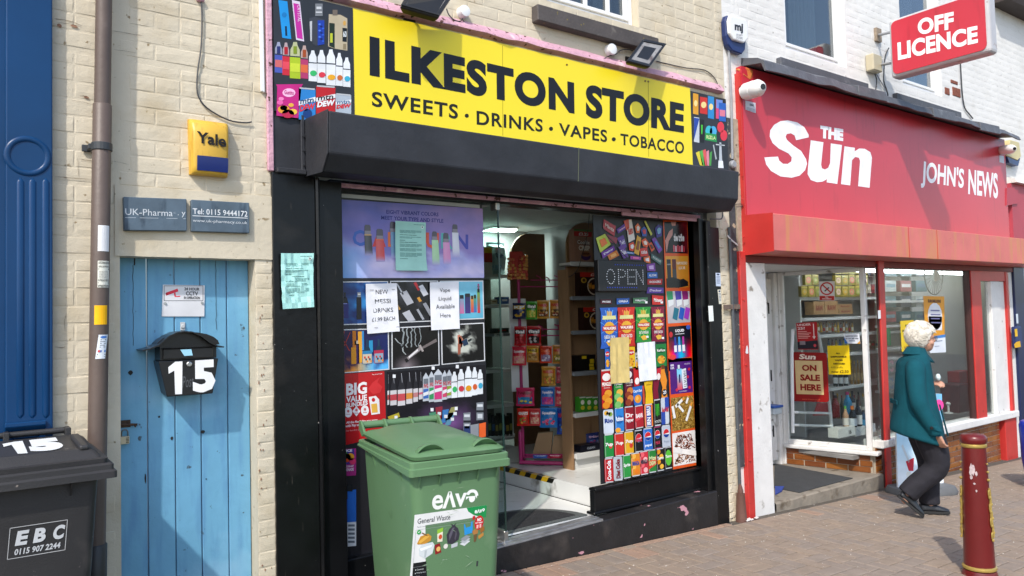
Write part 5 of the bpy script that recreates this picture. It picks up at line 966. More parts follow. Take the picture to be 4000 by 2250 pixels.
def globe(m_): p.disc(m_, .5, .36, .36, .20, '#e8eaec', 4, 16); p.uv(m_, [(.5+.34*math.cos(t), .36-.19*math.sin(t)) for t in np.linspace(.1, 3.3, 9)], '#c8262e', 5); p.uv(m_, [(.5+.34*math.cos(t), .37+.18*math.sin(t)) for t in np.linspace(.25, 3.0, 9)], '#1c3e90', 5)
def fruit(cc, c2): return lambda m_: [p.disc(m_, .3+.35*(k % 2), .15+.22*k, .26, .11, (cc, c2)[k % 2], 3+k % 2) for k in range(4)]
can(122, 450, 210, 665, '#c9d2de', 'Rio', '#22408c', art=lambda m_: [p.disc(m_, .3+.2*k, .14+.03*k, .22, .09, ('#e0a838', '#d8d8c8', '#88a848')[k], 4) for k in range(3)]); can(222, 432, 300, 650, '#2a7ac4', 'Rubicon', '#eaf2fa', art=lambda m_: [p.disc(m_, .5, .48, .42, .16, '#1a58a0', 4), p.disc(m_, .3, .9, .3, .1, '#e8a030', 4)])
can(305, 422, 388, 632, '#8a1a28', ('Dr', 'Pepper'), '#f0e4e0', art=lambda m_: p.disc(m_, .5, .46, .42, .2, '#a82030', 4)); can(395, 415, 470, 615, '#a8202c', 'BARR', '#ece4e4', sk=-14, art=lambda m_: p.uv(m_, [(.04, .42), (.96, .28), (.96, .56), (.04, .7)], '#c8404a', 4)); can(480, 402, 552, 605, '#e0752a', 'IRN BRU', '#eef0f4', rot=1, art=lambda m_: p.rect(m_, .2, .08, .8, .95, '#2a4a98', 4))
can(562, 360, 622, 592, '#181a1a', None, None, art=lambda m_: [p.uv(m_, [(.25+.2*k, .18), (.35+.2*k, .18), (.33+.2*k, .62+.06*(k % 2)), (.27+.2*k, .6)], '#4ac83a', 4) for k in range(3)]+[p.text(m_, 'MONSTER', .06, .78, .94, .88, '#d8dcd8', 5)]); can(624, 345, 692, 578, '#c2cad4', 'Red Bull', '#c02a34', art=lambda m_: [p.uv(m_, [(.5, 0), (1, 0), (1, .4), (.5, .52)], '#2a48a0', 4), p.uv(m_, [(0, .52), (.5, .52), (.5, 1), (0, 1)], '#2a48a0', 4)])
can(130, 665, 210, 870, '#23863c', '7up', '#f0f2ec', art=lambda m_: p.disc(m_, .68, .5, .2, .12, '#d03a30', 4)); can(218, 655, 300, 855, '#c43028', '7up', '#f2ece6'); can(305, 640, 384, 838, '#d8a420', '7up', '#f4f0e4', art=lambda m_: p.disc(m_, .72, .62, .2, .12, '#c83a28', 4)); can(392, 628, 464, 820, '#16181c', 'MAX', '#d04048', art=globe, bold=.05); can(470, 612, 550, 808, '#2a68bc', None, None, art=lambda m_: [globe(m_), p.text(m_, 'pepsi', .14, .7, .86, .84, '#eaf0f8', 5, bold=.03)]); can(560, 598, 625, 790, '#171a1e', None, None, art=lambda m_: [globe(m_), p.text(m_, 'MAX', .2, .66, .8, .8, '#c83a5a', 5, bold=.03)], top='#a03a68'); can(632, 586, 705, 780, '#b4bcc8', None, None, art=lambda m_: [globe(m_), p.text(m_, 'Pepsi', .2, .68, .8, .8, '#8a98a8', 5)])
can(132, 872, 208, 1085, '#b8222a', 'Coca-Cola', '#f2eaea', rot=1, sk=-8); can(210, 860, 288, 1068, '#b4b8be', 'Diet Coke', '#7a1c26', rot=1, sk=-8); can(292, 845, 360, 1050, '#2a9040', 'Sprite', '#eef4ec', sk=-12); can(364, 828, 440, 1032, '#d8882a', 'MIRINDA', '#264a98', sk=-12, art=fruit('#f0b048', '#e07a1c')); can(440, 812, 512, 1018, '#c83040', 'MIRINDA', '#2a3a48', sk=-12, art=fruit('#e8606a', '#f0b0b0')); can(514, 800, 582, 1000, '#2a7a34', ('Mtn', 'DEW'), '#c8e0a0', sk=-12, art=lambda m_: p.uv(m_, [(0, .5), (1, .3), (1, .66), (0, .84)], '#d8402c', 4)); can(584, 788, 650, 985, '#1d1d1c', 'Tango', '#f0ece4', sk=-12, art=fruit('#e0901e', '#e8b038')); can(655, 775, 720, 965, '#1a1e1a', 'Tango', '#eef4e4', sk=-12, art=lambda m_: p.disc(m_, .5, .5, .42, .36, '#58b838', 4))
p.build('picture', prg, rp)
# orange strip of six square adverts
p = Pr(ypl(GR)); p.px(A5, [(645, 130), (688, 1449), (905, 1449), (858, 140)], '#d8541e', 1); p.px(A6, [(688, 0), (733, 968), (947, 928), (898, -6)], '#d8541e', 1)
def adv(fr, q, fn): fn(p.tile(fr, *q))
def v1(m_): p.grid(m_, 10, 10, lambda u, v: sl(mixc(hx('#14090c'), hx('#8a1c28'), max(0, min(1, (u-.45)*2.2-.5*v+.3*mnoise.noise(Vector((u*4, v*4, 2)))))), ), 2); p.uv(m_, [(.05, .98), (.0, .6), (.2, .3), (.36, .22), (.34, .42), (.16, .62)], '#d0948a', 3); p.uv(m_, [(.28, .0), (.52, 0), (.48, .12), (.34, .14)], '#c88a80', 3); p.text(m_, 'the tribe', .38, .38, .85, .62, '#e8e4e4', 4, bold=.05); [p.rect(m_, .34+.09*k, .74+.03*(k % 2), .40+.09*k, .95, ('#d85a6a', '#e8b0b8', '#c83a4a')[k % 3], 4) for k in range(6)]
def v2(m_): p.grid(m_, 4, 4, lambda u, v: sl(mixc(hx('#e09a30'), hx('#d07e22'), v)), 2); [p.rect(m_, a, .1, a+.17, .7, c_, 3) for a, c_ in ((.05, '#23262c'), (.28, '#5a1a20'))]; p.rect(m_, .05, .24, .22, .28, '#888888', 4); p.rect(m_, .28, .42, .45, .7, '#3a3c40', 4); p.uv(m_, [(0, .7), (.3, .66), (.6, .74), (.75, .72), (.95, .82), (.95, .95), (.5, 1), (0, .98)], '#1a1a1e', 5); p.text(m_, 'VAPORESSO', .46, .18, .94, .27, '#f2e2c8', 4, bold=.02); p.text(m_, 'LUX XR', .56, .33, .84, .42, '#f2e2c8', 4, bold=.02)
def v3(m_): p.grid(m_, 4, 4, lambda u, v: sl(mixc(hx('#c9c6ca'), hx('#a8a6ac'), v)), 2); [p.uv(m_, [(a, .0), (a+.26, 0), (a+.28, .42), (a+.04, .5)], c_, 3) for a, c_ in ((0, '#2a8a5c'), (.36, '#4a3a9c'), (.66, '#8a2a6a'))]; [p.uv(m_, [(a+.04, .28), (a+.28, .26), (a+.28, .42), (a+.05, .5)], '#d8dcde', 4) for a in (0, .36, .66)]; [p.uv(m_, [(a+.1, .5), (a+.3, .56), (a+.2, .92), (a, .85)], c_, 5) for a, c_ in ((.2, '#1c6a80'), (.46, '#2a58b0'), (.7, '#9a3ab0'))]
def v4(m_): p.grid(m_, 14, 14, lambda u, v: sl(mixc(hx('#141420'), (.5+.5*math.sin(u*7+1), .35+.35*math.sin(u*9+3), .5+.4*math.sin(u*6+5)), max(0, min(1, (v-.35)*2+.3*mnoise.noise(Vector((u*5, v*5, 3))))))), 2); p.text(m_, 'LIQUID', .3, .1, .7, .2, '#ececf0', 4, bold=.04); p.rect(m_, .3, .24, .7, .26, '#c8c8cc', 4); [p.rect(m_, a, .34, a+.08, .85, c_, 4) for a, c_ in ((.24, '#2a3a9c'), (.42, '#3a98d8'), (.60, '#b83a9a'))]; [p.rect(m_, a-.02, .6, a+.1, .8, '#e4e4ea', 5) for a in (.24, .42, .60)]; p.disc(m_, .1, .25, .08, .09, '#c02a34', 4); p.disc(m_, .15, .95, .14, .08, '#d83a3a', 4); p.disc(m_, .9, .06, .1, .07, '#3a58b0', 4)
def v5(m_): p.rect(m_, 0, 0, 1, 1, '#4c1c74', 2); p.uv(m_, [(.5, .25), (.72, .22), (.74, .84), (.55, .86)], '#d8dce4', 3); p.text(m_, 'HAYATI', .6, .3, .72, .8, '#2a2a3a', 4, rot=-90); mm = lambda u, v: m_(.3+.22*u, .22+.66*v); p.grid(mm, 2, 8, lambda u, v: sl(mixc(hx('#7ac8e8'), hx('#e04858'), max(0, v*1.3-.3))), 4); p.rect(m_, .35, .1, .44, .24, '#d0d8e0', 4); p.rect(m_, .38, .4, .44, .66, '#1a2a58', 5); p.text(m_, '6000', .03, .06, .18, .13, '#e8e0f0', 4, bold=.04); p.text(m_, 'PUFFS', .03, .15, .18, .22, '#e8e0f0', 4, bold=.04); [p.disc(m_, a, b, .06, .05, '#c02a48', 5) for a, b in ((.26, .88), (.78, .5), (.84, .84), (.86, .26))]; p.text(m_, 'HAYATI', .66, .06, .92, .11, '#d8c8e8', 4); p.text(m_, 'BLUE RASPBERRY', .38, .92, .72, .96, '#d8c8e8', 4)
def tob(m_, dens, c1, c2, c3, v0, v1, sd, white=False):
    rr = random.Random(sd)
    for k in range(dens):
        u, v = rr.random(), v0+(v1-v0)*rr.random(); a = rr.uniform(0, 3.14); l = rr.uniform(.025, .055); w_ = .012
        if white and (abs(u-.5) > .46-.2*abs((v-v0)/(v1-v0)-.9)): continue
        du, dv, nu, nv = l*math.cos(a), l*math.sin(a), -w_*math.sin(a), w_*math.cos(a)
        p.uv(m_, [(min(1, max(0, x)), min(1, max(0, y))) for x, y in ((u-du-nu, v-dv-nv), (u+du-nu, v+dv-nv), (u+du+nu, v+dv+nv), (u-du+nu, v-dv+nv))], rr.choice((c1, c2, c3)), 3)
def cig(m_, a, b, c_, d, w_, tip='#d8943a'):
    dx, dy = c_-a, d-b; l = math.hypot(dx, dy); nx_, ny_ = -dy/l*w_, dx/l*w_; p.uv(m_, [(a-nx_, b-ny_), (c_-nx_, d-ny_), (c_+nx_, d+ny_), (a+nx_, b+ny_)], '#e8e6e2', 5)
    if tip: e, f_ = c_-dx*.22, d-dy*.22; p.uv(m_, [(e-nx_, f_-ny_), (c_-nx_, d-ny_), (c_+nx_, d+ny_), (e+nx_, f_+ny_)], tip, 6)
def v6(m_): p.rect(m_, 0, 0, 1, 1, '#8a6a2a', 2); tob(m_, 260, '#b08a3a', '#6a4a1a', '#c8a458', 0, 1, 3); cig(m_, .18, .28, .58, .04, .045); cig(m_, .26, .2, .52, .46, .04, None); cig(m_, .05, .25, .12, .62, .05, None); cig(m_, .62, .75, .92, .2, .045); cig(m_, .66, .22, .78, .0, .04)
def v7(m_): p.rect(m_, 0, 0, 1, 1, '#e4dfda', 2); tob(m_, 230, '#6a2412', '#8a3a1c', '#a8562a', .08, .56, 5, True); tob(m_, 130, '#8a4a24', '#6a2a14', '#b87a44', .66, .94, 6, True); p.uv(m_, [(.0, .40), (1, .66), (1, .80), (0, .58)], '#e2ddd8', 5); p.uv(m_, [(.4, .50), (1, .66), (1, .80), (.38, .66)], '#efe9e2', 6)
adv(A5, ((655, 148), (853, 148), (862, 425), (667, 420)), v1); adv(A5, ((664, 447), (864, 447), (873, 718), (677, 728)), v2); adv(A5, ((674, 752), (876, 752), (884, 1022), (688, 1034)), v3); adv(A5, ((690, 1062), (882, 1048), (897, 1322), (700, 1345)), v4); adv(A6, ((702, 36), (893, 20), (907, 292), (714, 314)), v5); adv(A6, ((712, 345), (908, 322), (922, 602), (728, 634)), v6); adv(A6, ((725, 655), (925, 622), (938, 905), (737, 942)), v7)
p.build('picture', prg, rp)
# notes on it
paper('blank buff paper stuck over the crisp packets on the right window', 'a5', ((182, 1160), (345, 1150), (352, 1545), (185, 1560)), GR-.008, '#d3bb78', lambda p, m_: None, crump=.008, sub=7, sd=5)
paper('blank white paper stuck over the drink pictures on the right window', 'a5', ((415, 1205), (570, 1190), (588, 1520), (438, 1540)), GR-.008, '#e6e9f0', lambda p, m_: None, crump=.006, sub=7, sd=6)
# OPEN sign
q4 = [aty(A5, *a, GR-.05) for a in ((100, 490), (502, 482), (500, 745), (135, 762))]
x0, x1, z0, z1 = X(A5, 84, 600, GR-.05), X(A5, 504, 600, GR-.05), (q4[2][2]+q4[3][2])/2, (q4[0][2]+q4[1][2])/2
os_ = thing('open_sign', 'unlit black LED open sign hung in the right window', 'sign', ((x0+x1)/2, GR, z0))
m = MB(); m.box(x0, x1, GR-.05, GR-.004, z0, z1); m.build('case', M('black_plastic', (.012, .012, .013), .4), os_, bevel=.004)
led = M('white_led', (.75, .78, .82), .3); bled = M('blue_led', (.02, .06, .55), .3)
dots = {'O': [(math.cos(t)*.5+.5, math.sin(t)*.5+.5) for t in np.linspace(0, 6.28, 17)[:-1]], 'P': [(0, t) for t in np.linspace(0, 1, 8)]+[(.3, 0), (.6, .02), (.85, .12), (.9, .28), (.8, .45), (.55, .52), (.28, .52)], 'E': [(0, t) for t in np.linspace(0, 1, 8)]+[(t, v) for v in (0, .5, 1) for t in (.28, .55, .82)], 'N': [(0, t) for t in np.linspace(0, 1, 8)]+[(.9, t) for t in np.linspace(0, 1, 8)]+[(t*.9, t) for t in np.linspace(.14, .86, 6)]}
m = MB(); mb_ = MB(); W_, Hh = x1-x0, z1-z0
for ch, u0 in zip('OPEN', (.16, .40, .59, .77)):
    for (a, b) in dots[ch]: m.lathe((x0+W_*(u0+a*.16), GR-.05, z1-Hh*(.30+.46*b)), [(.0042, 0), (.0042, -.003)], 6, 'y')
for k in range(13): 
    mb_.lathe((x0+W_*(.34+.05*k), GR-.05, z1-Hh*.14), [(.0042, 0), (.0042, -.003)], 6, 'y'); mb_.lathe((x0+W_*(.17+.05*k), GR-.05, z1-Hh*.88), [(.0042, 0), (.0042, -.003)], 6, 'y')
tag(m.build('light', led, os_), kind='stuff'); tag(mb_.build('light', bled, os_), kind='stuff')
cable('cable', 'black wire hanging from the ceiling to the top of the LED open sign', 'a5', [(120, 190), (150, 260), (230, 340), (290, 420), (350, 470), (395, 487)], GR-.03, .003, MATS['dark_cable'])
# stickers on the right pilaster
for (lab, fr, q, c_) in (('small white and blue trade card on the black pilaster', 'b4', ((402, 756), (440, 758), (446, 866), (406, 864)), '#c2cfe2'), ('pale printed card on the black pilaster under the trade card', 'b4', ((418, 892), (446, 890), (452, 1008), (430, 1008)), '#d9d6c4'), ('blank white sticker on the right guide rail of the shutter', 'b4', ((343, 1024), (380, 1022), (388, 1146), (350, 1150)), '#e6ebe6')):
    p = Pr(ypl(-.031 if fr == 'b4' and q[0][0] < 390 else -.021)); t = p.tile(fr, *q); p.rect(t, 0, 0, 1, 1, c_, 2)
    if q[0][0] > 390:
        for k in range(6): p.rect(t, .15, .25+.1*k, .85, .29+.1*k, '#6a7a98', 3)
        p.disc(t, .5, .12, .3, .06, '#2a3a58', 3)
    tag(p.build('sticker', prm), lab, 'sticker')
# ================================================================== inside the black shop
ZF, ZU, ZC, YB = .205, .345, 2.60, 2.62
room = thing('shop_interior', 'inside of the shop seen through the open doorway: white ceiling, grey walls, tiled floor', 'room', (3.6, 1.3, ZF)); room['kind'] = 'structure'
def room_box(bx_, name, mat): m = MB(); m.box(*bx_); return m.build(name, mat, room)
room_box((1.3, 5.3, .17, YB+.1, ZC, ZC+.05), 'ceiling', M('shop_ceiling', (.66, .66, .63), .8, var=.05, dirt=('#8a857c', 3, .6, .2)))
room_box((1.3, 5.3, YB, YB+.1, 0, ZC), 'wall', M('shop_back_wall', (.36, .36, .37), .8)); room_box((5.1, 5.2, .17, YB, 0, ZC), 'wall', MATS['shop_back_wall']); room_box((1.3, 1.4, .17, YB, 0, ZC), 'wall', MATS['shop_back_wall'])
room_box((1.4, 5.1, .10, YB, -.1, ZF-.012), 'screed', grime)
tilem = M('white_floor_tile', (.72, .73, .72), .25, var=.06, vs=3, dirt=('#8d8a84', 5, .62, .12))
def tiles(x0, x1, y0, y1, z, nx, ny, par=room):
    for i in range(nx):
        for j in range(ny):
            a, b = x0+(x1-x0)*i/nx, x0+(x1-x0)*(i+1)/nx; c_, d = y0+(y1-y0)*j/ny, y0+(y1-y0)*(j+1)/ny
            m = MB(); m.box(a+.0015, b-.0015, c_+.0015, d-.0015, z-.010, z); m.build('floor_tile', tilem, par)
tiles(2.0, 3.845, .105, 2.55, ZF, 4, 5); tiles(3.87, 5.09, .18, 2.6, ZU, 3, 5)
m = MB(); m.box(3.87, 5.09, .175, 2.6, ZF, ZU-.011); m.build('step', grime, room)
for j in range(4):
    m = MB(); m.box(3.858, 3.869, .18+.6*j+.0015, .18+.6*(j+1)-.0015, ZF, ZU+.002); m.build('floor_tile', tilem, room)
p = Pr(None, (-1, 0, 0)); n = 12
for k in range(n):
    y0, y1 = .72+.075*k, .72+.075*(k+1); s = .03
    p.col('#d9a915' if k % 2 else '#16140f'); p.add([(3.8572, y0, ZU+.0), (3.8572, y0+s, ZU-.04), (3.8572, y1+s, ZU-.04), (3.8572, y1, ZU+.0)], [(0, 1, 2, 3)]); p.add([(3.8572, y0, ZU+.0026), (3.8572, y1, ZU+.0026), (3.885, y1, ZU+.0026), (3.885, y0, ZU+.0026)], [(0, 1, 2, 3)])
tag(p.build('hazard_tape', prv), 'black and yellow hazard tape along the edge of the white tiled step', 'tape')
# lit ceiling panel
q4 = [atz('a3', *a, ZC-.03) for a in ((60, 318), (335, 325), (362, 300), (150, 292))]
lpn = thing('ceiling_light', 'lit square panel light on the shop ceiling seen through the door glass', 'ceiling light', sum(q4)/4)
m = MB(); m.prism(q4, (0, 0, .025)); m.build('frame', upvc, lpn)
c_ = sum(q4)/4; m = MB(); m.poly([c_+(v-c_)*.93-np.array((0, 0, .002)) for v in q4]); m.build('diffuser', Memit('panel_light', '#d8f2e6', 28.0), lpn)
# doormat
dm = thing('doormat', 'half round black doormat with a patterned grey edge inside the doorway', 'doormat', (3.22, .1, ZF))
def half(a, b, y0, n=28): return [(3.22+a*math.cos(t), y0+b*math.sin(t), ZF+.0005) for t in np.linspace(0, math.pi, n)]
m = MB(); m.prism(half(.44, .47, .112), (0, 0, .010)); m.build('border', M('grey_mat_edge', (.10, .11, .105), .9, var=.3, vs=60, bump=.6, bs=140), dm)
m = MB(); m.prism([(x, y, z+.010) for x, y, z in half(.36, .38, .150)], (0, 0, .004)); m.build('pile', M('black_mat_pile', (.022, .022, .024), .95, var=.3, vs=30, bump=.6, bs=300), dm)
# glass door, open inwards
gd = thing('glass_door', 'frameless glass door standing open at the left of the doorway', 'door', (2.875, .05, ZF))
m = MB(); m.box(2.872, 2.882, .03, .78, ZF+.012, 2.40); m.build('pane', MATS['door_glass'], gd)
m = MB(); m.box(2.871, 2.883, .024, .0295, ZF+.012, 2.40); m.build('edge', M('green_glass_edge', (.012, .035, .03), .15), gd)
m = MB(); m.box(2.86, 2.894, .022, .26, ZF-.03, ZF+.055); m.build('pivot_shoe', M('brushed_steel', (.42, .42, .40), .35, .9, var=.2, vs=20), gd, bevel=.004)
m = MB(); m.box(2.86, 2.894, .022, .09, 2.36, 2.41); m.build('pivot_shoe', MATS['brushed_steel'], gd, bevel=.004)
# shelving and goods
wood = M('beech_laminate', (.34, .20, .10), .5, var=.18, vs=3, bump=.05, bs=30, dirt=('#5a371f', 2.2, .55, .2, 5, .5, (14, 14, 1.2)))
wood2 = M('dark_oak_laminate', (.20, .11, .055), .5, var=.2, vs=3)
shw = M('white_shelf', (.66, .67, .66), .45, var=.06); shg = M('grey_shelf_edge', (.20, .22, .24), .5)
def arch_board(x0, x1, y, z0, z1, t, r, left=True):
    pts = [(x0, y, z0), (x1, y, z0)]
    if left: pts += [(x1, y, z1)]+[(x0+r-r*math.sin(a), y, z1-r+r*math.cos(a)) for a in np.linspace(0, math.pi/2, 9)]
    else: pts += [(x1-r+r*math.cos(a), y, z1-r+r*math.sin(a)) for a in np.linspace(0, math.pi/2, 9)]+[(x0, y, z1)]
    m = MB(); m.prism(pts, (0, t, 0)); return m
su = thing('shelf_unit', 'tall white shelving at the back of the shop with an arched dark wood end panel', 'shelf unit', (4.1, 2.3, ZF))
YS = 2.2
ax0, ax1 = X('a3', 300, 600, YS), X('a3', 580, 600, YS); arch_board(ax0, ax1, YS, ZU, Z('a3', 450, 335, YS), .02, .26).build('end_panel', wood2, su)
sx0_ = X('a3', 20, 600, YS)
for yy, hh, mt in ((672, 18, shw), (915, 18, shw), (1145, 22, shg), (1440, 20, shw)):
    z = Z('a3', 200, yy+hh, YS); m = MB(); m.box(sx0_, ax0-.002, YS, YS+.36, z, z+.03); m.build('shelf', mt, su, bevel=.003)
for fr, yy in (('a4', 425), ('a4', 645)):
    z = Z(fr, 190, yy+14, YS); m = MB(); m.box(sx0_, ax0-.002, YS, YS+.36, z, z+.035); m.build('shelf', shw, su, bevel=.003)
m = MB(); m.box(sx0_, ax0-.002, YS+.365, YS+.385, ZU, 2.35); m.build('back_panel', M('dark_shelf_back', (.10, .085, .075), .7), su)
def goods(name, label, cat, fr, q, Y, dep, draw, group=None, mat=None, base='#888888', shape='box'):
    """one packet or box standing at depth Y; q = left, top, right, bottom as seen"""
    x0, x1, z1, z0 = X(fr, q[0], (q[1]+q[3])/2, Y), X(fr, q[2], (q[1]+q[3])/2, Y), Z(fr, (q[0]+q[2])/2, q[1], Y), Z(fr, (q[0]+q[2])/2, q[3], Y)
    p = Pr(lambda f_, a, b: np.array((a, Y, b))); m_ = lambda u, v: np.array((x0+(x1-x0)*u, Y, z1+(z0-z1)*v))
    p.col(base)
    if shape == 'box': p.box(x0, x1, Y, Y+dep, z0, z1)
    else:   # pillow bag with crimped ends
        xm = (x0+x1)/2; R = []
        for h, d, s in ((0, .1, 1), (.06, .12, 1.), (.16, .75, .96), (.5, 1., .97), (.84, .75, .96), (.94, .12, 1.), (1, .1, 1)):
            z = z1+(z0-z1)*h; R.append([(xm+(x1-x0)/2*s*a, Y+dep/2+dep/2*d*b, z) for a, b in ((-1, 0), (-.6, -.85), (0, -1), (.6, -.85), (1, 0), (.6, .85), (0, 1), (-.6, .85))])
        p.rings(R); m_ = lambda u, v: np.array((x0+(x1-x0)*u, Y+dep/2-dep/2*(1-abs(2*u-1)**2*.9)*(1-abs(2*v-1)**4*.9)-.0005, z1+(z0-z1)*v))
    p.step = .001; draw(p, m_)
    return tag(p.build(name, mat or prv), label, cat, group)
def subdiv(p, m_, u0, v0, u1, v1, c_, lay, n=4):
    for i in range(n):
        for j in range(n): p.rect(m_, u0+(u1-u0)*i/n, v0+(v1-v0)*j/n, u0+(u1-u0)*(i+1)/n, v0+(v1-v0)*(j+1)/n, c_, lay)
def d_soft(p, m_): p.text(m_, 'Soft', .2, .36, .6, .52, '#2a4a78', 5, bold=.03); subdiv(p, m_, .3, .16, .44, .24, '#c85060', 3, 2); subdiv(p, m_, .1, .72, .5, .86, '#7aa8c0', 3, 2)
goods('tissue_pack', 'large pale blue pack of soft tissue rolls on the top back shelf', 'tissue pack', 'a3', (152, 400, 300, 665), YS-.02, .22, d_soft, base='#a9c8cf', shape='bag')
goods('carton', 'yellow and red carton left of the tissue pack on the top back shelf', 'carton', 'a3', (84, 445, 150, 668), YS, .2, lambda p, m_: (p.rect(m_, 0, 0, 1, .22, '#d8b020', 1), p.rect(m_, 0, .22, 1, .55, '#b81c1c', 1)), base='#c9c4bc')
for k, (q, c_, c2) in enumerate((((140, 868, 192, 905), '#cfc4a8', '#8a6a3a'), ((214, 848, 285, 905), '#3a66a8', '#e8eef4'), ((175, 1100, 285, 1140), '#2c3a34', '#a03030'), ((170, 1140, 240, 1170), '#d8dadc', '#6a6a6a'))):
    goods('carton', ('small beige carton on the second back shelf', 'small blue carton on the second back shelf', 'low dark green box on the third back shelf', 'white price card on the third back shelf edge')[k], 'carton', 'a3', q, YS-(.012 if k == 3 else 0), .1 if k < 3 else .004, (lambda c2: lambda p, m_: p.rect(m_, .2, .35, .8, .6, c2, 1))(c2), base=c_)
for k in range(7):
    a = 105+25*k; goods('bottle', ORD[k]+' dark bottle from the left on the lowest back shelf, behind the door glass', 'bottle', 'a4', (a, 478+10*(k % 3), a+19, 640), YS, .05, (lambda k: lambda p, m_: (p.rect(m_, 0, .45, 1, .75, ('#8a8a4a', '#3a5a8a', '#a09048')[k % 3], 1), p.rect(m_, .25, 0, .75, .2, '#22262a', 1)))(k), base=('#2a3028', '#1c2430', '#3a3424')[k % 3], group='bottles on the lowest back shelf')
# pink sweet stand
sp0 = np.array((4.133, 1.21, 0)); sdv = np.array((.72, -.694, 0)); snm = np.array((-.694, -.72, 0))
def S(fr, x, y, off=0.): return atpl(fr, x, y, sp0+snm*off, snm)
ss_ = thing('sweet_stand', 'pink wire sweet stand facing the shop doorway', 'display stand', (4.133, 1.21, ZU))
pinkm = M('magenta_wire', (.40, .02, .14), .4, var=.1)
a, b = S('a4', 297, 800), S('a4', 690, 800)
def tubeb(pts, r, name, n=8): m = MB(); m.tube(pts, r, n); return m.build(name, pinkm, ss_, smooth=True, sharp=60)
dpt = -snm*.30; zfl = ZU+.03
for e, s in ((S('a4', 330, 610), 1), (S('a4', 668, 625), -1)): 
    f = np.array((e[0], e[1], zfl)); tubeb([e+dpt*.1, e, e*.0+f+np.array((0, 0, .05)), f-sdv*s*.05*0, f+dpt], .018, 'side_frame')
    for k in range(5): t = k/5; tubeb([f+dpt*t, np.array((e[0], e[1], e[2]-.02))+dpt*.1*(1-t)+dpt*t*.55], .006, 'wire', 5)
fa, fb = S('a4', 325, 825), S('a4', 668, 835); tubeb([fa, fb], .018, 'base_tube'); tubeb([fa+dpt, fb+dpt], .016, 'base_tube')
for yy in (770, 790): tubeb([S('a4', 330, yy), S('a4', 672, yy)], .005, 'wire', 5)
pt, pb = S('a3', 362, 700, -.05), S('a4', 352, 790, -.05); tubeb([pt, pb], .014, 'pole')
for yy, x0, x1 in ((712, 460, 740), (765, 380, 720), (1110, 560, 735), (1160, 550, 735)): tubeb([S('a3', x0, yy, -.02), S('a3', x1, yy, -.02)], .005, 'wire', 5)
for (x, y) in ((545, 690), (615, 700), (690, 690), (720, 700), (560, 1090), (690, 1085), (720, 1090)): tubeb([S('a3', x, y+30, -.02), S('a3', x-6, y, .05), S('a3', x-36, y-14, .10)], .005, 'hook', 5)
tubeb([S('a3', 752, 600, -.03), S('a3', 745, 880, -.03)], .012, 'pole')
m = MB(); q = [S('a3', 285, 862, -.06), S('a3', 420, 862, -.06), S('a4', 392, 318, -.06), S('a4', 272, 326, -.06)]; m.prism(q, snm*.008); m.build('back_panel', shw, ss_)
# lollipop board
lb = thing('lollipop_board', 'red lollipop board hung at the top of the pink sweet stand', 'display board', S('a3', 355, 720, .02))
m = MB(); q = [S('a3', 290, 482, .02), S('a3', 390, 480, .02), S('a3', 440, 560, .02), S('a3', 436, 690, .02), S('a3', 275, 712, .02), S('a3', 285, 560, .02)]; m.prism(q, -snm*.012); m.build('card', M('red_card', (.45, .02, .012), .5), lb)
lom = [M('lolly_%d' % k, c_, .35) for k, c_ in enumerate(((.55, .12, .03), (.62, .30, .06), (.50, .05, .03)))]
lme = []
for k in range(3): m = MB(); m.sphere((0, 0, 0), .015, 8, 5); lme.append(m.mesh('lollipop', lom[k], smooth=True))
for j in range(8):
    for i in range(9):
        if j == 0 and i < 6 or 3 <= i <= 4 and j < 4: continue
        v = S('a3', 284+i*18+random.uniform(-3, 3), 520+j*25+random.uniform(-4, 4), .04)
        o = bpy.data.objects.new('lollipop', lme[random.randrange(3)]); COL.objects.link(o); o.parent = lb; o.location = Vector(v)-wloc(lb)
def bagS(label, fr, q, base, draw, off=.04, group='sweet bags hanging on the pink stand'):
    p = Pr(None, snm); c4 = [S(fr, q[0], q[1], off), S(fr, q[2], q[1], off), S(fr, q[2], q[3], off), S(fr, q[0], q[3], off)]
    x_ = lambda u, v, d: (c4[0]*(1-u)+c4[1]*u)*(1-v)+(c4[3]*(1-u)+c4[2]*u)*v+snm*d
    R = []; p.col(base); dep = .022
    for h, d, s in ((0, .06, 1), (.07, .1, 1.), (.18, .8, .95), (.5, 1., .96), (.82, .8, .95), (.93, .1, 1.), (1, .06, 1)): R.append([x_(.5+.5*s*a, h, dep*d*b) for a, b in ((-1, 0), (-.6, .85), (0, 1), (.6, .85), (1, 0), (.6, -.85), (0, -1), (-.6, -.85))])
    p.rings(R); m_ = lambda u, v: x_(u, v, dep*(1-abs(2*u-1)**2.2)*(1-abs(2*v-1)**3)+.001); p.step = .001; draw(p, m_)
    return tag(p.build('sweet_bag', prg), label, 'sweet bag', group)
def swt(brand, tc, win, cols, bc=None):
    def f(p, m_):
        rr = random.Random(hash(brand) % 99+len(cols))
        if bc: subdiv(p, m_, .08, .16, .92, .40, bc, 1)
        p.text(m_, brand, .12, .19, .88, .36, tc, 3, bold=.05)
        if win:
            subdiv(p, m_, .12, .5, .88, .88, win, 1)
            for k in range(12): p.disc(m_, rr.uniform(.2, .8), rr.uniform(.55, .83), .085, .06, cols[k % len(cols)], 2+k % 3, 7)
    return f
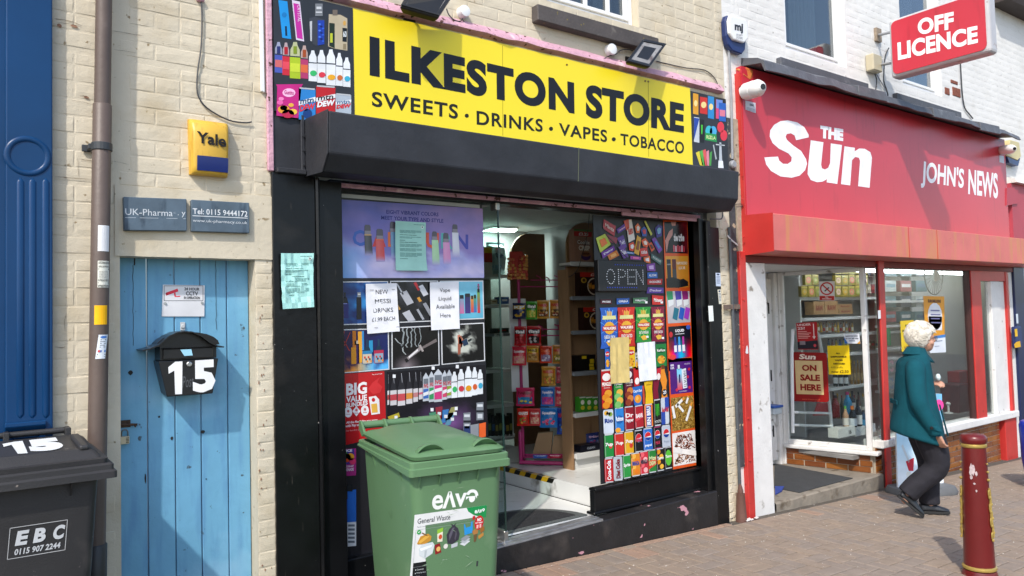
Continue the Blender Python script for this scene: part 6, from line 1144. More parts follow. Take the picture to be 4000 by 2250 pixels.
BG = [('navy and yellow bag of nuts, first in the upper row on the pink stand', 'a3', (315, 896, 424, 1026), '#1a2448', swt('KP', '#f0f0f0', '#1c2c58', ('#c8962c', '#e0b848'), '#d8b020')), ('bright green sweet bag in the upper row on the pink stand', 'a3', (424, 884, 514, 1030), '#3f9a26', swt('fini', '#f4f4e8', '#c8c048', ('#e0d868', '#8ac048'), '#1e5a1a')), ('gold and red sweet bag third in the upper row on the pink stand', 'a3', (513, 874, 612, 1024), '#c8922a', swt('HARIBO', '#c8201c', '#5a3a1c', ('#e0a848', '#e8d8c0', '#a8502c'))), ('gold and red sweet bag last in the upper row on the pink stand', 'a3', (615, 870, 732, 1022), '#c8862a', swt('HARIBO', '#c8201c', '#5a3a1c', ('#e0b868', '#e8d8c0', '#8a3a2c'))), ('red sweet bag first in the pair below the nuts', 'a3', (328, 1085, 425, 1244), '#b81820', swt('fini', '#f4ece8', '#8a1418', ('#a02028', '#c84048'), '#1c1416')), ('red sweet bag with black sweets, second in the pair below the nuts', 'a3', (430, 1083, 547, 1240), '#b81820', swt('fini', '#f4ece8', '#1c1618', ('#2a2426', '#c8c0c0'), '#1c1416')), ('pink and cream sweet bag at the left of the middle row', 'a3', (312, 1248, 426, 1402), '#c8283c', swt('Squashies', '#f0d8d8', '#e0a890', ('#e8c0a8', '#e0788a'))), ('yellow topped sweet bag in the middle row', 'a3', (427, 1242, 530, 1376), '#c07a2a', swt('M&S', '#6a4a10', '#b08a4a', ('#c8a468', '#8a5a2a'), '#e0c028')), ('orange sweet bag with white sweets in the middle row', 'a3', (536, 1243, 634, 1384), '#c83418', swt('Drumstix', '#e86a3a', '#8a7a98', ('#d8d0dc', '#a890b8'))), ('gold sweet bag at the right end of the middle row', 'a3', (637, 1236, 742, 1388), '#b8782a', swt('HARIBO', '#b82a1c', '#7a6a2a', ('#c8b048', '#8a8a3a', '#d8c8a0'))), ('gold sweet bag hanging alone under the middle row', 'a4', (480, 146, 582, 284), '#b8822a', swt('HARIBO', '#b8281c', '#8a6a2a', ('#d8b048', '#c86a3a'))), ('dull pink sweet bag right of the lone gold bag', 'a4', (585, 150, 662, 266), '#a02a3c', swt('Squash', '#d8a0a0', '#b06a6a', ('#c88a8a', '#a04a58'))), ('pink bag with blue sweets at the left of the lower rows', 'a4', (300, 297, 432, 428), '#c02a58', swt('HARIBO', '#7a1c2c', '#2a78a8', ('#3a98c8', '#1c4a80', '#d8c048'))), ('blue and pink sweet bag in the third row', 'a4', (475, 293, 574, 430), '#2a6ab8', swt('Squashies', '#e8dcec', '#c83a78', ('#e0609a', '#8a3a9c'))), ('red and pink sweet bag at the right of the third row', 'a4', (577, 291, 678, 430), '#c02c48', swt('Squashies', '#ece0e4', '#d08a7a', ('#e8b8a0', '#d0505a'))), ('red bag with giant sweets at the left of the bottom row', 'a4', (308, 443, 396, 568), '#c82418', swt('GIANTS', '#f0e4d8', '#a83a20', ('#e8a030', '#48a848', '#d83a3a'))), ('red and cream sweet bag second in the bottom row', 'a4', (396, 445, 474, 566), '#c03a3c', swt('Squash', '#ecd8d0', '#d8a088', ('#e8c0a0', '#d86868'))), ('wide blue and red sweet bag in the bottom row', 'a4', (470, 438, 594, 580), '#2272b8', swt('Squashies', '#ece4f0', '#3a80c0', ('#c82a50', '#e0709a'))), ('dark blue sweet bag at the right of the bottom row', 'a4', (590, 440, 684, 628), '#1a3a94', swt('HARIBO', '#c83028', '#24306a', ('#d8b828', '#3a6ac0'))), ]
for bgs in BG: bagS(*bgs)
def wedge(label, pts):
    m = MB(); m.prism([S('a4', *q, -.03) for q in pts], -snm*.06); tag(m.build('cardboard_box', M('cardboard', (.30, .19, .10), .8, var=.1)), label, 'cardboard box')
wedge('left cardboard box in the base of the pink stand', [(455, 620), (560, 612), (545, 765), (418, 765)]); wedge('right cardboard box in the base of the pink stand', [(566, 640), (668, 632), (655, 768), (550, 765)])
for k, (q, c_) in enumerate((((418, 768, 525, 798), '#3a66b8'), ((530, 768, 630, 798), '#b82a48'))): bagS(('flat blue sweet pack lying at the foot of the pink stand', 'flat red sweet pack lying at the foot of the pink stand')[k], 'a4', q, c_, swt('Squash', '#e8e0ec', None, ('#ffffff',)), .0)
goods('phone_card_holder', 'small black card holder hanging beside the pink stand', 'card holder', 'a3', (706, 735, 762, 822), 1.1, .02, lambda p, m_: p.text(m_, 'Lyca', .12, .62, .9, .86, '#b8bcc4', 1, bold=.02), base='#0c0c10')
# right shelf unit
YR = .86
sr = thing('shelf_unit', 'beech shelving with an arched end and white shelf edges just right of the pink stand', 'shelf unit', (4.5, 1.0, ZU))
rx0 = X('a3', 772, 900, YR+.14); rx1 = 5.05
arch_board(rx0, rx1, YR+.15, ZU, Z('a3', 900, 250, YR+.15), .02, .22).build('back_panel', wood, sr)
bx0 = X('a4', 715, 500, YR); m = MB(); m.box(bx0-.02, bx0, YR+.02, YR+.148, ZU, 2.05); m.build('end_panel', wood, sr)
m = MB(); m.box(X('a4', 672, 400, YR+.15), X('a4', 672, 400, YR+.15)+.03, YR+.14, YR+.165, ZU+.1, Z('a3', 745, 985, YR+.15)); m.build('white_strip', shw, sr)
for fr, yl, hh, mt in (('a3', 565, 34, shw), ('a3', 842, 32, shg), ('a3', 1118, 32, shg), ('a4', 178, 32, shg), ('a4', 470, 32, shw), ('a4', 752, 42, shw)):
    xr_ = 900 if fr == 'a3' else 800; z1, z0 = Z(fr, xr_, yl, YR), Z(fr, xr_, yl+hh, YR); m = MB(); m.box(bx0, rx1, YR, YR+.148, z0+.006, z1-.006); m.box(bx0, rx1, YR-.008, YR, z0, z1); m.build('shelf', mt, sr, bevel=.002)
m = MB(); m.box(bx0+.02, rx1, YR+.03, YR+.05, ZU, Z('a4', 800, 795, YR)); m.build('kick_board', shw, sr)
def d_cc(p, m_):
    p.rect(m_, 0, .0, 1, .07, '#6a8a4a', 1); p.rect(m_, 0, .07, 1, .22, '#c02a24', 1); p.text(m_, '£3.25', .25, .10, .8, .20, '#f0e4dc', 3, bold=.04)
    p.text(m_, 'Cookie', .14, .34, .86, .48, '#3a2018', 3, bold=.09); p.text(m_, 'CRISP', .22, .50, .86, .66, '#f0e8dc', 4, bold=.06); p.text(m_, 'Cookie', .15, .34, .85, .47, '#f2eae0', 5, bold=.03); p.disc(m_, .62, .84, .28, .12, '#4a2a68', 3); p.disc(m_, .62, .77, .26, .08, '#a06a48', 4)
    for k in range(7): p.disc(m_, .45+.055*k, .75+.02*(k % 2), .05, .03, '#6a3a20', 5, 7)
goods('cereal_box', 'brown cereal box priced £3.25 on the top shelf beside the doorway', 'cereal box', 'a3', (814, 302, 956, 562), YR+.03, .07, d_cc, base='#a8806c')
def d_we(p, m_): p.rect(m_, 0, 0, 1, .2, '#b8281c', 1); p.text(m_, '£3', .6, .04, .85, .16, '#f0d8c8', 2, bold=.03); p.disc(m_, .2, .34, .16, .12, '#d0a838', 2); p.disc(m_, .2, .34, .09, .07, '#4a2a18', 3); p.disc(m_, .8, .6, .42, .38, '#d8c8b0', 2); p.disc(m_, .8, .6, .36, .32, '#33170e', 3); p.text(m_, 'Weetos', .42, .45, 1.0, .72, '#d8902c', 5, bold=.06)
goods('cereal_box', 'dark brown cereal box with a hoop on the second shelf beside the doorway', 'cereal box', 'a3', (862, 650, 1002, 838), YR+.03, .07, d_we, base='#2c140c'); goods('cereal_box', 'dark brown cereal box with a hoop on the third shelf beside the doorway', 'cereal box', 'a3', (888, 932, 1012, 1114), YR+.03, .07, d_we, base='#2c140c')
goods('display_tray', 'black and yellow tray of bars on the fourth shelf beside the doorway', 'tray', 'a3', (818, 1318, 985, 1444), YR+.03, .1, lambda p, m_: [p.rect(m_, *r, '#d8b81c', 1) for r in ((.34, .05, .56, .24), (.72, .28, .92, .55), (.68, .58, .9, .75), (.7, .78, .92, .98))], base='#161210')
for k in range(3):
    goods('snack_tube', ('first', 'second', 'third')[k]+' small green snack tube from the left on the fifth shelf', 'snack tube', 'a4', (750+46*k, 363, 792+46*k, 470), YR+.02, .06, lambda p, m_: (p.disc(m_, .5, .36, .3, .16, '#e8e4d8', 1), p.disc(m_, .5, .72, .34, .14, '#d8c838', 1), p.rect(m_, 0, 0, 1, .07, '#d8d8d0', 1)), base='#3f9228', group='small green snack tubes on the fifth shelf')
goods('display_tray', 'dark tray of bars on the bottom shelf beside the doorway', 'tray', 'a4', (760, 698, 900, 752), YR+.02, .1, lambda p, m_: p.text(m_, 'CLEAN', .3, .3, .7, .6, '#a8b0c0', 1, bold=.03), base='#181a26'); goods('sweet_bag', 'crumpled blue bag in the dark tray on the bottom shelf', 'sweet bag', 'a4', (812, 620, 905, 702), YR+.08, .06, swt('Mix', '#c8a8c8', '#4a5a98', ('#c84a7a', '#6a88c8')), base='#2a3a78', shape='bag')
m = MB()
p0_, p1_ = aty('a3', 935, 190, YR-.1), aty('a3', 770, 690, YR); cable('cable', 'thin black wire looping down past the cereal boxes inside the shop', 'a3', [(935, 180), (925, 300), (900, 430), (868, 540), (845, 620), (800, 670), (765, 688)], YR-.05, .003, MATS['dark_cable'])
# ================================================================== strip between the two shops
sx_a = RPE+.002
stp = thing('brick_pier', 'narrow cream brick pier between the black and the red shopfronts', 'pier', (5.2, .02, 0))
sxb, sxc = X('b4', 478, 800, 0.), X('b4', 600, 900, 0.)
m = MB(); m.box(sx_a, 5.43, .004, .1, -.4, 3.3); m.build('wall', cream, stp)
lay(stp, cream, [(sx_a, sx_a+.105, -.05, 2.42)], 0., .078, .115, 0., seed=9, proud=.006, jit=.002)
m = MB(); m.box(sx_a+.165, sx_a+.235, -.012, .004, .35, 3.3); m.build('render_strip', M('flaking_grey_render', (.06, .062, .068), .85, var=.3, vs=20, bump=.8, bs=30, dirt=('#b5a68c', 14, .62, .05), dist=.012), stp)
m = MB(); m.box(sx_a+.245, 5.425, -.018, .004, .1, 3.3); m.build('render_strip', M('dirty_cream_render', (.42, .35, .26), .85, var=.25, vs=12, bump=.8, bs=26, dirt=('#4d4030', 12, .6, .06), dist=.012), stp)
cnd = MB(); xcn = sx_a+.13; cnd.tube([(xcn, -.022, 2.36), (xcn+.005, -.022, 1.2), (xcn+.01, -.022, .18)], .014, 10)
tag(cnd.build('conduit', M('grey_conduit', (.075, .085, .095), .5, var=.2, spots=('#c9c3b8', 30, .72, .02)), None, smooth=True), 'dark grey conduit running down the narrow cream brick pier', 'conduit')
m = MB(); zb_ = Z('b4', 530, 1032, -.03); m.box(X('b4', 468, 1030, -.03), X('b4', 600, 1030, -.03), -.034, -.028, zb_-.02, zb_+.02); tag(m.build('strap', M('rusty_flat_bar', (.16, .11, .085), .7, var=.3, vs=40), None, bevel=.001), 'rusty flat metal strap across the brick pier', 'strap')
cable('cable', 'bent white cable end sticking out of the brick pier', 'b4', [(500, 455), (530, 490), (560, 515), (582, 535)], -.03, .006, upvc)
cable('cable', 'loose dark wire hooked out beside the end of the black shutter box', 'b4', [(545, 210), (590, 200), (622, 205), (610, 225)], -.03, .003, MATS['dark_cable'])
cable('cable', 'grey looped cable below the right end of the shutter box', 'b4', [(460, 245), (462, 290), (450, 320), (415, 322), (360, 322)], -.06, .005, MATS['grey_conduit'])
cl_ = thing('pipe_shoe', 'brown clay pipe shoe standing on the pavement at the foot of the brick pier', 'pipe shoe', (X('b5', 568, 1270, -.05), -.05, gz(5.3)))
cx0 = X('b5', 568, 1200, -.05); zc0, zc1, zc2 = gz(5.3)-.02, Z('b5', 565, 1115, -.05), Z('b5', 562, 1045, -.05)
m = MB(); m.lathe((cx0, -.05, 0), [(.048, zc0), (.046, zc0+.02), (.034, zc1-.01), (.036, zc1)], 16); m.build('body', M('brown_clay', (.13, .06, .045), .6, var=.15, bump=.2), cl_, smooth=True); m = MB(); m.lathe((cx0, -.05, 0), [(.022, zc1), (.024, zc1+.02), (.010, zc2)], 14); m.build('spout', MATS['brown_clay'], cl_, smooth=True)
m = MB(); gx = X('b5', 600, 1280, -.07)
for k in range(9): a, b = gx+random.uniform(-.06, .12), -.06-random.uniform(0, .05); z = gz(a)+.001; m.add([(a, b, z), (a+.03, b-.008, z+.006), (a+.035, b+.012, z+.010), (a+.004, b+.014, z+.004)], [(0, 1, 2, 3)])
tag(m.build('litter', M('pale_litter', (.6, .58, .56), .7), None), 'scraps of pale litter at the foot of the pier', 'litter', kind='stuff')
# left alarm on the white building
a0 = aty('z6', 130, 110, -.05); c0 = aty('z6', 130, 330, -.05); wX0, wX1 = X('z6', 62, 200, -.06), X('z6', 186, 200, -.06); mid = (wX0+wX1)/2; zt_, zb_ = Z('z6', 128, 112, -.06), Z('z6', 128, 330, -.06); H_ = zt_-zb_; W2 = (wX1-wX0)/2
ma = thing('alarm_box', 'white and dark blue alarm box at the left corner of the white building', 'alarm box', (mid, 0, zb_))
def outl(s, k): return [(mid+W2*a*k, zb_+H_*b) for a, b in s]
top_ = [(-.95, .45), (-1, .8), (-.8, .97), (.75, 1.0), (1, .85), (.95, .45), (.55, .30), (-.55, .30)]; bot_ = [(-1.05, .40), (-1.08, .82), (-.9, .985), (-.3, .99), (-.3, .5), (1.0, .5), (.85, .15), (.5, .0), (-.45, .02), (-.85, .15)]
m = MB(); m.prism([(x, -.058, z) for x, z in outl(bot_, 1)], (0, .05, 0)); m.build('base', M('navy_plastic', (.012, .028, .12), .35), ma, bevel=.008)
m = MB(); m.prism([(x, -.085, z) for x, z in outl(top_, .98)], (0, .035, 0)); m.build('cover', upvc, ma, bevel=.012, seg=2)
p = Pr(ypl(-.0855)); p.ptext('z6', 'mj', (112, 140), (165, 150), (112, 205), '#2e3238', 1, bold=.05); p.ptext('z6', 'SECURITY', (122, 212), (162, 218), (122, 224), '#5a626c', 1); p.ptext('z6', 'SYSTEMS', (122, 228), (162, 235), (122, 242), '#5a626c', 1); p.build('lettering', prv, ma)
cable('cable', 'grey conduit dropping from the white alarm box down the joint of the two buildings', 'z6', [(72, 250), (76, 345), (90, 600), (95, 850), (98, 1000)], -.02, .011, M('grey_cable', (.30, .31, .33), .5), cat='conduit', n=8)
m = MB(); v = aty('z6', 98, 1035, -.02); m.lathe((v[0], -.004, v[2]), [(.035, 0), (.035, -.03), (.025, -.04)], 14, 'y'); tag(m.build('junction_box', MATS['grey_cable'], None, smooth=True), 'round grey junction box at the foot of the grey conduit', 'junction box')
# ================================================================== red newsagent front
rf = thing('shopfront', 'red newsagent shopfront with white window frames and a recessed door', 'shopfront', (8.2, 0, -.1))
FYs = -.06
fx0, fx1 = X('z0', 2909, 600, FYs), X('z0', 3933, 720, FYs)
ns = thing('shop_sign', 'wide red fascia sign with large white lettering over the newsagent', 'shop sign', ((fx0+fx1)/2, FYs, 2.46))
m = MB(); m.box(fx0, fx1, FYs, -.004, 2.44, 3.76); m.build('board', sun_red, ns)
p = Pr(ypl(FYs)); W1 = '#f0f1f4'
for q_ in ([(445,757),(505,770),(550,800),(577,848),(577,864),(498,882),(488,852),(465,838),(440,843),(432,860),(440,880),(480,915),(530,950),(560,1000),(567,1030),(555,1070),(520,1105),(470,1118),(400,1110),(340,1075),(310,1035),(298,990),(384,985),(392,1010),(415,1030),(445,1031),(468,1015),(470,990),(450,965),(390,935),(350,900),(332,860),(335,820),(360,785),(400,762)],
        [(590,882),(670,895),(655,1035),(660,1058),(680,1066),(700,1055),(712,1025),(716,902),(787,912),(757,1157),(690,1147),(692,1127),(665,1142),(630,1146),(590,1132),(570,1095),(572,1060)],
        [(802,920),(868,930),(866,952),(895,934),(930,936),(965,957),(975,992),(960,1181),(888,1171),(900,1012),(893,992),(870,987),(850,1007),(838,1166),(780,1158)]):
    p.px('z6', q_[::-1], W1, 1)
word(p, 'z6', 'THE', (651, 789), (796, 813), (649, 867), (794, 888), W1, .07); p.build('lettering', prv, ns); p = Pr(ypl(FYs))
word(p, 'z6', "JOHN'S", (1290, 1006), (1556, 1060), (1282, 1180), (1550, 1220), W1, .03, res=5); word(p, 'z6', 'NEWS', (1583, 1062), (1766, 1090), (1580, 1222), (1768, 1250), W1, .03, res=5)
p.build('lettering', prv, ns); p = Pr(ypl(FYs))
p.px('z6', [(178, 632), (180, 690), (244, 712), (243, 648)], '#ccd0d8', 2); p.ptext('z6', 'SIMS', (205, 652), (232, 658), (205, 664), '#3a4048', 3, bold=.03)
for k in range(3): p.px('z6', [(184, 672+k*7), (184, 675+k*7), (238, 692+k*7), (238, 689+k*7)], '#8a8e98', 3)
tag(p.build('sticker', prv), 'small printed sticker under the dome camera on the red sign', 'sticker'); p = Pr(ypl(FYs))
p.px('z6', [(1775, 975), (1776, 1020), (1806, 1028), (1804, 984)], '#ccd0d8', 2); tag(p.build('sticker', prv), 'small white sticker at the right end of the red sign', 'sticker')
m = MB(); xe = X('z6', 148, 900, 0.); m.box(X('z6', 152, 900, -.03)-.015, fx0-.002, FYs+.006, .0, 2.44, 3.70); m.build('end_board', red_p, ns)
# lead flashing
m = MB(); n = 60; fl0, fl1 = 5.50, 10.75; Rg = []
for i in range(n+1):
    x = fl0+(fl1-fl0)*i/n; a = .022*mnoise.noise(Vector((x*1.9, 2, 0)))+.012*mnoise.noise(Vector((x*5, 7, 0))); b = .02*mnoise.noise(Vector((x*2.6, 9, 0))); dr = (.085-.04*i/n)
    Rg.append([(x, .0, 3.86), (x, -.17+b*.3, 3.815+a*.4), (x, -.235+b, 3.775+a), (x, -.255+b, 3.775-dr+a), (x, -.24+b, 3.772-dr+a), (x, -.20, 3.76), (x, .0, 3.79)])
m.rings(Rg); tag(m.build('lead_flashing', lead, None, smooth=True, sharp=35), 'wavy grey lead flashing along the top of the red newsagent sign', 'flashing')
m = MB()
for k, xx in enumerate((6.95, 8.45, 9.6)): m.hexa([(xx, -.262, 3.69), (xx+.5, -.275, 3.70), (xx+.5, -.24, 3.70), (xx, -.24, 3.69)], [(xx, -.25, 3.79), (xx+.5, -.262, 3.80), (xx+.5, -.03, 3.875), (xx, -.03, 3.87)])
tag(m.build('lead_flashing', lead, None, bevel=.004), 'overlapping lead patches on the flashing above the newsagent sign', 'flashing', kind='stuff')
m = MB(); v = aty('z6', 205, 455, -.08); pts = [(v[0]+a, -.07+.05*mnoise.noise(Vector((a*30, b*30, 1))), v[2]+b) for a, b in ((-.10, .02), (-.02, .05), (.07, .03), (.09, -.03), (.03, -.06), (-.06, -.03))]; m.prism(pts, (.01, .05, .02)); tag(m.build('plastic_rag', M('orange_plastic', (.62, .19, .05), .5), None, bevel=.01), 'scrap of orange plastic under the left end of the lead flashing', 'plastic scrap')
# cameras
def cam_(label, fr, b, tip, r, Y0, Y1):
    B, T = aty(fr, *b, Y0), aty(fr, *tip, Y1); t = thing('security_camera', label, 'camera', B); d = (T-B)/np.linalg.norm(T-B)
    m = MB(); m.tube([B, B+(T-B)*.45, B+(T-B)*.47, B+(T-B)*.72, B+(T-B)*.9, T], [r, r*1.02, r*.97, r*1.0, r*.72, r*.42], 18); m.build('body', upvc, t, smooth=True, sharp=40)
    m = MB(); m.tube([T-d*.002, T+d*.004], r*.35, 12); m.build('lens', M('black_lens', (.01, .01, .012), .1), t)
    m = MB(); m.tube([B+(T-B)*.1, (B[0]-.02, FYs-.002, B[2]-.01)], r*.7, 12); m.build('mount', upvc, t, smooth=True)
cam_('white dome ended security camera at the left end of the red sign', 'z6', (188, 575), (290, 545), .072, -.10, -.30)
cam_('white security camera at the right end of the red sign', 'z6', (1795, 945), (1872, 935), .058, -.08, -.28)
# second alarm at right
wX0, wX1 = X('z6', 1800, 960, -.03), X('z6', 1886, 960, -.03); zt_, zb_ = Z('z6', 1840, 890, -.03), Z('z6', 1840, 1040, -.03); H_ = zt_-zb_
ab_ = thing('alarm_box', 'pale yellow and blue alarm box beyond the right end of the red sign', 'alarm box', ((wX0+wX1)/2, 0, zb_))
m = MB(); m.prism([(wX0, -.08, zb_+H_*.3), (wX0+.1, -.08, zt_), (wX1-.04, -.08, zt_), (wX1, -.08, zb_+H_*.42), (wX1-.12, -.08, zb_+H_*.22)], (0, .075, 0)); m.build('cover', M('pale_yellow_plastic', (.62, .52, .25), .4), ab_, bevel=.006)
m = MB(); m.prism([(wX0, -.075, zb_+H_*.28), (wX1-.12, -.075, zb_+H_*.2), (wX1-.02, -.075, zb_+H_*.36), (wX1-.1, -.075, zb_), (wX0+.06, -.075, zb_+H_*.05)], (0, .07, 0)); m.build('strobe', MATS['navy_plastic'], ab_)
# red shutter housing
Sx0, Sx1 = 5.40, 10.93
prof = [(.0, 2.468), (-.321, 2.452), (-.319, 2.142), (-.085, 2.132), (.0, 2.132)]
m = MB(); m.prism([(Sx0, y, z) for y, z in prof], (Sx1-Sx0, 0, 0)); m.build('shutter_box', red_fad, rf, bevel=.006)
m = MB(); m.prism([(Sx0-.005, y*1.015, z+(.004 if z > 2.3 else -.004)) for y, z in prof], (.0045, 0, 0)); m.build('end_plate', red_p, rf)
m = MB()
for xx in (X('a8', 155, 100, -.32), X('c4', 40, 880, -.32)): m.box(xx, xx+.006, -.3235, -.318, 2.145, 2.45)
m.build('seam', red_p, rf)
m = MB(); m.box(5.44, Sx1, -.02, .08, 2.07, 2.131); m.build('lintel', M('dark_red_paint', (.20, .02, .015), .5, var=.2), rf, bevel=.003)
pA0, pA1 = X('a7', 62, 600, -.03), X('a7', 100, 600, -.03)
m = MB(); zg = gz(5.5); m.box(pA0, pA0+.085, -.04, .06, zg-.03, 2.16); m.build('post', red_p, rf, bevel=.005)
m = MB(); 
for zz in (2.28, 1.75, 1.2, .75, .4, 2.6, 3.1): m.lathe((pA0+.03, -.041 if zz < 2.1 else -.066, zz), [(.010, 0), (.008, -.008)], 8, 'y')
m.build('bolt', red_p, rf)
m = MB(); m.box(pA0+.09, X('a7', 180, 300, -.01), -.022, .06, gz(5.6)-.03, 2.068); wpost = m.build('door_post', white_w, rf, bevel=.008, seg=2)
xpR = X('a7', 180, 300, -.01)
m = MB(); m.box(xpR-.02, xpR, .062, .95, gz(5.6), 2.068); m.build('lobby_wall', white_w, rf)
# lobby: step, mat, door, side window on a glazed brick base
ZS = -.018
stc = M('worn_concrete_step', (.26, .225, .18), .85, var=.2, vs=7, bump=.7, bs=24, dirt=('#5d5142', 9, .58, .15), dist=.012)
m = MB(); n = 14; fr_ = [(xpR+.02+(7.50-xpR)*i/n, -.01+.012*mnoise.noise(Vector((i*.8, 1, 0))), ZS) for i in range(n+1)]
for i in range(n):
    a, b = fr_[i], fr_[i+1]; m.poly([a, b, (b[0], .97, ZS), (a[0], .97, ZS)]); a2, b2 = (a[0], a[1]-.012, ZS-.012), (b[0], b[1]-.012, ZS-.012); m.poly([a2, b2, b, a]); m.poly([(a2[0], a2[1]+.01*mnoise.noise(Vector((i, 4, 0))), -.3), (b2[0], b2[1]+.01*mnoise.noise(Vector((i+1, 4, 0))), -.3), b2, a2])
m.build('step', stc, rf, smooth=True, sharp=30)
mq = [atz('b3', *a, ZS+.008) for a in ((484, 345), (1140, 465), (690, 585), (480, 545))]
m = MB(); m.prism(mq, (0, 0, -.007)); tag(m.build('doormat', M('dark_grey_matting', (.045, .047, .05), .95, var=.15, vs=9, bump=.5, bs=200), None), 'dark grey rubber mat on the concrete step of the newsagent', 'doormat')
bq = [atz('b3', *a, ZS+.004+h) for a, h in (((488, 545), .0), ((565, 545), .0), ((545, 580), .0), ((490, 610), .0))]
m = MB(); m.prism(bq, (0, 0, .012)); tag(m.build('cloth', M('blue_cloth', (.03, .06, .30), .8, bump=.6, bs=20), None), 'corner of a blue cloth by the white door post', 'cloth')
YD = .95; dX0, dX1 = xpR, 7.27
m = MB(); m.box(dX0, dX1, YD+.06, YD+.1, ZS, 2.07); m.build('door_back', white_w, rf)
dr = X('a7', 180, 800, YD), X('a7', 238, 800, YD), X('a7', 285, 800, YD)
nd = thing('door', 'white panelled door standing back in the newsagent lobby', 'door', (dX0+.5, YD, ZS))
m = MB(); m.box(dX0+.02, dr[1]-.004, YD+.015, YD+.058, ZS+.05, 2.0); m.build('leaf', white_w, nd, bevel=.004)
m = MB(); 
for z0, z1 in ((.15, .85), (1.0, 1.9)): m.box(dr[0]+.02, dr[1]-.10, YD+.006, YD+.0149, z0, z1)
m.build('panel', white_w, nd, bevel=.006)
m = MB(); m.box(dr[0]+.0, dr[1]-.06, YD+.002, YD+.0145, 1.98, 2.0); m.box(dr[0], dr[1]-.03, YD-.002, YD+.0145, 1.90, 1.925); m.build('rail', white_w, nd)
m = MB()
for z in (1.68, .95, .35): m.box(dr[1]-.075, dr[1]-.065, YD+.004, YD+.0148, z-.06, z+.06)
m.build('hinge', grime, nd)
m = MB(); m.box(dr[1], dr[1]+.06, YD-.02, YD+.058, ZS, 2.068); m.box(dr[1]+.065, dr[2], YD-.035, YD+.058, ZS, 2.068); m.build('door_frame', white_w, rf, bevel=.006)
m = MB(); v = aty('a7', 232, 985, YD-.06); m.box(v[0]-.10, v[0]+.05, YD-.12, YD+.01, v[2]-.05, v[2]+.02); lb_ = m.build('plastic_tub', M('clear_tub', (.55, .62, .66), .3), None, bevel=.01); tag(lb_, 'small clear plastic tub with a blue lid hung on the white lobby door', 'tub')
m = MB(); m.box(v[0]-.11, v[0]+.06, YD-.13, YD+.012, v[2]+.021, v[2]+.045); m.build('lid', M('blue_lid', (.02, .10, .45), .35), lb_, bevel=.006)
m = MB(); m.box(xpR, 7.62, .08, YD+.08, 2.075, 2.12); m.build('soffit', white_w, rf)
# side window (returns from the street corner to the door)
A_ = np.array((7.455, .05, 0.)); B_ = np.array((7.275, .93, 0.)); dv = (B_-A_)/np.linalg.norm(B_-A_); LW = np.linalg.norm(B_-A_); nv = np.array((-dv[1], dv[0], 0)); nv = nv if nv[0] < 0 else -nv
def W(s, out, z): q = A_+dv*s+nv*out; return (q[0], q[1], z)
def wbox(m, s0, s1, o0, o1, z0, z1): m.hexa([W(s0, o1, z0), W(s1, o1, z0), W(s1, o0, z0), W(s0, o0, z0)], [W(s0, o1, z1), W(s1, o1, z1), W(s1, o0, z1), W(s0, o0, z1)])
gbr = [M('glazed_brick_%d' % k, c_, .22, var=.18, vs=9, bump=.12, bs=18, dirt=('#2d140a', 10, .64, .12), coat=.3) for k, c_ in enumerate(((.23, .075, .018), (.30, .11, .022), (.18, .055, .018)))]
mort = M('pale_mortar', (.42, .36, .28), .9)
zsl, zsb = .205, .165
m = MB(); wbox(m, .0, LW, -.05, -.004, ZS-.05, zsb); m.build('plinth', mort, rf)
def mapside(x, z, rot=False): return math.atan2(-dv[1], -dv[0]) if rot else W(LW-x, .0, z)
lb0 = len(COL.objects)
for j in range(3):
    x = -.11*(j % 2)-.02
    while x < LW-.02:
        a, b = max(0, x), min(LW, x+.222); x += .226
        if b-a < .04: continue
        m = MB(); z0 = ZS+.001+j*.061; L = b-a; wbox(m, LW-b+.003, LW-a-.003, -.003, .004+random.uniform(0, .002), z0+.003, z0+.058); m.build('brick', random.choice(gbr), rf, bevel=.003)
m = MB(); wbox(m, -.07, LW+.0, -.1, .05, zsb, zsl); m.build('sill', white_w, rf, bevel=.010, seg=2)
m = MB(); wbox(m, LW-.05, LW, -.04, .012, zsl, 2.07); wbox(m, .0, .05, -.06, .01, zsl, 2.07); wbox(m, .05, LW-.05, -.04, .012, zsl, zsl+.05); wbox(m, .05, LW-.05, -.04, .012, 2.03, 2.07); m.build('window_frame', white_w, rf, bevel=.006)
m = MB(); wbox(m, .05, LW-.05, -.020, -.014, zsl+.05, 2.03); m.build('window_pane', MATS['shop_glass'], rf)
# front posts and window
pB0, pB1 = X('a7', 757, 800, -.03), X('a7', 790, 800, -.03)
m = MB(); m.hexa([(7.535, -.045, gz(7.5)-.02), (7.64, -.045, gz(7.5)-.02), (7.64, .0, gz(7.5)-.02), (7.535, .0, gz(7.5)-.02)], [(7.575, -.045, 2.14), (7.68, -.045, 2.14), (7.68, .0, 2.14), (7.575, .0, 2.14)]); m.build('post', red_p, rf, bevel=.006)
m = MB(); m.hexa([(7.519, -.03, gz(7.5)), (7.533, -.03, gz(7.5)), (7.533, -.012, gz(7.5)), (7.519, -.012, gz(7.5))], [(7.559, -.03, 2.1), (7.573, -.03, 2.1), (7.573, -.012, 2.1), (7.559, -.012, 2.1)]); m.build('gasket', M('dark_timber', (.06, .02, .018), .5), rf)
wS0, wS1 = 7.645, 10.80; zw0 = .235
wS0 = 7.48
m = MB(); m.box(wS0, 10.42, .035, .09, -.5, zw0); m.build('plinth', mort, rf)
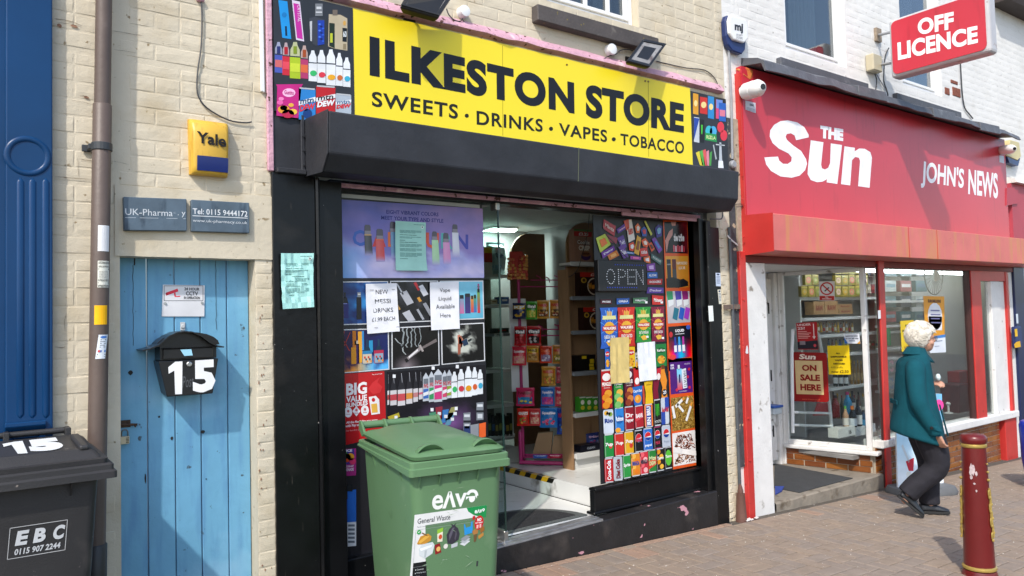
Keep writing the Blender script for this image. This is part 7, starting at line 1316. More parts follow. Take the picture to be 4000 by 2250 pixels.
for j in range(9):
    x = wS0-.11*(j % 2)
    while x < 10.41:
        a, b = max(wS0, x), min(10.41, x+.222); x += .226; z0 = zw0-.061*(j+1)
        if b-a < .04 or z0+.06 < gz(a)-.02: continue
        m = MB(); m.box(a+.003, b-.003, .028-random.uniform(0, .002), .04, z0+.003, z0+.058); m.build('brick', random.choice(gbr), rf, bevel=.003)
m = MB(); m.box(9.72, 9.80, .024, .0279, -.13, -.06); m.build('air_brick', grime, rf)
m = MB(); m.box(7.49, wS1+.02, -.05, .16, zw0, .315); m.build('sill', white_w, rf, bevel=.010, seg=2)
c0_, c1_ = X('a8', 412, 500, -.01), X('a8', 452, 500, -.01); m = MB(); m.box(c0_+.03, c1_+.02, -.02, .06, .305, 2.07); m.build('post', red_p, rf, bevel=.005); m = MB(); m.box(c0_-.0, c0_+.028, -.005, .06, .305, 2.07); m.build('gasket', M('dark_timber', (.06, .02, .018), .5), rf)
d0_ = X('c5', 440, 400, -.01); m = MB(); m.box(d0_, d0_+.07, -.02, .06, .315, 2.07); m.build('post', red_p, rf, bevel=.005)
m = MB(); m.box(c1_+.025, d0_-.002, -.012, .06, 1.95, 2.07); m.build('transom', red_p, rf)
m = MB(); m.box(10.46, 10.80, -.02, .1, gz(10.6)-.02, .232); m.build('pillar', red_p, rf, bevel=.006)
m = MB(); m.box(7.47, c0_+.02, .030, .036, .315, 2.07); m.build('window_pane', MATS['shop_glass'], rf); m = MB(); m.box(c1_+.03, 10.28, .030, .036, .315, 1.95); m.build('window_pane', MATS['shop_glass'], rf)
wl0, wl1 = X('c5', 283, 400, .02), X('c5', 375, 400, .02)
m = MB(); m.box(10.29, 10.56, -.005, .06, .316, 1.948); m.box(10.56, 10.72, .01, .06, .316, 1.948); m.build('white_panel', white_w, rf, bevel=.006)
# newsagent interior
nr = thing('shop_interior', 'inside of the newsagent behind its windows', 'room', (9, 1.5, ZS)); nr['kind'] = 'structure'
def nbox(b, name, mat): m = MB(); m.box(*b); return m.build(name, mat, nr)
nwall = M('newsagent_wall', (.42, .42, .42), .8); nbox((7.3, 16.1, 2.3, 2.4, -.3, 2.5), 'wall', nwall); nbox((11.6, 15.9, 1.6, 1.63, .16, 2.16), 'wall', plast); nbox((16, 16.1, .17, 2.3, -.3, 2.5), 'wall', nwall); nbox((7.25, 16, .17, 2.3, 2.16, 2.22), 'ceiling', plast); nbox((7.3, 16, .17, 2.3, .12, .16), 'display_floor', M('grey_display_floor', (.25, .24, .23), .6, var=.2))  # the pale partition is added to brighten the view through the front window
tl_ = thing('ceiling_light', 'lit fluorescent tube across the top of the newsagent windows', 'ceiling light', (8.9, .75, 2.1))
m = MB(); m.box(7.75, 12.9, .72, .80, 2.125, 2.158); m.build('batten', upvc, tl_); m = MB(); m.tube([(7.8, .76, 2.105), (12.85, .76, 2.105)], .019, 10); m.build('tube', Memit('lit_tube', '#f4f8ff', 11.0), tl_, smooth=True)  # tube and batten lengthened to the right to light the added partition
nbox((7.28, 7.31, .96, 2.3, .1, 2.16), 'wall', nwall)
YN = 1.15
nsu = thing('shelf_unit', 'white shop shelving packed with goods behind the newsagent window', 'shelf unit', (8.6, YN, .16))
m = MB(); m.box(8.05, 11.0, YN+.30, YN+.32, .16, 2.1); m.build('back_panel', M('beige_shelf_back', (.36, .33, .29), .6, var=.1), nsu)
nx0, nx1 = X('c7', 285, 700, YN), 11.0
shf = []
for yy in (290, 430, 550, 690, 925):
    z = Z('c7', 560, yy, YN); shf.append(z); m = MB(); m.box(nx0, nx1, YN, YN+.30, z-.035, z); m.build('shelf', shw, nsu, bevel=.002)
m = MB(); m.box(nx0-.02, nx0, YN, YN+.3, .16, 2.1); m.build('upright', shw, nsu)
def cbottle(name, label, fr, cx_, top, bot, Y, wpx, body, cap, lab, group=None, neck=.3, wine=False):
    x, z1, z0 = X(fr, cx_, (top+bot)/2, Y), Z(fr, cx_, top, Y), Z(fr, cx_, bot, Y); r = rpx(fr, wpx/2, (x, Y, z0)); h = z1-z0; m = MB(); m.col(body)
    m.lathe((x, Y, z0), [(r*.9, 0), (r, h*.03), (r, h*(1-neck-.12)), (r*.45, h*(1-neck*.75)), (r*.34, h*.93)], 10); m.col(cap); m.lathe((x, Y, z0), [(r*.40, h*(.80 if wine else .88)), (r*.42, h), (r*.3, h*1.005)], 8)
    if lab: m.col(lab); m.lathe((x, Y, z0), [(r*1.03, h*.16), (r*1.03, h*.48)], 10, cap=False)
    return tag(m.build(name, prg, None, colors=True), label, 'bottle', group)
rr = random.Random(12)
yk = 0
for row, (y0, y1) in enumerate(((62, 128), (132, 205), (210, 288))):
    for x in (272, 322, 372, 512, 560, 606, 652, 692) if row != 1 else (300, 350, 512, 560, 608, 655, 700):
        goods('sweet_packet', ORD[yk if yk < 18 else yk-18]+(' yellow packet in the upper left of the newsagent shelving' if yk < 18 else ' yellow packet in the lower right of the top newsagent rows'), 'packet', 'c7', (x, y0+random.uniform(-5, 4), x+44, y1), YN-.04, .04, (lambda k: lambda p, m_: (p.disc(m_, .5, .55, .34, .28, ('#d87a6a', '#8a9a3a', '#d8b8a8', '#c8a028')[k % 4], 1), p.disc(m_, .5, .55, .18, .14, '#b8a878', 2), p.rect(m_, .1, .05, .9, .2, '#b8a848', 1)))(yk), base=('#8a7c22', '#9a8830', '#948c3e')[yk % 3], group='yellow packets in the newsagent shelving'); yk += 1
for k in range(9): goods('carton', ORD[k]+' small mixed carton from the left at the right of the newsagent corner bar', 'carton', 'c7', (738+28*(k % 3), (80, 200, 600)[k//3], 764+28*(k % 3), (130, 262, 655)[k//3]), YN-.02, .08, (lambda k: lambda p, m_: p.rect(m_, .1, .3, .9, .6, ('#c8c0a8', '#a03a3a', '#3a5a78')[k % 3], 1))(k), base=('#2a3c58', '#6a4a3a', '#4a6a5a', '#a8a090', '#7a2a30')[k % 5], group='small cartons right of the corner bar')
for k in range(8): cbottle('bottle', ORD[k]+' clear or amber bottle from the left in the back row of the window floor', 'c7', 500+30*k, 960+12*(k % 3), 1150, .95, 26, ('#6a2a20', '#8a6a3a', '#3a3c30', '#a8907a', '#203040', '#7a7a74', '#50281c', '#8a8a80')[k], ('#1c1c1c', '#b8922c', '#8a2a2a')[k % 3], ('#c8c0b0', '#d8d4c8', None)[k % 3], 'back row of bottles on the window floor')
for q, lb2 in (((360, 322, 436, 414), 'brown carton second from the left on the newsagent shelf'), ((440, 318, 530, 412), 'brown carton with red lettering in the middle of the newsagent shelf'), ((534, 374, 636, 410), 'flat tan box, lower of two on the newsagent shelf'), ((530, 340, 630, 372), 'flat tan box, upper of two on the newsagent shelf')):
    goods('carton', lb2, 'carton', 'c7', q, YN+.02, .12, lambda p, m_: p.text(m_, 'RAW', .2, .3, .85, .7, '#8a3020', 1, bold=.04), base='#a88458')
cc = ('#a88a4a', '#c0a040', '#8a8e94', '#a07a5a', '#b0b4b8', '#7a5a3a')
for k in range(13): cbottle('bottle', ORD[k]+' small spirit bottle from the left on the third newsagent shelf', 'c7', 392+20*k, 462+6*(k % 3), 540, YN+.05, 15, cc[k % 6], ('#2a2a2a', '#b8922c', '#8a2a2a')[k % 3], ('#d8d4c4', '#b8a060', '#a83a2a')[k % 3], 'small spirit bottles on the third newsagent shelf')
for k in range(6): cbottle('bottle', ORD[k]+' coloured bottle from the left on the fourth newsagent shelf', 'c7', 465+27*k, 585+5*(k % 2), 680, YN+.05, 20, ('#5a6a7a', '#7a5a4a', '#c0a838', '#3a6a9a', '#a8a848', '#b8b060')[k], '#38383c', '#c8c4b4', 'coloured bottles on the fourth newsagent shelf')
for k in range(3): cbottle('bottle', ORD[k]+' dark wine bottle from the left on the fifth newsagent shelf', 'c7', 512+37*k, 790, 922, YN+.05, 32, '#15201a', '#7a1c20', '#d0d4d4', 'dark wine bottles on the fifth newsagent shelf', wine=True)
for k in range(5): cbottle('bottle', ORD[k]+' gold bottle from the left on the fifth newsagent shelf', 'c7', 625+24*k, 735+8*(k % 2), 905, YN+.05, 19, '#8a6a3a', '#c8a850', '#a89068', 'gold bottles on the fifth newsagent shelf')
YW = .62
for lab2, x, t, b, w_, bd, cp, lb3 in (('red bottle on the window floor left of the blue one', 515, 985, 1140, 44, '#8a1c1c', '#2a2020', None), ('bright blue bottle with a pink top on the window floor', 600, 962, 1120, 46, '#2a98c8', '#c83a78', None), ('dark wine bottle behind the blue bottle on the window floor', 632, 955, 1110, 34, '#16181c', '#16181c', '#c8c4bc'), ('dark wine bottle with an orange top in the white carton', 634, 1060, 1225, 46, '#14181c', '#d87828', '#c8d0d8'), ('pale rosé bottle with a green top in the white carton', 585, 1060, 1222, 36, '#b08a6a', '#58b048', '#d8d4cc'), ('dark bottle with a white label in the right carton', 674, 1015, 1222, 42, '#1a1c20', '#2a1c1c', '#d8d8d8'), ('blue labelled bottle at the right end of the cartons', 712, 1090, 1215, 36, '#183a58', '#22262c', '#3a80a8'), ('clear bottle beside the white corner bar', 742, 1000, 1200, 34, '#8a8a88', '#8a1c20', '#c8b8a8')):
    cbottle('bottle', lab2, 'c7', x, t, b, YW+(.12 if t < 1000 else 0), w_*1.2, bd, cp, lb3, wine='wine' in lab2)
goods('carton', 'white carton numbered 16 holding bottles on the window floor', 'carton', 'c7', (533, 1212, 652, 1278), YW-.06, .12, lambda p, m_: p.text(m_, '16', .62, .3, .78, .8, '#222222', 1, bold=.04), base='#d8d8d4'); goods('carton', 'plain white carton right of the numbered one on the window floor', 'carton', 'c7', (655, 1208, 726, 1270), YW-.06, .12, lambda p, m_: p.uv(m_, [(.1, .2), (.5, .7), (.9, .2), (.85, .15), (.5, .6), (.15, .15)], '#b8bcc0', 1), base='#d8d8d4'); goods('carton', 'white carton beyond the corner bar on the window floor', 'carton', 'c7', (740, 1190, 796, 1248), YW-.02, .12, lambda p, m_: None, base='#c8ccd0')
# goods seen right of the corner bar and in the front window
for k in range(12):
    q = (60+62*(k % 3), 215+62*(k//3)); goods('carton', ORD[k % 3]+' small carton from the left in row '+('one','two','three','four')[k//3]+' behind the front window', 'carton', 'a8', (q[0], q[1]-22, q[0]+44, q[1]+22), 1.05, .1, (lambda k: lambda p, m_: p.rect(m_, .1, .3, .9, .6, ('#6a8a98', '#c8c8c8', '#3a5a78')[k % 3], 1))(k), base=('#2a5a68', '#5a7a80', '#2c3c54', '#a8b0b0', '#8a3a40')[k % 5], group='small cartons behind the front window')
goods('carton', 'bright green carton on a shelf behind the lady', 'carton', 'a8', (52, 448, 82, 518), 1.0, .08, lambda p, m_: None, base='#1a8a4a')
for k in range(7): goods('bag', ('upper','lower')[k//4]+' pale bag of goods, '+ORD[k % 4]+' from the red post, low behind the front window', 'bag', 'a8', (48+22*(k % 4), 560+70*(k//4), 84+22*(k % 4), 640+70*(k//4)), .9, .1, (lambda k: lambda p, m_: p.disc(m_, .5, .5, .3, .3, ('#a8a0a8', '#d8a8b0', '#8a98a8')[k % 3], 1))(k), base='#a8a6a0', shape='bag', group='pale bags low behind the front window')
for yy in (335, 432, 522, 690): z = Z('a8', 120, yy, 1.05); m = MB(); m.box(X('a8', 45, yy, 1.05), 11.0, 1.02, 1.14, z-.03, z); m.build('shelf', shw, nsu)
# white ladder stand, red bin and magazine rack
lad = thing('step_stool', 'white metal step stool behind the sale sign', 'step stool', (7.6, .75, .16))
for pts in (((212, 520), (205, 700), (212, 1250)), ((225, 515), (350, 500), (395, 560), (420, 700), (470, 1040), (492, 1268))): m = MB(); m.tube([aty('c7', a, b, .80-.1*k/6) for k, (a, b) in enumerate(pts)], .018, 8); m.build('leg', upvc, lad, smooth=True)
for yy in (1105, 1195): m = MB(); a, b = aty('c7', 218, yy, .80), aty('c7', 480, yy+8, .72); m.tube([a, b], .014, 8); m.build('rung', upvc, lad, smooth=True)
m = MB(); q = [aty('c7', *a, .82) for a in ((362, 1130), (395, 1040), (460, 1040), (468, 1125))]; m.prism(q, (0, .02, 0)); tag(m.build('poster_board', M('red_white_card', (.55, .06, .06), .5), None), 'red card leaning on the step stool', 'card')
rbn = MB(); x0, x1, z0, z1 = X('c5', 45, 600, .55), X('c5', 125, 600, .55), Z('c5', 90, 742, .55), Z('c5', 90, 540, .55); rbn.hexa([(x0+.02, .5, z0), (x1-.02, .5, z0), (x1-.02, .7, z0), (x0+.02, .7, z0)], [(x0, .47, z1), (x1, .47, z1), (x1, .73, z1), (x0, .73, z1)]); tag(rbn.build('bin', M('maroon_plastic', (.10, .012, .018), .4), None, bevel=.01), 'maroon plastic bin inside the front window', 'bin')
m = MB(); x0, x1, z0, z1 = X('c5', 85, 490, .6), X('c5', 168, 490, .6), Z('c5', 120, 545, .6), Z('c5', 120, 452, .6); m.box(x0, x1, .6, .75, z0, z1); tag(m.build('carton', M('red_carton', (.36, .02, .02), .5), None, bevel=.004), 'red box standing above the maroon bin in the front window', 'carton')
mr = thing('magazine_rack', 'black curved magazine rack at the right of the front window', 'magazine rack', (9.6, .45, .3))
m = MB(); m.tube([aty('c5', a, b, .45) for a, b in ((205, 410), (170, 520), (158, 620), (170, 690), (205, 755))], .012, 6); m.build('frame', lampm, mr, smooth=True)
for k, (a, b, c_) in enumerate(((185, 300, '#c8ccc8'), (190, 380, '#d0d2d4'), (185, 470, '#22242a'), (190, 540, '#b08090'), (185, 600, '#8a4a6a'), (190, 690, '#5a6a88'))):
    q = [aty('c5', a-12, b-40, .44), aty('c5', a+34, b-48, .44), aty('c5', a+36, b+18, .40), aty('c5', a-10, b+26, .40)]; m = MB(); m.col(c_); m.prism(q, (0, .01, 0)); m.build('magazine', prg, mr, colors=True)
v = aty('c1', 985, 1340, .4); m = MB(); m.lathe((v[0], .4, v[2]-.02), [(.055, 0), (.055, .01), (.012, .02), (.012, .09), (.03, .12), (.018, .14)], 12); tag(m.build('ornament', M('clear_ornament', (.6, .62, .62), .1), None, smooth=True), 'small clear ornament on the window floor beside the lady', 'ornament')
# posters on the newsagent glass
def PG(fr, x, y): return atpl(fr, x, y, A_+nv*.016, nv)
def gsign(name, label, fr, q, base, draw, th=.004, rnd=0., mat=None):
    p = Pr(PG, nv); m_ = p.tile(fr, *q); p.step = .0012
    out = [(0, 0), (0, 1), (1, 1), (1, 0)]
    if rnd:
        r = rnd; out = []
        for cx_, cy_, a0 in ((r, 1-r, math.pi), (1-r, 1-r, math.pi/2), (1-r, r, 0), (r, r, -math.pi/2)):
            for k in range(5): a = a0-k*math.pi/8 if False else a0-k*(math.pi/2)/4; out.append((cx_+r*math.cos(a), cy_+r*math.sin(a)*.75))
    p.col(base); p.prism([np.array(m_(*o)) for o in out], nv*th); p.base = th+.001; draw(p, m_)
    return tag(p.build(name, mat or prv), label, 'sign')
def d_sale(p, m_):
    p.text(m_, 'Sun', .25, .05, .70, .155, '#ead8c8', 2, bold=.045, slant=.03); p.rect(m_, .13, .18, .88, .84, '#d8bb86', 1)
    for k, s in enumerate(('ON', 'SALE', 'HERE')): p.text(m_, s, (.32, .26, .25)[k], .26+.19*k, (.72, .80, .81)[k], .385+.19*k, '#8f1a14', 3, bold=.045)
    p.text(m_, 'www.thesun.co.uk', .28, .92, .78, .95, '#d86a4a', 2)
gsign('sign', 'red and cream on sale here sign with rounded corners in the newsagent side window', 'c7', ((192, 672), (452, 678), (470, 1040), (212, 1032)), '#8f1512', d_sale, .012, .07)
def d_u25(p, m_):
    p.text(m_, 'UNDER', .06, .04, .72, .12, '#f0e0dc', 2, bold=.02); p.text(m_, '25?', .06, .16, .42, .26, '#f0e0dc', 2, bold=.02)
    for k in range(5): p.rect(m_, .06, .32+.06*k, (.5, .7, .6, .66, .55)[k], .345+.06*k, '#e8a8a0', 2)
    p.rect(m_, .82, .06, .86, .6, '#f0dcd8', 2); p.uv(m_, [(.76, .52), (.92, .52), (.84, .62)], '#f0dcd8', 2); p.uv(m_, [(0, .72), (1, .66), (1, .97), (0, .97)], '#26222c', 2); p.disc(m_, .86, .85, .07, .06, '#c84048', 3); p.rect(m_, .12, .68, .4, .82, '#8a7a80', 4)
gsign('poster', 'red under 25 age check poster above the sale sign', 'c7', ((235, 474), (382, 466), (392, 662), (250, 662)), '#b01e22', d_u25)
def d_ns(p, m_):
    p.disc(m_, .5, .38, .44, .34, '#c82a24', 1, 22); p.disc(m_, .5, .38, .35, .27, '#eceaea', 2, 22); p.uv(m_, [(.34, .50), (.62, .30), (.68, .34), (.40, .54)], '#1a1a1a', 3); p.uv(m_, [(.22, .22), (.28, .17), (.78, .54), (.72, .59)], '#c82a24', 4); p.rect(m_, .02, .76, .98, .98, '#c02a24', 1); p.text(m_, 'No', .4, .78, .6, .85, '#f2e8e4', 2, bold=.04); p.text(m_, 'smoking', .2, .87, .82, .96, '#f2e8e4', 2, bold=.04)
gsign('sign', 'white and red no smoking sign near the top of the newsagent side window', 'c7', ((398, 180), (508, 178), (508, 316), (400, 314)), '#e8e6e6', d_ns)
def d_vr(p, m_):
    for k, (s, u0, u1) in enumerate((('ALL', .38, .58), ('DISPOSABLE', .14, .86), ('VAPES', .32, .68), ('REDUCED', .24, .78))): p.text(m_, s, u0, .24+.12*k, u1, .295+.12*k, '#54460e', 2, bold=.05)
    p.text(m_, '600 puffs', .12, .72, .66, .80, '#6a5210', 2); p.text(m_, 'now £2.50', .14, .85, .92, .95, '#5a3f0c', 2, bold=.02)
gsign('notice', 'yellow all disposable vapes reduced sheet in the newsagent side window', 'c7', ((456, 634), (610, 632), (622, 838), (468, 838)), '#e6c416', d_vr)
gsign('notice', 'white and blue taxi card stuck above the yellow sheet', 'c7', ((572, 553), (682, 548), (690, 620), (580, 618)), '#d8dce4', lambda p, m_: (p.text(m_, 'ILKESTON CARS', .12, .16, .9, .3, '#3a4660', 2, bold=.03), p.text(m_, '01159 300 600', .1, .42, .92, .56, '#22304e', 2, bold=.04), p.rect(m_, .3, .68, .7, .76, '#5a6a88', 2), p.uv(m_, [(0, .3), (.22, 1), (0, 1)], '#2a68b0', 1), p.uv(m_, [(.8, 1), (1, .7), (1, 1)], '#d89a2a', 1)))
gsign('notice', 'small white card with a number on the corner of the newsagent window', 'c7', ((742, 436), (780, 432), (784, 514), (748, 516)), '#d4d6e0', lambda p, m_: p.text(m_, '5', .3, .3, .7, .6, '#5a5a90', 2)) if False else None
def fsign(name, label, fr, q, base, draw):
    p = Pr(ypl(.026)); m_ = p.tile(fr, *q); p.step = .0012; p.rect(m_, 0, 0, 1, 1, base, 1); draw(p, m_); return tag(p.build(name, prv), label, 'notice')
def d_em(p, m_): p.text(m_, 'EUROMILLIONS', .2, .08, .82, .16, '#6a3a10', 3, bold=.05); p.disc(m_, .52, .5, .36, .34, '#e4e4e8', 2); p.rect(m_, .2, .5, .86, .84, '#e4e4e8', 2); [p.rect(m_, .3, .34+.1*k, .74+.04*(k % 2), .37+.1*k, '#6a6a98', 4) for k in range(4)]
fsign('notice', 'orange lottery poster with a white cloud shape above the lady', 'a8', ((213, 317), (298, 319), (300, 482), (222, 480)), '#e0981a', d_em)
fsign('notice', 'yellow vape notice partly hidden behind the head of the lady', 'a8', ((120, 418), (174, 414), (178, 536), (126, 542)), '#e0c020', lambda p, m_: [p.text(m_, s, .3 if k != 1 else .1, .12+.17*k, .7 if k != 1 else .9, .2+.17*k, '#54460e', 2, bold=.05) for k, s in enumerate(('ALL', 'DISPOSABLE', 'VAPES', 'REDUCED'))]+[p.text(m_, '600', .2, .82, .6, .92, '#8a4a10', 2)])
fsign('notice', 'white sheet with a blue heading beside the face of the lady', 'a8', ((236, 482), (302, 472), (305, 544), (240, 548)), '#dde2ea', lambda p, m_: (p.rect(m_, 0, 0, 1, .16, '#3a80c8', 2), p.rect(m_, .4, .3, .8, .36, '#8a94a8', 2), p.rect(m_, .3, .6, .6, .64, '#8a94a8', 2)))
m = MB(); v = aty('a8', 262, 235, .5); m.lathe((v[0], .5, v[2]), [(.075, 0), (.075, -.02)], 18, 'y'); fn = thing('fan', 'round fan hub seen high behind the front window', 'fan', v); m.build('hub', shw, fn); m = MB(); 
for t in range(40): a, b = 2*math.pi*t/40, 2*math.pi*(t+1)/40; m.tube([(v[0]+.24*math.cos(a), .52, v[2]+.24*math.sin(a)), (v[0]+.24*math.cos(b), .52, v[2]+.24*math.sin(b))], .008, 5)
for t in range(24): a = 2*math.pi*t/24; m.tube([(v[0]+.07*math.cos(a), .51, v[2]+.07*math.sin(a)), (v[0]+.24*math.cos(a), .52, v[2]+.24*math.sin(a))], .003, 4)
tag(m.build('grille', M('dark_fan_grille', (.06, .06, .065), .4), fn), kind='stuff')
tag((lambda p: (p.rect(p.tile('c7', (812, 385), (832, 383), (834, 442), (815, 444)), 0, 0, 1, 1, '#dcdfe2', 1), p.build('sticker', prv))[1])(Pr(ypl(-.047))), 'blank white sticker on the red post beside the side window', 'sticker')
tag((lambda p: (p.px('b4', [(652, 1350), (645, 1400), (650, 1410), (668, 1408), (664, 1360), (658, 1342)], '#dcdfe2', 1), p.build('sticker', prv))[1])(Pr(ypl(-.042))), 'small white sticker on the left red post of the newsagent', 'sticker')
# far right neighbour: navy front and faded red panel
ff = thing('shopfront', 'navy blue shopfront edge at the far right of the street', 'shopfront', (11.4, 0, -.3))
m = MB(); m.box(10.93, 11.25, -.03, .1, -.6, 2.13); m.build('pilaster', M('navy_gloss_paint', (.008, .016, .07), .35, var=.2, bump=.05), ff, bevel=.006)
m = MB(); m.box(11.25, 12.9, .02, .1, -.6, 2.13); m.build('door', MATS['navy_gloss_paint'], ff); m = MB(); m.box(11.32, 12.5, .012, .0199, .9, 1.95); m.build('window_pane', M('dark_green_glass', (.03, .04, .035), .08, var=.4, vs=3), ff)
p = Pr(ypl(-.032)); p.px('c5', [(485, 48), (490, 115), (503, 115), (500, 46)], '#d0dae4', 1); p.build('sticker', prv, ff)
v = aty('c5', 492, 215, -.06); m = MB(); m.box(v[0]-.09, v[0]+.10, -.085, -.032, v[2]-.13, v[2]+.14); m.build('letter_plate', MATS['navy_plastic'], ff, bevel=.01); p = Pr(ypl(-.0855)); p.px('c5', [(475, 155), (480, 208), (498, 206), (494, 152)], '#e8b818', 1); p.px('c5', [(472, 262), (478, 288), (520, 280), (515, 238), (488, 246)], '#e0ac18', 1); p.build('sticker', prv, ff)
fr2 = thing('fascia_panel', 'faded red fascia panel with a loose flap at the far right', 'fascia', (11.8, -.02, 2.4))
m = MB(); m.box(10.93, 14, -.05, -.004, 2.14, 3.22); m.build('board', M('faded_crimson', (.42, .05, .075), .5, var=.12, vs=3), fr2); m = MB(); q = [aty('c4', *a, -.07) for a in ((566, 452), (652, 445), (652, 568), (566, 586))]; m.prism(q, (0, .012, 0)); m.build('flap', MATS['faded_crimson'], fr2); m = MB(); m.hexa([(10.93, -.12, 3.22), (14, -.12, 3.22), (14, 0, 3.22), (10.93, 0, 3.22)], [(10.93, -.10, 3.27), (14, -.10, 3.27), (14, 0, 3.31), (10.93, 0, 3.31)]); m.build('ledge', white_m, fr2)
# OFF LICENCE box sign on brackets
xo = 7.55; o4 = [atx('z6', *a, xo) for a in ((1098, 122), (1690, -40), (1690, 335), (1103, 450))]
yA, yB = (o4[0][1]+o4[3][1])/2, (o4[1][1]+o4[2][1])/2; zA, zB = (o4[2][2]+o4[3][2])/2, (o4[0][2]+o4[1][2])/2
ol = thing('projecting_sign', 'red and white off licence box sign projecting from the white building', 'sign', (xo+.09, (yA+yB)/2, zA))
m = MB(); m.box(xo+.008, xo+.17, yB-.03, yA+.03, zA-.03, zB+.03); m.build('case', M('dull_white_box', (.50, .49, .50), .4, var=.1, dirt=('#8a6a58', 9, .64, .1)), ol, bevel=.035, seg=3)
m = MB(); q = []; r = .05
for cy_, cz_, a0 in ((yA-r, zB-r, 0), (yA-r, zA+r, -math.pi/2), (yB+r, zA+r, -math.pi), (yB+r, zB-r, -1.5*math.pi)):
    for k in range(6): a = a0+math.pi/2-k*math.pi/10; q.append((xo+.008, cy_+r*math.cos(a), cz_+r*math.sin(a)))
m.prism(q, (-.008, 0, 0)); m.build('face', sun_red, ol)
p = Pr(lambda fr, x, y: atx(fr, x, y, xo-.0005), (-1, 0, 0)); p.base = .001
word(p, 'z6', 'OFF', (1262, 122), (1490, 72), (1266, 222), (1490, 182), '#eeeef0', .045, res=5, spacing=1.05); word(p, 'z6', 'LICENCE', (1136, 268), (1640, 160), (1140, 380), (1643, 270), '#eeeef0', .045, res=5, spacing=1.05); p.build('lettering', prv, ol)
for a, b in (((1010, 222), (1085, 208)), ((1000, 412), (1090, 402))):
    v = aty('z6', *a, -.01); e = atx('z6', *b, xo+.09); m = MB(); m.tube([v, (xo+.09, yA+.02, e[2])], .014, 8); m.build('bracket_arm', MATS['grey_cable'], ol, smooth=True)
    m = MB(); m.box(v[0]-.05, v[0]+.05, -.03, .0, v[2]-.07, v[2]+.07); m.build('bracket_plate', M('rusty_bracket', (.28, .22, .16), .7, var=.3, vs=30), ol)
m = MB(); v = aty('z6', 990, 402, -.05); m.box(v[0]-.09, v[0]+.09, -.09, -.004, v[2]-.085, v[2]+.09); tag(m.build('junction_box', M('yellowed_plastic', (.52, .46, .32), .5), None, bevel=.01), 'square yellowed junction box on the white wall under the projecting sign bracket', 'junction box')
cable('cable', 'black cable looping from the square junction box up to the projecting sign', 'z6', [(985, 440), (1005, 500), (1000, 560), (995, 605)], -.02, .007, MATS['dark_cable']); cable('cable', 'dark cable curving from the projecting sign down behind the flashing', 'z6', [(1082, 302), (1060, 350), (1052, 430), (1050, 510), (1075, 590), (1065, 630)], -.02, .007, MATS['dark_cable']); cable('cable', 'thin dark cable hanging down the white wall right of the second window', 'z6', [(1532, 395), (1538, 500), (1545, 600), (1560, 680), (1590, 720), (1610, 745)], -.015, .008, MATS['dark_cable']); cable('cable', 'pale cable sagging between the square junction box and the flashing', 'z6', [(995, 450), (1030, 510), (1060, 560), (1078, 600), (1060, 635)], -.015, .006, MATS['grey_cable'])
# ================================================================== bins, bollard, pavement sign
ONE = [(.0, .16), (.52, .0), (1., .0), (1., 1.), (.48, 1.), (.48, .30), (.0, .40)]
def roundrect(w_, l, r, n=4):
    o = []
    for sx, sy, a0 in ((1, 1, 0), (-1, 1, math.pi/2), (-1, -1, math.pi), (1, -1, 1.5*math.pi)):
        for k in range(n+1): a = a0+k*math.pi/2/n; o.append((sx*(w_/2-r)+r*math.cos(a), sy*(l/2-r)+r*math.sin(a)))
    return o
class LF:      # local frame of a bin: x along the front, y towards the back, z up
    def __init__(s, o, ex): s.o = np.array(o, float); s.ex = np.array((*ex, 0.))/np.linalg.norm(ex); s.ey = np.array((-s.ex[1], s.ex[0], 0))
    def __call__(s, x, y, z): return s.o+s.ex*x+s.ey*y+np.array((0, 0, z))
def ringl(T, cx_, cy_, w_, l, r, z, dz=lambda x, y: 0., n=4): return [T(cx_+x, cy_+y, z+dz(cx_+x, cy_+y)) for x, y in roundrect(w_, l, r, n)]
# ---- green bin
grn = M('green_bin_plastic', (.105, .205, .098), .42, var=.08, vs=2.5, bump=.06, bs=120, dirt=[('#8fa585', 3.5, .60, .16, 7, .45), ('#3a5a34', 9, .66, .1, 6, .5)], spots=('#a9b89a', 120, .80, .01))
ex = (.99, -.15); Ng = (1.585, -1.085); Wd, Ln = .50, .83
T = LF((Ng[0], Ng[1], 0), ex); g0 = gz(1.8)
gb = thing('wheelie_bin', 'green wheelie bin with a general waste poster, standing in front of the vape posters', 'wheelie bin', T(Wd/2, Ln/2, g0))
zc = 1.02
m = MB()
bodyring = lambda z, ins, r=.05: ringl(T, Wd/2, Ln/2-.0+ins*.0, Wd-2*ins, Ln-2*ins-.02, r, z)
m.rings([bodyring(g0+.03, .072), bodyring(g0+.06, .066), bodyring(.55, .042), bodyring(.86, .028), bodyring(.965, .024)]); m.build('body', grn, gb, smooth=True, sharp=40)
# deep collar at the front, sweeping up to a shallow rim along the sides
m = MB(); low = lambda x, y: (.032 if y > .30 else (.032*(max(0, y-.06)/.24)**.8 if y > .06 else 0.))
out_lo = [T(x+Wd/2, y+Ln/2, .958+low(x, y+Ln/2)) for x, y in roundrect(Wd, Ln, .02)]; out_hi = [T(x+Wd/2, y+Ln/2, zc) for x, y in roundrect(Wd, Ln, .02)]
mid_ = [T(x+Wd/2, y+Ln/2, max(.988, .958+low(x, y+Ln/2)+.006)) for x, y in roundrect(Wd, Ln, .02)]; mid2 = [T(x+Wd/2, y+Ln/2, max(.992, .958+low(x, y+Ln/2)+.009)) for x, y in roundrect(Wd-.012, Ln-.012, .02)]
in_lo = [T(x+Wd/2, y+Ln/2, .958+low(x, y+Ln/2)) for x, y in roundrect(Wd-.06, Ln-.06, .03)]; in_hi = [T(x+Wd/2, y+Ln/2, zc) for x, y in roundrect(Wd-.05, Ln-.05, .03)]
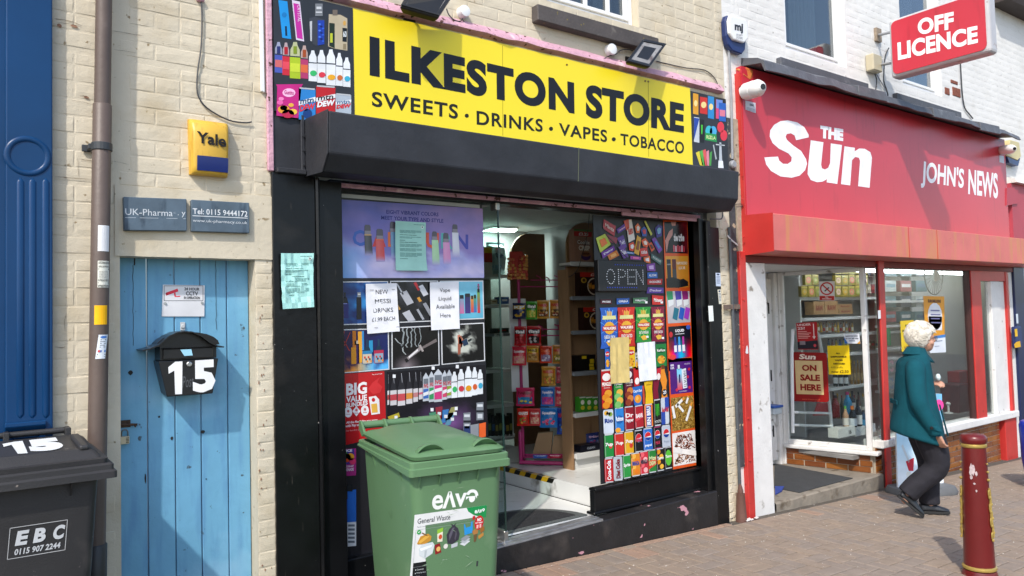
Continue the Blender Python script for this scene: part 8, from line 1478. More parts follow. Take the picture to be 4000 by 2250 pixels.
hi2 = [T(x+Wd/2, y+Ln/2, zc-.004) for x, y in roundrect(Wd-.012, Ln-.012, .02)]
m.rings([in_lo, out_lo, mid_, mid2, hi2, [T(x+Wd/2, y+Ln/2, zc) for x, y in roundrect(Wd-.020, Ln-.020, .02)], in_hi], cap=False); m.build('collar', grn, gb, smooth=True, sharp=35)
for k in range(5): x = .05+.095*k; m = MB(); m.prism([T(x, .026, .968), T(x, .004, .962), T(x, .030, .905)], T(.006, 0, 0)-T(0, 0, 0)); m.build('rib', grn, gb)
for y in (.18, .38, .58): m = MB(); m.prism([T(.026, y, .992), T(.006, y, .984), T(.030, y, .89)], T(0, .008, 0)-T(0, 0, 0)); m.build('rib', grn, gb)
sf_ = MB(); rr = random.Random(8)
for k in range(26):      # scratches and scuffs on the two faces in view
    if k % 2: y, z = rr.uniform(.1, .7), rr.uniform(.2, .85); h = .024+.05*(.965-z)/.9*.9; q = lambda a, b: T(h-.0012, y+a, z+b)
    else: x, z = rr.uniform(.06, .30), rr.uniform(.5, .9); h = .0255+.048*(.965-z)/.9; q = lambda a, b: T(x+a, h-.0012, z+b)
    l, an, wd = rr.uniform(.012, .055), rr.uniform(-.9, .9), rr.uniform(.0008, .0022)
    sf_.add([q(0, 0), q(l*math.cos(an)*.5, l*math.sin(an)*.5+wd), q(l*math.cos(an), l*math.sin(an)), q(l*math.cos(an)*.5, l*math.sin(an)*.5-wd)], [(0, 1, 2, 3)])
tag(sf_.build('scuff', M('pale_scuff', (.24, .34, .22), .7), gb), kind='stuff')
# lid: domed, with two grips at the front and the hinge tube at the back
m = MB(); LR = []
for ins, z, r in ((.006, zc+.004, .05), (.0, zc+.020, .05), (.012, zc+.032, .06), (.05, zc+.040, .07), (.10, zc+.062, .07), (.16, zc+.072, .06), (.22, zc+.074, .02)):
    LR.append([T(Wd/2+x, Ln/2-.01+y, z+.022*max(0, (y+Ln/2)/Ln-.25)) for x, y in roundrect(Wd-.035-2*ins, Ln-.03-2*ins, min(r, .2*(Wd-.03-2*ins)+.004))])
m.rings(LR); m.build('lid', grn, gb, smooth=True, sharp=38)
for gx in (.115, .385):
    m = MB()
    R = []
    for t in np.linspace(-1, 1, 9):
        h = .030*(1-abs(t)**2.2); d = .05*(1-.35*t*t); yb = .055
        R.append([T(gx+.062*t, yb+d, zc+.036), T(gx+.062*t, yb+d*.55, zc+.040+h*.85), T(gx+.062*t, yb-.01, zc+.040+h), T(gx+.062*t, yb-.022, zc+.036+h), T(gx+.062*t, yb-.010, zc+.034+h*.78), T(gx+.062*t, yb+.012, zc+.030)])
    m.rings(R); m.build('grip', grn, gb, smooth=True, sharp=50)
m = MB(); zh = zc+.068; m.tube([T(.03, Ln+.02, zh), T(Wd-.03, Ln+.02, zh)], .020, 14)
for x in (.03, .16, .31, Wd-.03): m.prism([T(x-.006, Ln+.036, zh-.02), T(x-.006, Ln-.02, zh-.055), T(x-.006, Ln-.07, zh-.035), T(x-.006, Ln+.0, zh+.026), T(x-.006, Ln+.03, zh+.024)], T(.012, 0, 0)-T(0, 0, 0))
m.build('handle', grn, gb, bevel=.002)
m = MB(); 
for x in (.03, Wd-.075): m.lathe(T(x+.022, Ln-.09, g0+.10), [(.10, -.022), (.10, .022)], 18, 'x')
m.build('wheel', M('black_rubber', (.02, .02, .02), .8), gb)
# front print
f0, f1 = T(0, .0372, .90), T(0, .080, g0+.04); nvf = np.cross(T(1, 0, 0)-T(0, 0, 0), f0-f1); nvf /= np.linalg.norm(nvf); nvf = nvf if nvf @ (CAM-f0) > 0 else -nvf
PF = lambda fr, x, y: atpl(fr, x, y, f0+nvf*.0012, nvf)
p = Pr(PF, nvf); b1 = 'b1'
word(p, b1, 'eʌvə', (756, 722), (1158, 690), (750, 876), (1150, 826), '#e4e6e2', .02, lay=1, res=5, spacing=.95)
sq = ((600, 917), (1228, 830), (1172, 1540), (545, 1640)); m_ = p.tile(b1, *sq); p.rect(m_, 0, 0, 1, 1, '#dcdcda', 1)
p.uv(m_, [(.71, .0), (.74, .05), (.82, .10), (.92, .135), (1, .15), (1, 0)], '#1e8a4a', 2); p.text(m_, 'eʌvə', .83, .035, .975, .085, '#eef2ee', 3, bold=.03)
p.text(m_, 'General Waste', .045, .05, .49, .115, '#4a4e52', 2, bold=.01); p.text(m_, 'Please recycle as much of the material you have to minimise General Waste', .045, .145, .80, .165, '#8a8e90', 2)
p.rect(m_, .03, .185, .97, .188, '#9a9ea0', 2); p.rect(m_, .03, .185, .034, .58, '#9a9ea0', 2); p.rect(m_, .966, .185, .97, .58, '#9a9ea0', 2)
p.disc(m_, .905, .205, .065, .088, '#c22026', 3, 20); p.text(m_, 'NO', .875, .145, .935, .185, '#f2e8e6', 4, bold=.05); p.text(m_, 'BATTERIES', .855, .195, .955, .212, '#f2e8e6', 4, bold=.03); p.rect(m_, .872, .228, .9, .272, '#e8b0ac', 4); p.rect(m_, .915, .222, .94, .268, '#e8b0ac', 4); p.disc(m_, .825, .135, .022, .026, '#b82a2c', 3)
p.disc(m_, .075, .215, .028, .028, '#2a9a48', 4); p.uv(m_, [(.06, .213), (.073, .225), (.094, .203), (.09, .199), (.073, .216), (.064, .208)], '#eef6ee', 5)
p.uv(m_, [(.06, .35), (.10, .27), (.2, .25), (.25, .29), (.24, .34), (.17, .37), (.07, .365)], '#c08a34', 3); p.uv(m_, [(.08, .33), (.19, .26), (.22, .29), (.1, .36)], '#dba848', 4); p.uv(m_, [(.11, .235), (.19, .28), (.2, .27), (.12, .225)], '#7a5a3a', 4)
p.uv(m_, [(.09, .42), (.13, .37), (.27, .36), (.3, .40), (.28, .5), (.18, .55), (.1, .5)], '#c9cfd0', 3); p.uv(m_, [(.1, .42), (.27, .39), (.26, .42), (.12, .45)], '#e6eaea', 4); p.uv(m_, [(.17, .45), (.2, .45), (.19, .53), (.17, .53)], '#aeb6b8', 4); p.uv(m_, [(.3, .40), (.37, .385), (.40, .50), (.32, .52)], '#8a1c22', 4); p.disc(m_, .355, .455, .028, .03, '#e0b468', 5)
p.uv(m_, [(.32, .22), (.4, .2), (.405, .37), (.34, .37)], '#8ab83a', 3); p.uv(m_, [(.325, .27), (.40, .25), (.405, .37), (.335, .37)], '#e2dcc4', 4); p.disc(m_, .37, .31, .024, .03, '#c8502a', 5)
p.uv(m_, [(.47, .37), (.455, .3), (.49, .23), (.525, .20), (.50, .165), (.545, .19), (.58, .165), (.565, .20), (.61, .235), (.64, .31), (.63, .38), (.55, .42), (.48, .41)], '#38353f', 3); p.uv(m_, [(.49, .3), (.53, .22), (.56, .22), (.52, .33), (.5, .38)], '#5d5966', 4); p.uv(m_, [(.58, .26), (.6, .3), (.585, .38), (.57, .36)], '#55515c', 4)
p.uv(m_, [(.69, .20), (.705, .195), (.72, .245), (.79, .235), (.79, .18), (.81, .175), (.825, .315), (.71, .335)], '#2c8fd0', 3)
for k in range(3): p.uv(m_, [(.65, .375+.03*k), (.73, .335+.03*k), (.80, .355+.03*k), (.72, .405+.03*k)], ('#d2d4d6', '#b4b8bc', '#8d9297')[2-k], 5-k)
p.uv(m_, [(.81, .3), (.87, .27), (.90, .30), (.9, .335), (.84, .345)], '#a87440', 3); p.uv(m_, [(.92, .27), (.985, .255), (.99, .31), (.94, .34)], '#96622e', 4); p.uv(m_, [(.905, .365), (.98, .33), (.985, .37), (.92, .41)], '#b8823e', 4); p.uv(m_, [(.84, .35), (.895, .34), (.88, .43), (.85, .435)], '#6a5236', 4)
p.disc(m_, .455, .435, .03, .03, '#d9d4cc', 4); p.uv(m_, [(.53, .425), (.62, .405), (.62, .455), (.535, .47)], '#b8bcc0', 4)
p.rect(m_, .03, .585, .97, .80, '#1a1b1d', 2); p.rect(m_, .03, .635, .97, .638, '#8a8e90', 3); p.text(m_, 'GENERAL WASTE', .42, .597, .62, .622, '#e4e6e6', 3, bold=.03)
for k, ls in enumerate((('Ceramics', 'Polystyrene', 'Rags'), ('Cartons', 'Cellophane', 'Crisp packets'), ('Dirty foil', 'Tissues', 'Hand towels'), ('Dirty paper', 'Food waste', 'Composites'))):
    for j, s in enumerate(ls): p.text(m_, s, .085+.22*k, .66+.042*j, .085+.22*k+.011*len(s), .68+.042*j, '#c4c8c8', 3); p.disc(m_, .068+.22*k, .672+.042*j, .007, .006, '#d8dcdc', 3, 6)
p.rect(m_, .90, .655, .95, .755, '#dcdedd', 3); p.rect(m_, .912, .675, .938, .74, '#3a3c3e', 4); p.text(m_, 'T. 0115 940 3111', .56, .83, .80, .855, '#2a2c2e', 2, bold=.03); p.text(m_, 'recycle for England', .36, .90, .58, .92, '#3a3c3e', 2, bold=.02); p.disc(m_, .33, .91, .02, .018, '#3a3c3e', 2)
p.build('poster', prv, gb)
# ---- dark grey bin at the left
gry = M('dark_grey_bin_plastic', (.030, .029, .030), .5, var=.2, vs=4, bump=.12, bs=140, dirt=[('#6d6660', 3.2, .57, .17, 7, .5), ('#8a8078', 24, .72, .05)], spots=('#aaa49c', 120, .80, .01))
zk = 1.05; fc = aty('c6', 1025, 585, -.64); kR = fc[0]; yF = -.64
TB = LF((kR-.58, yF, 0), (1, 0)); g1 = gz(.2); W2, L2 = .58, .555
bb = thing('wheelie_bin', 'dark grey wheelie bin with a white number 15 on its lid, beside the drainpipe', 'wheelie bin', TB(W2/2, L2/2, g1))
zl0 = Z('c6', 1025, 588, yF); zl1 = Z('c6', 1025, 460, yF)
m = MB(); br_ = lambda z, ins, r=.035: ringl(TB, W2/2, L2/2, W2-2*ins, L2-2*ins, r, z)
m.rings([br_(g1+.02, .125), br_(g1+.05, .118), br_(.5, .090), br_(zl0-.03, .060), br_(zl0+.005, .056)]); m.build('body', gry, bb, smooth=True, sharp=35)
m = MB(); zm = (zl0+zl1)/2
m.rings([br_(zl0, .03, .02), br_(zl0, .0, .015), br_(zm-.004, .0, .015), br_(zm+.004, .010, .015), br_(zl1-.006, .010, .015), br_(zl1, .018, .015), br_(zl1, .05, .015)], cap=False); m.build('collar', gry, bb, smooth=True, sharp=30)
m = MB(); zr0 = zl1; bk_ = aty('c6', 700, 205, -.14)
hb = bk_[2]; 
def lidz(y): return zr0+.055+(hb-zr0-.055)*y/(L2-.06)
lr = []
for ins, z, r in ((.03, 0, .02), (.028, .018, .02)): lr.append(ringl(TB, W2/2, L2/2, W2-2*ins, L2-2*ins, r, zr0+z))
lr.append(ringl(TB, W2/2, L2/2, W2-.10, L2-.09, .02, zr0+.022)); 
lr.append([TB(W2/2+x, L2/2+.01+y, lidz(y+L2/2)-.012) for x, y in roundrect(W2-.13, L2-.12, .02)]); lr.append([TB(W2/2+x, L2/2+.01+y, lidz(y+L2/2)) for x, y in roundrect(W2-.17, L2-.15, .02)])
m.rings(lr); m.build('lid', gry, bb, smooth=True, sharp=28)
m = MB(); x0b = W2-.085
m.prism([TB(x0b-.04, .075, lidz(.075)-.006), TB(x0b-.04, .40, lidz(.40)-.006), TB(x0b-.04, .40, lidz(.4)+.016), TB(x0b-.04, .075, lidz(.075)+.016)], TB(.035, 0, 0)-TB(0, 0, 0)); m.build('lid_rib', gry, bb, bevel=.008, seg=2)
m = MB(); m.tube([TB(.06, L2+.02, hb+.012), TB(W2-.12, L2+.02, hb+.012)], .014, 10)
for x in (.22, .45): m.box(*sorted((TB(x, 0, 0)[0], TB(x+.022, 0, 0)[0])), TB(0, L2-.04, 0)[1], TB(0, L2+.03, 0)[1], hb-.01, hb+.028)
m.build('handle', gry, bb, bevel=.003)
for x in (.10, .42): m = MB(); m.prism([TB(x, .058, zl0-.004), TB(x, .012, zl0-.004), TB(x, .062, zl0-.06)], TB(.006, 0, 0)-TB(0, 0, 0)); m.build('rib', gry, bb)
m = MB(); m.lathe(TB(W2-.13, L2-.02, g1+.10), [(.10, -.025), (.10, .025)], 18, 'x'); m.lathe(TB(.12, L2-.02, g1+.10), [(.10, -.025), (.10, .025)], 18, 'x'); m.build('wheel', MATS['black_rubber'], bb)
# number on the lid and council panel on the front
l0, l1, l2 = TB(.1, .1, lidz(.09)), TB(.4, .1, lidz(.09)), TB(.1, .4, lidz(.39)); nl = np.cross(l1-l0, l2-l0); nl /= np.linalg.norm(nl); nl = nl if nl[2] > 0 else -nl
p = Pr(lambda fr, x, y: atpl(fr, x, y, l0+nl*.0015, nl), nl)
m_ = p.tile('c6', (18, 292), (196, 274), (242, 382), (62, 392)); p.uv(m_, [(.0, .10), (.62, .0), (1.0, .0), (1.0, 1.), (.52, 1.), (.40, .24), (.0, .36)], '#e9ecec', 1)
m_ = p.tile('c6', (228, 270), (500, 242), (572, 345), (270, 372)); p.text(m_, '5', 0, 0, 1, 1, '#e9ecec', 1, bold=.09, res=6); p.build('number', prv, bb)
fb0, fb1 = TB(0, .058, zl0-.02), TB(0, .118, g1+.05); nb = np.cross(TB(1, 0, 0)-TB(0, 0, 0), fb0-fb1); nb /= np.linalg.norm(nb); nb = nb if nb @ (CAM-fb0) > 0 else -nb
p = Pr(lambda fr, x, y: atpl(fr, x, y, fb0+nb*.0015, nb), nb); q = ((85, 1030), (590, 955), (568, 1222), (60, 1308)); m_ = p.tile('c6', *q)
for r in ((0, 0, 1, .022), (0, .978, 1, 1), (0, 0, .012, 1), (.988, 0, 1, 1)): p.rect(m_, *r, '#b4b4b4', 1)
for s, u0, u1 in (('E', .11, .31), ('B', .415, .62), ('C', .745, .94)): p.text(m_, s, u0, .14, u1, .60, '#c4c6c8', 2, bold=.05, slant=.03, res=4)
p.text(m_, '0115 907 2244', .11, .70, .90, .90, '#c0c2c4', 2, bold=.03, slant=.01); p.build('lettering', prv, bb)
# ---- bollard
bol = thing('bollard', 'dark red iron bollard with gold rings and gold scrollwork on the pavement', 'bollard', (5.28, -1.83, gz(5.28)))
bred = M('dark_red_gloss', (.125, .010, .010), .3, var=.1, vs=6, bump=.05, bs=60, dirt=('#7a4a40', 7, .70, .03), spots=('#cdb9b4', 22, .775, .012))
gold = M('gold_paint', (.52, .37, .10), .38, .55, var=.15, vs=20)
bx_, by_ = X('c5', 182, 910, -1.83), -1.83; zb = gz(5.26); ztop = Z('c5', 182, 898, by_)
sc_ = lambda y: Z('c5', 182, y, by_)
rB = rpx('c5', 86, (bx_, by_, ztop))
rT = rpx('c5', 76, (bx_, by_, ztop))
z_b2 = float(aty('b3', 2210, 1205, by_)[2]); rL = rpx('b3', 124, (bx_, by_, .1))
m = MB(); H = ztop
m.lathe((bx_, by_, 0), [(rB*.80, H), (rB*.93, H-.010), (rB, H-.022), (rB*.98, H-.045), (rB*.86, H-.060)], 32); m.build('cap', bred, bol, smooth=True, sharp=50)
m = MB(); m.lathe((bx_, by_, 0), [(rT*.98, H-.062), (rT, H-.10), (rL*.93, z_b2+.03), (rL*.94, z_b2)], 32); m.build('shaft', bred, bol, smooth=True)
for name, zr, r in (('ring', H-.068, rB*.93), ('ring', z_b2, rL*1.0)): m = MB(); m.lathe((bx_, by_, 0), [(r*.92, zr+.014), (r*1.02, zr+.008), (r*1.04, zr), (r*1.02, zr-.008), (r*.92, zr-.014)], 32); m.build(name, gold, bol, smooth=True)
m = MB(); m.lathe((bx_, by_, 0), [(rL*.98, z_b2-.016), (rL*1.10, z_b2-.05), (rL*1.16, z_b2-.10), (rL*1.16, zb-.05)], 32); m.build('base', bred, bol, smooth=True, sharp=50)
camd = math.atan2(CAM[1]-by_, CAM[0]-bx_)
def scroll(ang, flip):
    m = MB()
    def on(a, z, lift=.004): r = rT+(rL-rT)*(H-.1-z)/(H-.1-z_b2)*.95; return np.array((bx_+(r+lift)*math.cos(ang+a*flip), by_+(r+lift)*math.sin(ang+a*flip), z))
    zt, zb_ = H-.33, z_b2+.20
    m.tube([on(.05*math.sin(9*t), zt+(zb_-zt)*t) for t in np.linspace(0, 1, 26)], .007, 6)
    for k in range(7):
        z = zt+(zb_-zt)*(k+.5)/7; s = 1 if k % 2 else -1
        m.tube([on(s*(.02+.20*(1-math.cos(u))/2*math.exp(-u*.12)), z-.02+.034*math.sin(u)*math.exp(-u*.1)) for u in np.linspace(0, 5.2, 14)], [(.0085-.004*i/13)*.75 for i in range(14)], 6)
        v = on(s*.10, z-.035, .006); m.sphere(v, (.008, .008, .011), 7, 5)
    for k in range(3): v = on(0, zt+.05+.05*k, .004); m.sphere(v, .010-.002*k, 7, 5)
    m.build('scrollwork', gold, bol, smooth=True)
m = MB(); rr = random.Random(3)
def onb(a, z): r = rT+(rL-rT)*(H-.1-z)/(H-.1-z_b2)*.96+.0018; return (bx_+r*math.cos(a), by_+r*math.sin(a), z)
for (da, zz, ra, rz) in ((.55, H-.215, .26, .045), (.25, H-.235, .10, .018), (.42, H-.30, .10, .008), (.30, H-.345, .07, .010), (.62, H-.26, .12, .02)):
    m.add([onb(camd-.0-da+.35+ra*math.cos(t)*rr.uniform(.55, 1.1)*-1, zz+rz*math.sin(t)*rr.uniform(.55, 1.1)) for t in np.linspace(0, 6.28, 17)[:-1]], [list(range(16))])
tag(m.build('paint_splash', M('chalky_splash', (.50, .40, .40), .85, var=.25, vs=60), bol), kind='stuff')
scroll(camd+1.15, 1); scroll(camd-1.45, -1); scroll(camd+math.pi, 1)
# ---- pavement sign behind the lady
ax, ay = 7.62, -.42; zg = gz(ax)
Tn = np.array((RT[0], RT[1], 0)); Tn /= np.linalg.norm(Tn); Tn = np.array((.93, -.36, 0)); Nn = np.array((Tn[1], -Tn[0], 0))
pc = np.array((ax, ay, 0)); PA = lambda fr, x, y: atpl(fr, x, y, pc+np.array((0, 0, zg)), Nn if Nn @ (CAM-pc) > 0 else -Nn)
nA = Nn if Nn @ (CAM-pc) > 0 else -Nn
ps = thing('pavement_sign', 'white and blue pavement sign with ice cream pictures standing behind the lady', 'pavement sign', (ax, ay, zg))
q = [PA('c2', 268, 385), PA('c2', 845, 385), PA('c2', 838, 965), PA('c2', 278, 965)]
zt_ = Z('c2', 830, 30, ay); q[0] = q[0]+np.array((0, 0, .46)); q[1] = q[1]+np.array((0, 0, .46))
m = MB(); m.prism(q, -nA*.02); m.build('board', M('white_sign_board', (.72, .74, .76), .35), ps, bevel=.003)
p = Pr(PA, nA); m_ = lambda u, v: (q[0]*(1-u)+q[1]*u)*(1-v)+(q[3]*(1-u)+q[2]*u)*v
p.grid(m_, 6, 10, lambda u, v: sl(mixc(hx('#7ab8dc'), hx('#e4ecf2'), max(0, min(1, v*1.4-.25)))), 0)
p.text(m_, 'YUMMY', .06, .30, .96, .40, '#d8452c', 2, bold=.05); p.uv(m_, [(.09, .56), (.13, .54), (.27, .72), (.24, .74)], '#b8c4cc', 2); p.uv(m_, [(.18, .72), (.36, .68), (.34, .82), (.24, .82)], '#b82a3c', 2); p.disc(m_, .24, .86, .06, .035, '#d8dcd8', 2)
for k in range(6): p.uv(m_, [(.82+.03*(k % 2), .72+.02*k), (.98, .55+.03*k), (.99, .62+.03*k), (.86, .78+.02*k)], ('#e0902c', '#e8e0d8', '#c86a24')[k % 3], 2)
p.disc(m_, .93, .12, .1, .06, '#e84a9c', 2); p.build('picture', prv, ps)
m = MB(); bq_ = [PA('c2', 262, 880), PA('c2', 866, 980)]
cB = (q[2]+q[3])/2; cB = np.array((cB[0], cB[1], zg)); L_ = .62; R = []
for (lx, ly, z) in ((1.0, 1.0, 0.), (1.02, 1.04, .03), (.96, .94, .075), (.84, .8, .08)): R.append([cB+Tn*x+nA*y+np.array((0, 0, z)) for x, y in roundrect(L_*lx, .34*ly, .08)])
m.rings(R); m.build('base', M('grey_recycled_plastic', (.13, .135, .14), .7, var=.2, bump=.2), ps, smooth=True, sharp=40)
# ---- blue object at the far right edge of the view
m = MB(); v = aty('c5', 548, 1000, -.9); zg = gz(v[0]); m.lathe((v[0]+RT[0]*.205, -.9+RT[1]*.205, zg), [(.16, 0), (.20, .25), (.215, .62), (.20, .66), (.18, .67)], 24); tag(m.build('litter_bin', M('bright_blue_plastic', (.01, .03, .42), .35), None, smooth=True, sharp=50), 'bright blue rounded bin just entering the right edge of the photo', 'litter bin')
# ================================================================== the lady walking past
HD = -.86; PX_, PY_ = 6.60, -.86; PZ_ = gz(6.6)
ch, sh = math.cos(HD), math.sin(HD)
def L(x, y, z):
    x *= .87
    return (PX_+x*ch-y*sh, PY_+x*sh+y*ch, PZ_+z)
def ell(c, rx, ry, n=16, tilt=0., ph=0.):
    return [L(c[0]+rx*math.cos(2*math.pi*i/n), c[1]+ry*math.sin(2*math.pi*i/n), c[2]+tilt*math.cos(2*math.pi*i/n)*rx) for i in range(n)]
def limb(m, pts, n=12):
    P_ = [np.array(p[:3]) for p in pts]; S_, R_ = [], []
    for i in range(len(P_)-1):
        a, b, c_, d = P_[max(i-1, 0)], P_[i], P_[i+1], P_[min(i+2, len(P_)-1)]
        for t in (0, .25, .5, .75): S_.append(.5*((2*b)+(-a+c_)*t+(2*a-5*b+4*c_-d)*t*t+(-a+3*b-3*c_+d)*t**3)); R_.append(pts[i][3]*(1-t)+pts[i+1][3]*t)
    S_.append(P_[-1]); R_.append(pts[-1][3]); m.tube([L(*s) for s in S_], R_, n)
def soften(o, vox, it=4, fac=.5):
    r = o.modifiers.new('remesh', 'REMESH'); r.mode = 'VOXEL'; r.voxel_size = vox; r.use_smooth_shade = True
    s = o.modifiers.new('smooth', 'SMOOTH'); s.factor = fac; s.iterations = it
skin = M('aged_skin', (.50, .265, .18), .5, var=.12, vs=30, bump=.25, bs=160, dist=.003)
wool = M('teal_wool', (.0055, .072, .096), .95, var=.14, vs=9, bump=.45, bs=420, fine=(26, .9), spec=.2, dist=.004)
trou = M('charcoal_trousers', (.020, .019, .025), .8, var=.25, vs=14, bump=.5, bs=18, fine=(300, .2), spec=.3, dist=.014)
lea = M('black_shoe_leather', (.016, .019, .024), .38, var=.2, vs=20, bump=.15, bs=90); sole = M('black_shoe_sole', (.02, .02, .02), .8)
hairm = M('white_hair', (.70, .66, .58), .75, var=.16, vs=26, bump=.5, bs=90, fine=(260, .5), dist=.004, dirt=('#b7ae9e', 22, .56, .15, 6, .6))
HC = (.050, 0, 1.505)
b = MB()
# head: skull, face, jaw, nose, ears, neck (tilted forward)
def blob(c, r, n=16, k=12):
    R_ = []
    for i in range(1, k):
        t = math.pi*i/k; R_.append(ell((c[0], c[1], c[2]-r[2]*math.cos(t)), r[0]*math.sin(t), r[1]*math.sin(t), n))
    b.rings(R_)
blob((.048, 0, 1.520), (.098, .074, .100)); blob((.082, 0, 1.462), (.066, .060, .074)); blob((.100, 0, 1.424), (.036, .036, .034)); blob((.150, 0, 1.478), (.017, .012, .015), 10, 8); blob((.142, 0, 1.500), (.012, .009, .022), 10, 8)
blob((.128, 0, 1.445), (.018, .024, .008), 10, 8); blob((.126, .03, 1.513), (.02, .016, .008), 10, 8); blob((.126, -.03, 1.513), (.02, .016, .008), 10, 8); blob((.11, -.045, 1.462), (.026, .018, .022), 10, 8); blob((.11, .045, 1.462), (.026, .018, .022), 10, 8)
for s in (-1, 1): blob((.040, s*.078, 1.474), (.017, .010, .031), 10, 8); blob((.046, s*.080, 1.452), (.009, .008, .013), 8, 6)
limb(b, [(-.03, 0, 1.30, .062), (.0, 0, 1.37, .056), (.03, 0, 1.44, .054)])
# torso and limbs under the clothes
limb(b, [(0, 0, .80, .14), (-.02, 0, 1.0, .14), (-.045, 0, 1.2, .13), (-.04, 0, 1.31, .07)])
for s in (1, -1): limb(b, [(-.06, s*.10, 1.27, .05), (-.09, s*.17, 1.25, .045), (-.08 if s < 0 else 0, s*.235, 1.02, .036), (.05 if s < 0 else .13, -.235 if s < 0 else .13, .74 if s < 0 else 1.09, .026)])
limb(b, [(0, .09, .82, .085), (.07, .09, .46, .055), (.07, .09, .20, .04), (.075, .09, .07, .033), (.12, .09, .04, .03)]); limb(b, [(0, -.09, .82, .085), (.085, -.09, .45, .055), (-.10, -.09, .28, .04), (-.20, -.09, .18, .033), (-.19, -.09, .13, .03)])
# hands: palm, four unequal fingers and a thumb
def hand(w_, d, nrm, s, curl):
    w_ = np.array(w_); d = np.array(d)/np.linalg.norm(d); nrm = np.array(nrm)/np.linalg.norm(nrm); a = np.cross(d, nrm)*s
    for k in range(4): q = w_+d*.015+a*(-.026+.0175*k); e = w_+d*.082+a*(-.030+.020*k); limb(b, [(*q, .014), (*(q*.5+e*.5), .0135), (*e, .0105)], 8)
    for k, ln in enumerate((.060, .070, .066, .052)):
        q = w_+d*.078+a*(-.030+.020*k); p1 = q+(d*math.cos(curl)+nrm*math.sin(curl))*ln*.42; p2 = p1+(d*math.cos(2.1*curl)+nrm*math.sin(2.1*curl))*ln*.34; p3 = p2+(d*math.cos(3*curl)+nrm*math.sin(3*curl))*ln*.26
        limb(b, [(*q, .0092), (*p1, .0088), (*p2, .0080), (*p3, .0062)], 8)
    q = w_+d*.025-a*.030; t1 = q+(d*.6-a*.6+nrm*.3)*.040; t2 = t1+(d*.8+a*.05+nrm*.55)*.032; limb(b, [(*(w_+d*.01-a*.012), .013), (*q, .0115), (*t1, .0100), (*t2, .0072)], 8)
hand((.058, -.236, .715), (.42, .0, -.9), (.75, .55, .35), 1, .42); hand((.135, .125, 1.09), (.55, -.72, .28), (.5, -.1, -.7), -1, .55)
person = b.build('person', skin, None); soften(person, .0042, 3, .4)
tag(person, 'white haired person in a teal coat and black trousers walking past the newsagent', 'person')
# coat
c = MB(); R_ = []
for (x, z, rx, ry, tl) in ((-.012, 1.415, .075, .078, .25), (-.018, 1.385, .088, .100, .2), (-.030, 1.345, .112, .160, .12), (-.040, 1.29, .138, .192, .05), (-.046, 1.20, .158, .200, 0), (-.048, 1.08, .172, .202, 0), (-.046, .96, .186, .214, 0), (-.042, .84, .212, .234, -.05), (-.038, .72, .236, .250, -.22), (-.034, .665, .246, .256, -.26), (-.034, .650, .236, .246, -.26)): R_.append(ell((x, 0, z), rx, ry, 28, tl))
c.rings(R_)
limb(c, [(-.065, -.13, 1.285, .068), (-.085, -.185, 1.235, .076), (-.092, -.225, 1.08, .072), (-.080, -.245, .97, .070), (-.02, -.250, .85, .062), (.034, -.245, .755, .056), (.048, -.242, .725, .053)], 14)
limb(c, [(-.065, .13, 1.285, .068), (-.07, .19, 1.235, .074), (-.02, .25, 1.06, .066), (.04, .235, 1.02, .062), (.10, .16, 1.07, .055)], 14)
coat = c.build('coat', wool, person); soften(coat, .0095, 5, .5)
c = MB(); Rn = []      # turned-down collar
for k in range(25):
    t = math.pi*2*(k/24)*.94+math.pi*.06; cs, sn = math.cos(t), math.sin(t)
    fr_ = .045*max(0, cs)**2
    Rn.append([L(-.005+.070*cs, .072*sn, 1.432-.06*max(0, cs)), L(-.008+.084*cs, .086*sn, 1.430-.06*max(0, cs)), L(-.020+(.118+fr_)*cs, .128*sn, 1.372-.075*max(0, cs)), L(-.018+(.112+fr_)*cs, .122*sn, 1.362-.075*max(0, cs))])
c.rings(Rn); c.build('collar', wool, coat, smooth=True, sharp=50)
c = MB(); c.prism([L(-.232, -.11, .985), L(-.238, .08, .985), L(-.238, .08, .945), L(-.232, -.11, .945)], tuple(np.array(L(-.012, 0, 0))-np.array(L(0, 0, 0)))); c.build('back_tab', wool, coat, bevel=.004)
c = MB(); R_ = []
for z, o in ((.800, 0), (.796, .006), (.760, .006), (.756, 0)):
    x = .012+(.80-z)*.55; R_.append([L(x+(.058+o)*math.cos(t), -.247+(.058+o)*math.sin(t), z-.2*(.058)*math.cos(t)) for t in np.linspace(0, 2*math.pi, 17)[:-1]])
c.rings(R_, cap=False); c.build('cuff_strap', wool, coat, smooth=True, sharp=60)
btn = M('black_button', (.012, .012, .013), .25); c = MB(); v = np.array(L(-.01, -.312, .785)); vv = np.array(L(-.01, -.318, .785)); c.tube([v, vv], .013, 12); c.build('button', btn, coat, bevel=.002)
c = MB(); c.prism([L(.10, -.19, .96), L(.108, -.185, .96), L(.178, -.15, .70), L(.170, -.155, .70)], tuple(np.array(L(.006, -.012, 0))-np.array(L(0, 0, 0)))); c.build('pocket_welt', wool, coat)
# trousers, with slack folds
c = MB(); R_ = []
for (x, z, rx, ry) in ((-.02, .90, .15, .18), (-.01, .80, .155, .185), (0, .74, .13, .17)): R_.append(ell((x, 0, z), rx, ry, 20))
c.rings(R_)
limb(c, [(.0, .075, .80, .115), (.035, .085, .64, .112), (.075, .09, .46, .090), (.075, .09, .30, .082), (.070, .09, .16, .080), (.068, .09, .085, .082)], 14)
limb(c, [(.0, -.075, .80, .118), (.06, -.088, .62, .116), (.095, -.09, .485, .098), (.070, -.09, .405, .094), (-.02, -.09, .335, .088), (-.10, -.09, .275, .086), (-.185, -.09, .195, .084)], 14)
tr = c.build('trousers', trou, person); soften(tr, .011, 3, .5)
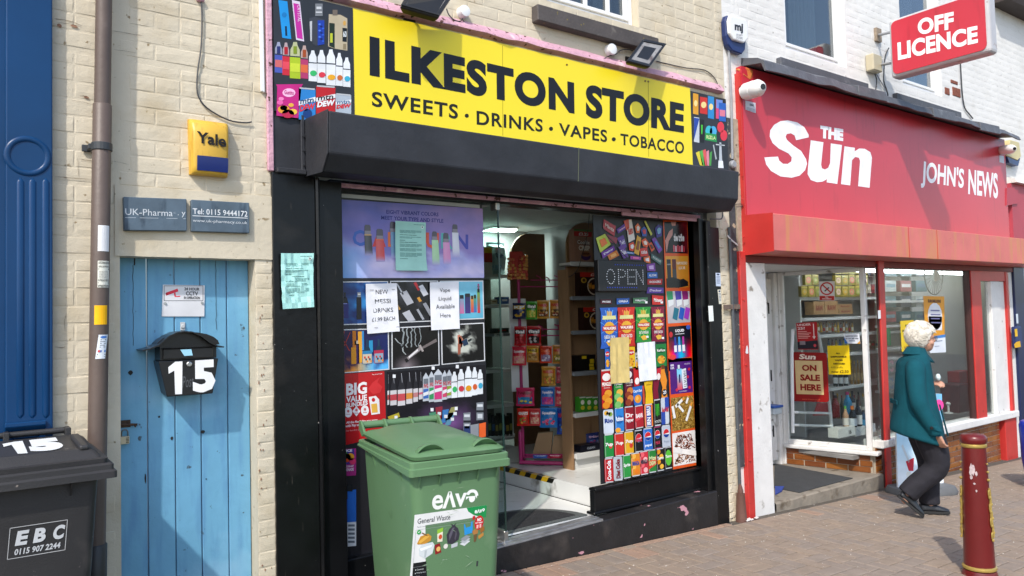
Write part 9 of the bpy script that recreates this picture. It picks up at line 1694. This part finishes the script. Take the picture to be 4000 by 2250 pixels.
# shoes
def shoe(toe, heel, y, ang_up):
    t, h_ = np.array((toe[0], y, toe[1])), np.array((heel[0], y, heel[1])); d = (t-h_)/np.linalg.norm(t-h_); up = np.array((-d[2], 0, d[0])); ln = np.linalg.norm(t-h_)
    def Sx(s, w_, z): q = h_+d*s*ln+up*z+np.array((0, w_, 0)); return L(*q)
    prof = [(.0, .024), (.04, .034), (.16, .038), (.35, .037), (.55, .043), (.75, .046), (.90, .040), (.97, .028), (1.0, .015)]
    so = MB(); so.rings([[Sx(s, w_, .0) for s, w_ in prof]+[Sx(s, -w_, .0) for s, w_ in prof[::-1]], [Sx(s, w_*1.03, .022) for s, w_ in prof]+[Sx(s, -w_*1.03, .022) for s, w_ in prof[::-1]]]); 
    up_ = MB(); R_ = []
    for s, w_, h in ((.0, .024, .075), (.06, .033, .085), (.18, .037, .088), (.34, .037, .092), (.46, .039, .088), (.58, .041, .074), (.72, .043, .060), (.86, .040, .050), (.95, .030, .042), (.99, .018, .032)):
        R_.append([Sx(s, w_, .020), Sx(s, w_*1.02, .020+(h-.02)*.35), Sx(s, w_*.84, .020+(h-.02)*.75), Sx(s, w_*.45, h), Sx(s, -w_*.45, h), Sx(s, -w_*.84, .020+(h-.02)*.75), Sx(s, -w_*1.02, .020+(h-.02)*.35), Sx(s, -w_, .020)])
    up_.rings(R_); o = up_.build('shoe', lea, person, smooth=True, sharp=70); o.modifiers.new('s', 'SUBSURF').levels = 1; o.modifiers['s'].render_levels = 2
    so.build('sole', sole, o, bevel=.003); la = MB()
    for k in range(3): la.tube([Sx(.44+.06*k, -.024, .088-.006*k), Sx(.45+.06*k, 0, .098-.007*k), Sx(.44+.06*k, .024, .088-.006*k)], .0028, 5)
    la.tube([Sx(.42, 0, .096), Sx(.40, -.03, .085), Sx(.47, -.042, .07)], .0026, 5); la.tube([Sx(.42, 0, .096), Sx(.44, .03, .085), Sx(.5, .03, .078)], .0026, 5); la.build('lace', btn, o)
shoe((.245, .002), (-.030, .002), .09, 0); shoe((-.055, .006), (-.270, .175), -.09, 0)
# hair: soft white waves, short at the nape
m = MB(); NV, NU = 44, 64; R_ = []
for i in range(1, NV):
    t = math.pi*i/NV; ring = []
    for j in range(NU):
        a = 2*math.pi*j/NU; dx, dy, dz = math.sin(t)*math.cos(a), math.sin(t)*math.sin(a), -math.cos(t)
        n1 = mnoise.noise(Vector((dx*3.2, dy*3.2, dz*3.2+4)))*.012+math.sin(8*dz+7*dx+4*mnoise.noise(Vector((dx*2, dy*2, dz*2))))*.0040+mnoise.noise(Vector((dx*7, dy*7, dz*7)))*.006
        front = max(0, dx); r = np.array((.136*dx, .112*dy, .120*dz))*(1+n1/.11)
        p_ = np.array((.026, 0, 1.527))+r
        if dx > .30 and dz < .25: p_[0] -= (dx-.30)*.125*min(1, (.25-dz)*1.6)     # leave the face free
        if dz < -.6 and dx > .1: p_[2] += (-.6-dz)*.10
        ring.append(L(*p_))
    R_.append(ring)
m.rings(R_); hair = m.build('hair', hairm, person, smooth=True, sharp=180)
m = MB(); rr = random.Random(5)
for _ in range(1500):     # fine loose ends that break up the outline
    t, a = math.acos(rr.uniform(-.8, .99)), rr.uniform(0, 2*math.pi); nn = np.array((math.sin(t)*math.cos(a), math.sin(t)*math.sin(a), math.cos(t)))
    if nn[0] > .30 and nn[2] < .30: continue
    q = np.array((.026, 0, 1.527))+nn*np.array((.134, .110, .118)); tg = np.cross(nn, (.0+rr.uniform(-.5, .5), 1, rr.uniform(-.5, .5))); tg /= np.linalg.norm(tg)+1e-6; tg = tg*(1 if nn[0] < 0 else rr.choice((-1, 1))); l = rr.uniform(.014, .030)
    m.tube([L(*(q-nn*.003)), L(*(q+tg*l*.6+nn*.0055)), L(*(q+tg*l*1.2+nn*rr.uniform(-.002, .008)))], [.0022, .0019, .0006], 4, cap=False)
tag(m.build('strand', hairm, hair, smooth=True, sharp=180), kind='stuff')
# glasses
m = MB(); gf = M('glasses_frame', (.10, .08, .08), .3)
for s in (-1, 1):
    m.tube([L(.160+.004*math.sin(t), s*.032+.024*math.cos(t), 1.496+.020*math.sin(t)) for t in np.linspace(0, 2*math.pi, 15)], .0022, 5); m.tube([L(.158, s*.056, 1.502), L(.11, s*.076, 1.500), L(.04, s*.080, 1.494)], .002, 5)
m.tube([L(.163, -.009, 1.500), L(.166, 0, 1.503), L(.163, .009, 1.500)], .002, 5); gl = m.build('glasses', gf, person, smooth=True)
m = MB()
for s in (-1, 1): m.poly([L(.161, s*.032+.023*math.cos(t), 1.496+.019*math.sin(t)) for t in np.linspace(0, 2*math.pi, 13)[:-1]])
m.build('lens', MATS['door_glass'], gl)
# what she holds against her chest
m = MB(); v = L(.185, .045, 1.165); m.sphere(v, (.022, .020, .030), 10, 8); tag(m.build('paper_tissue', M('crumpled_tissue', (.62, .72, .74), .8, bump=.8, bs=60), None, smooth=True), 'pale crumpled tissue held in the left hand of the walking lady', 'tissue')
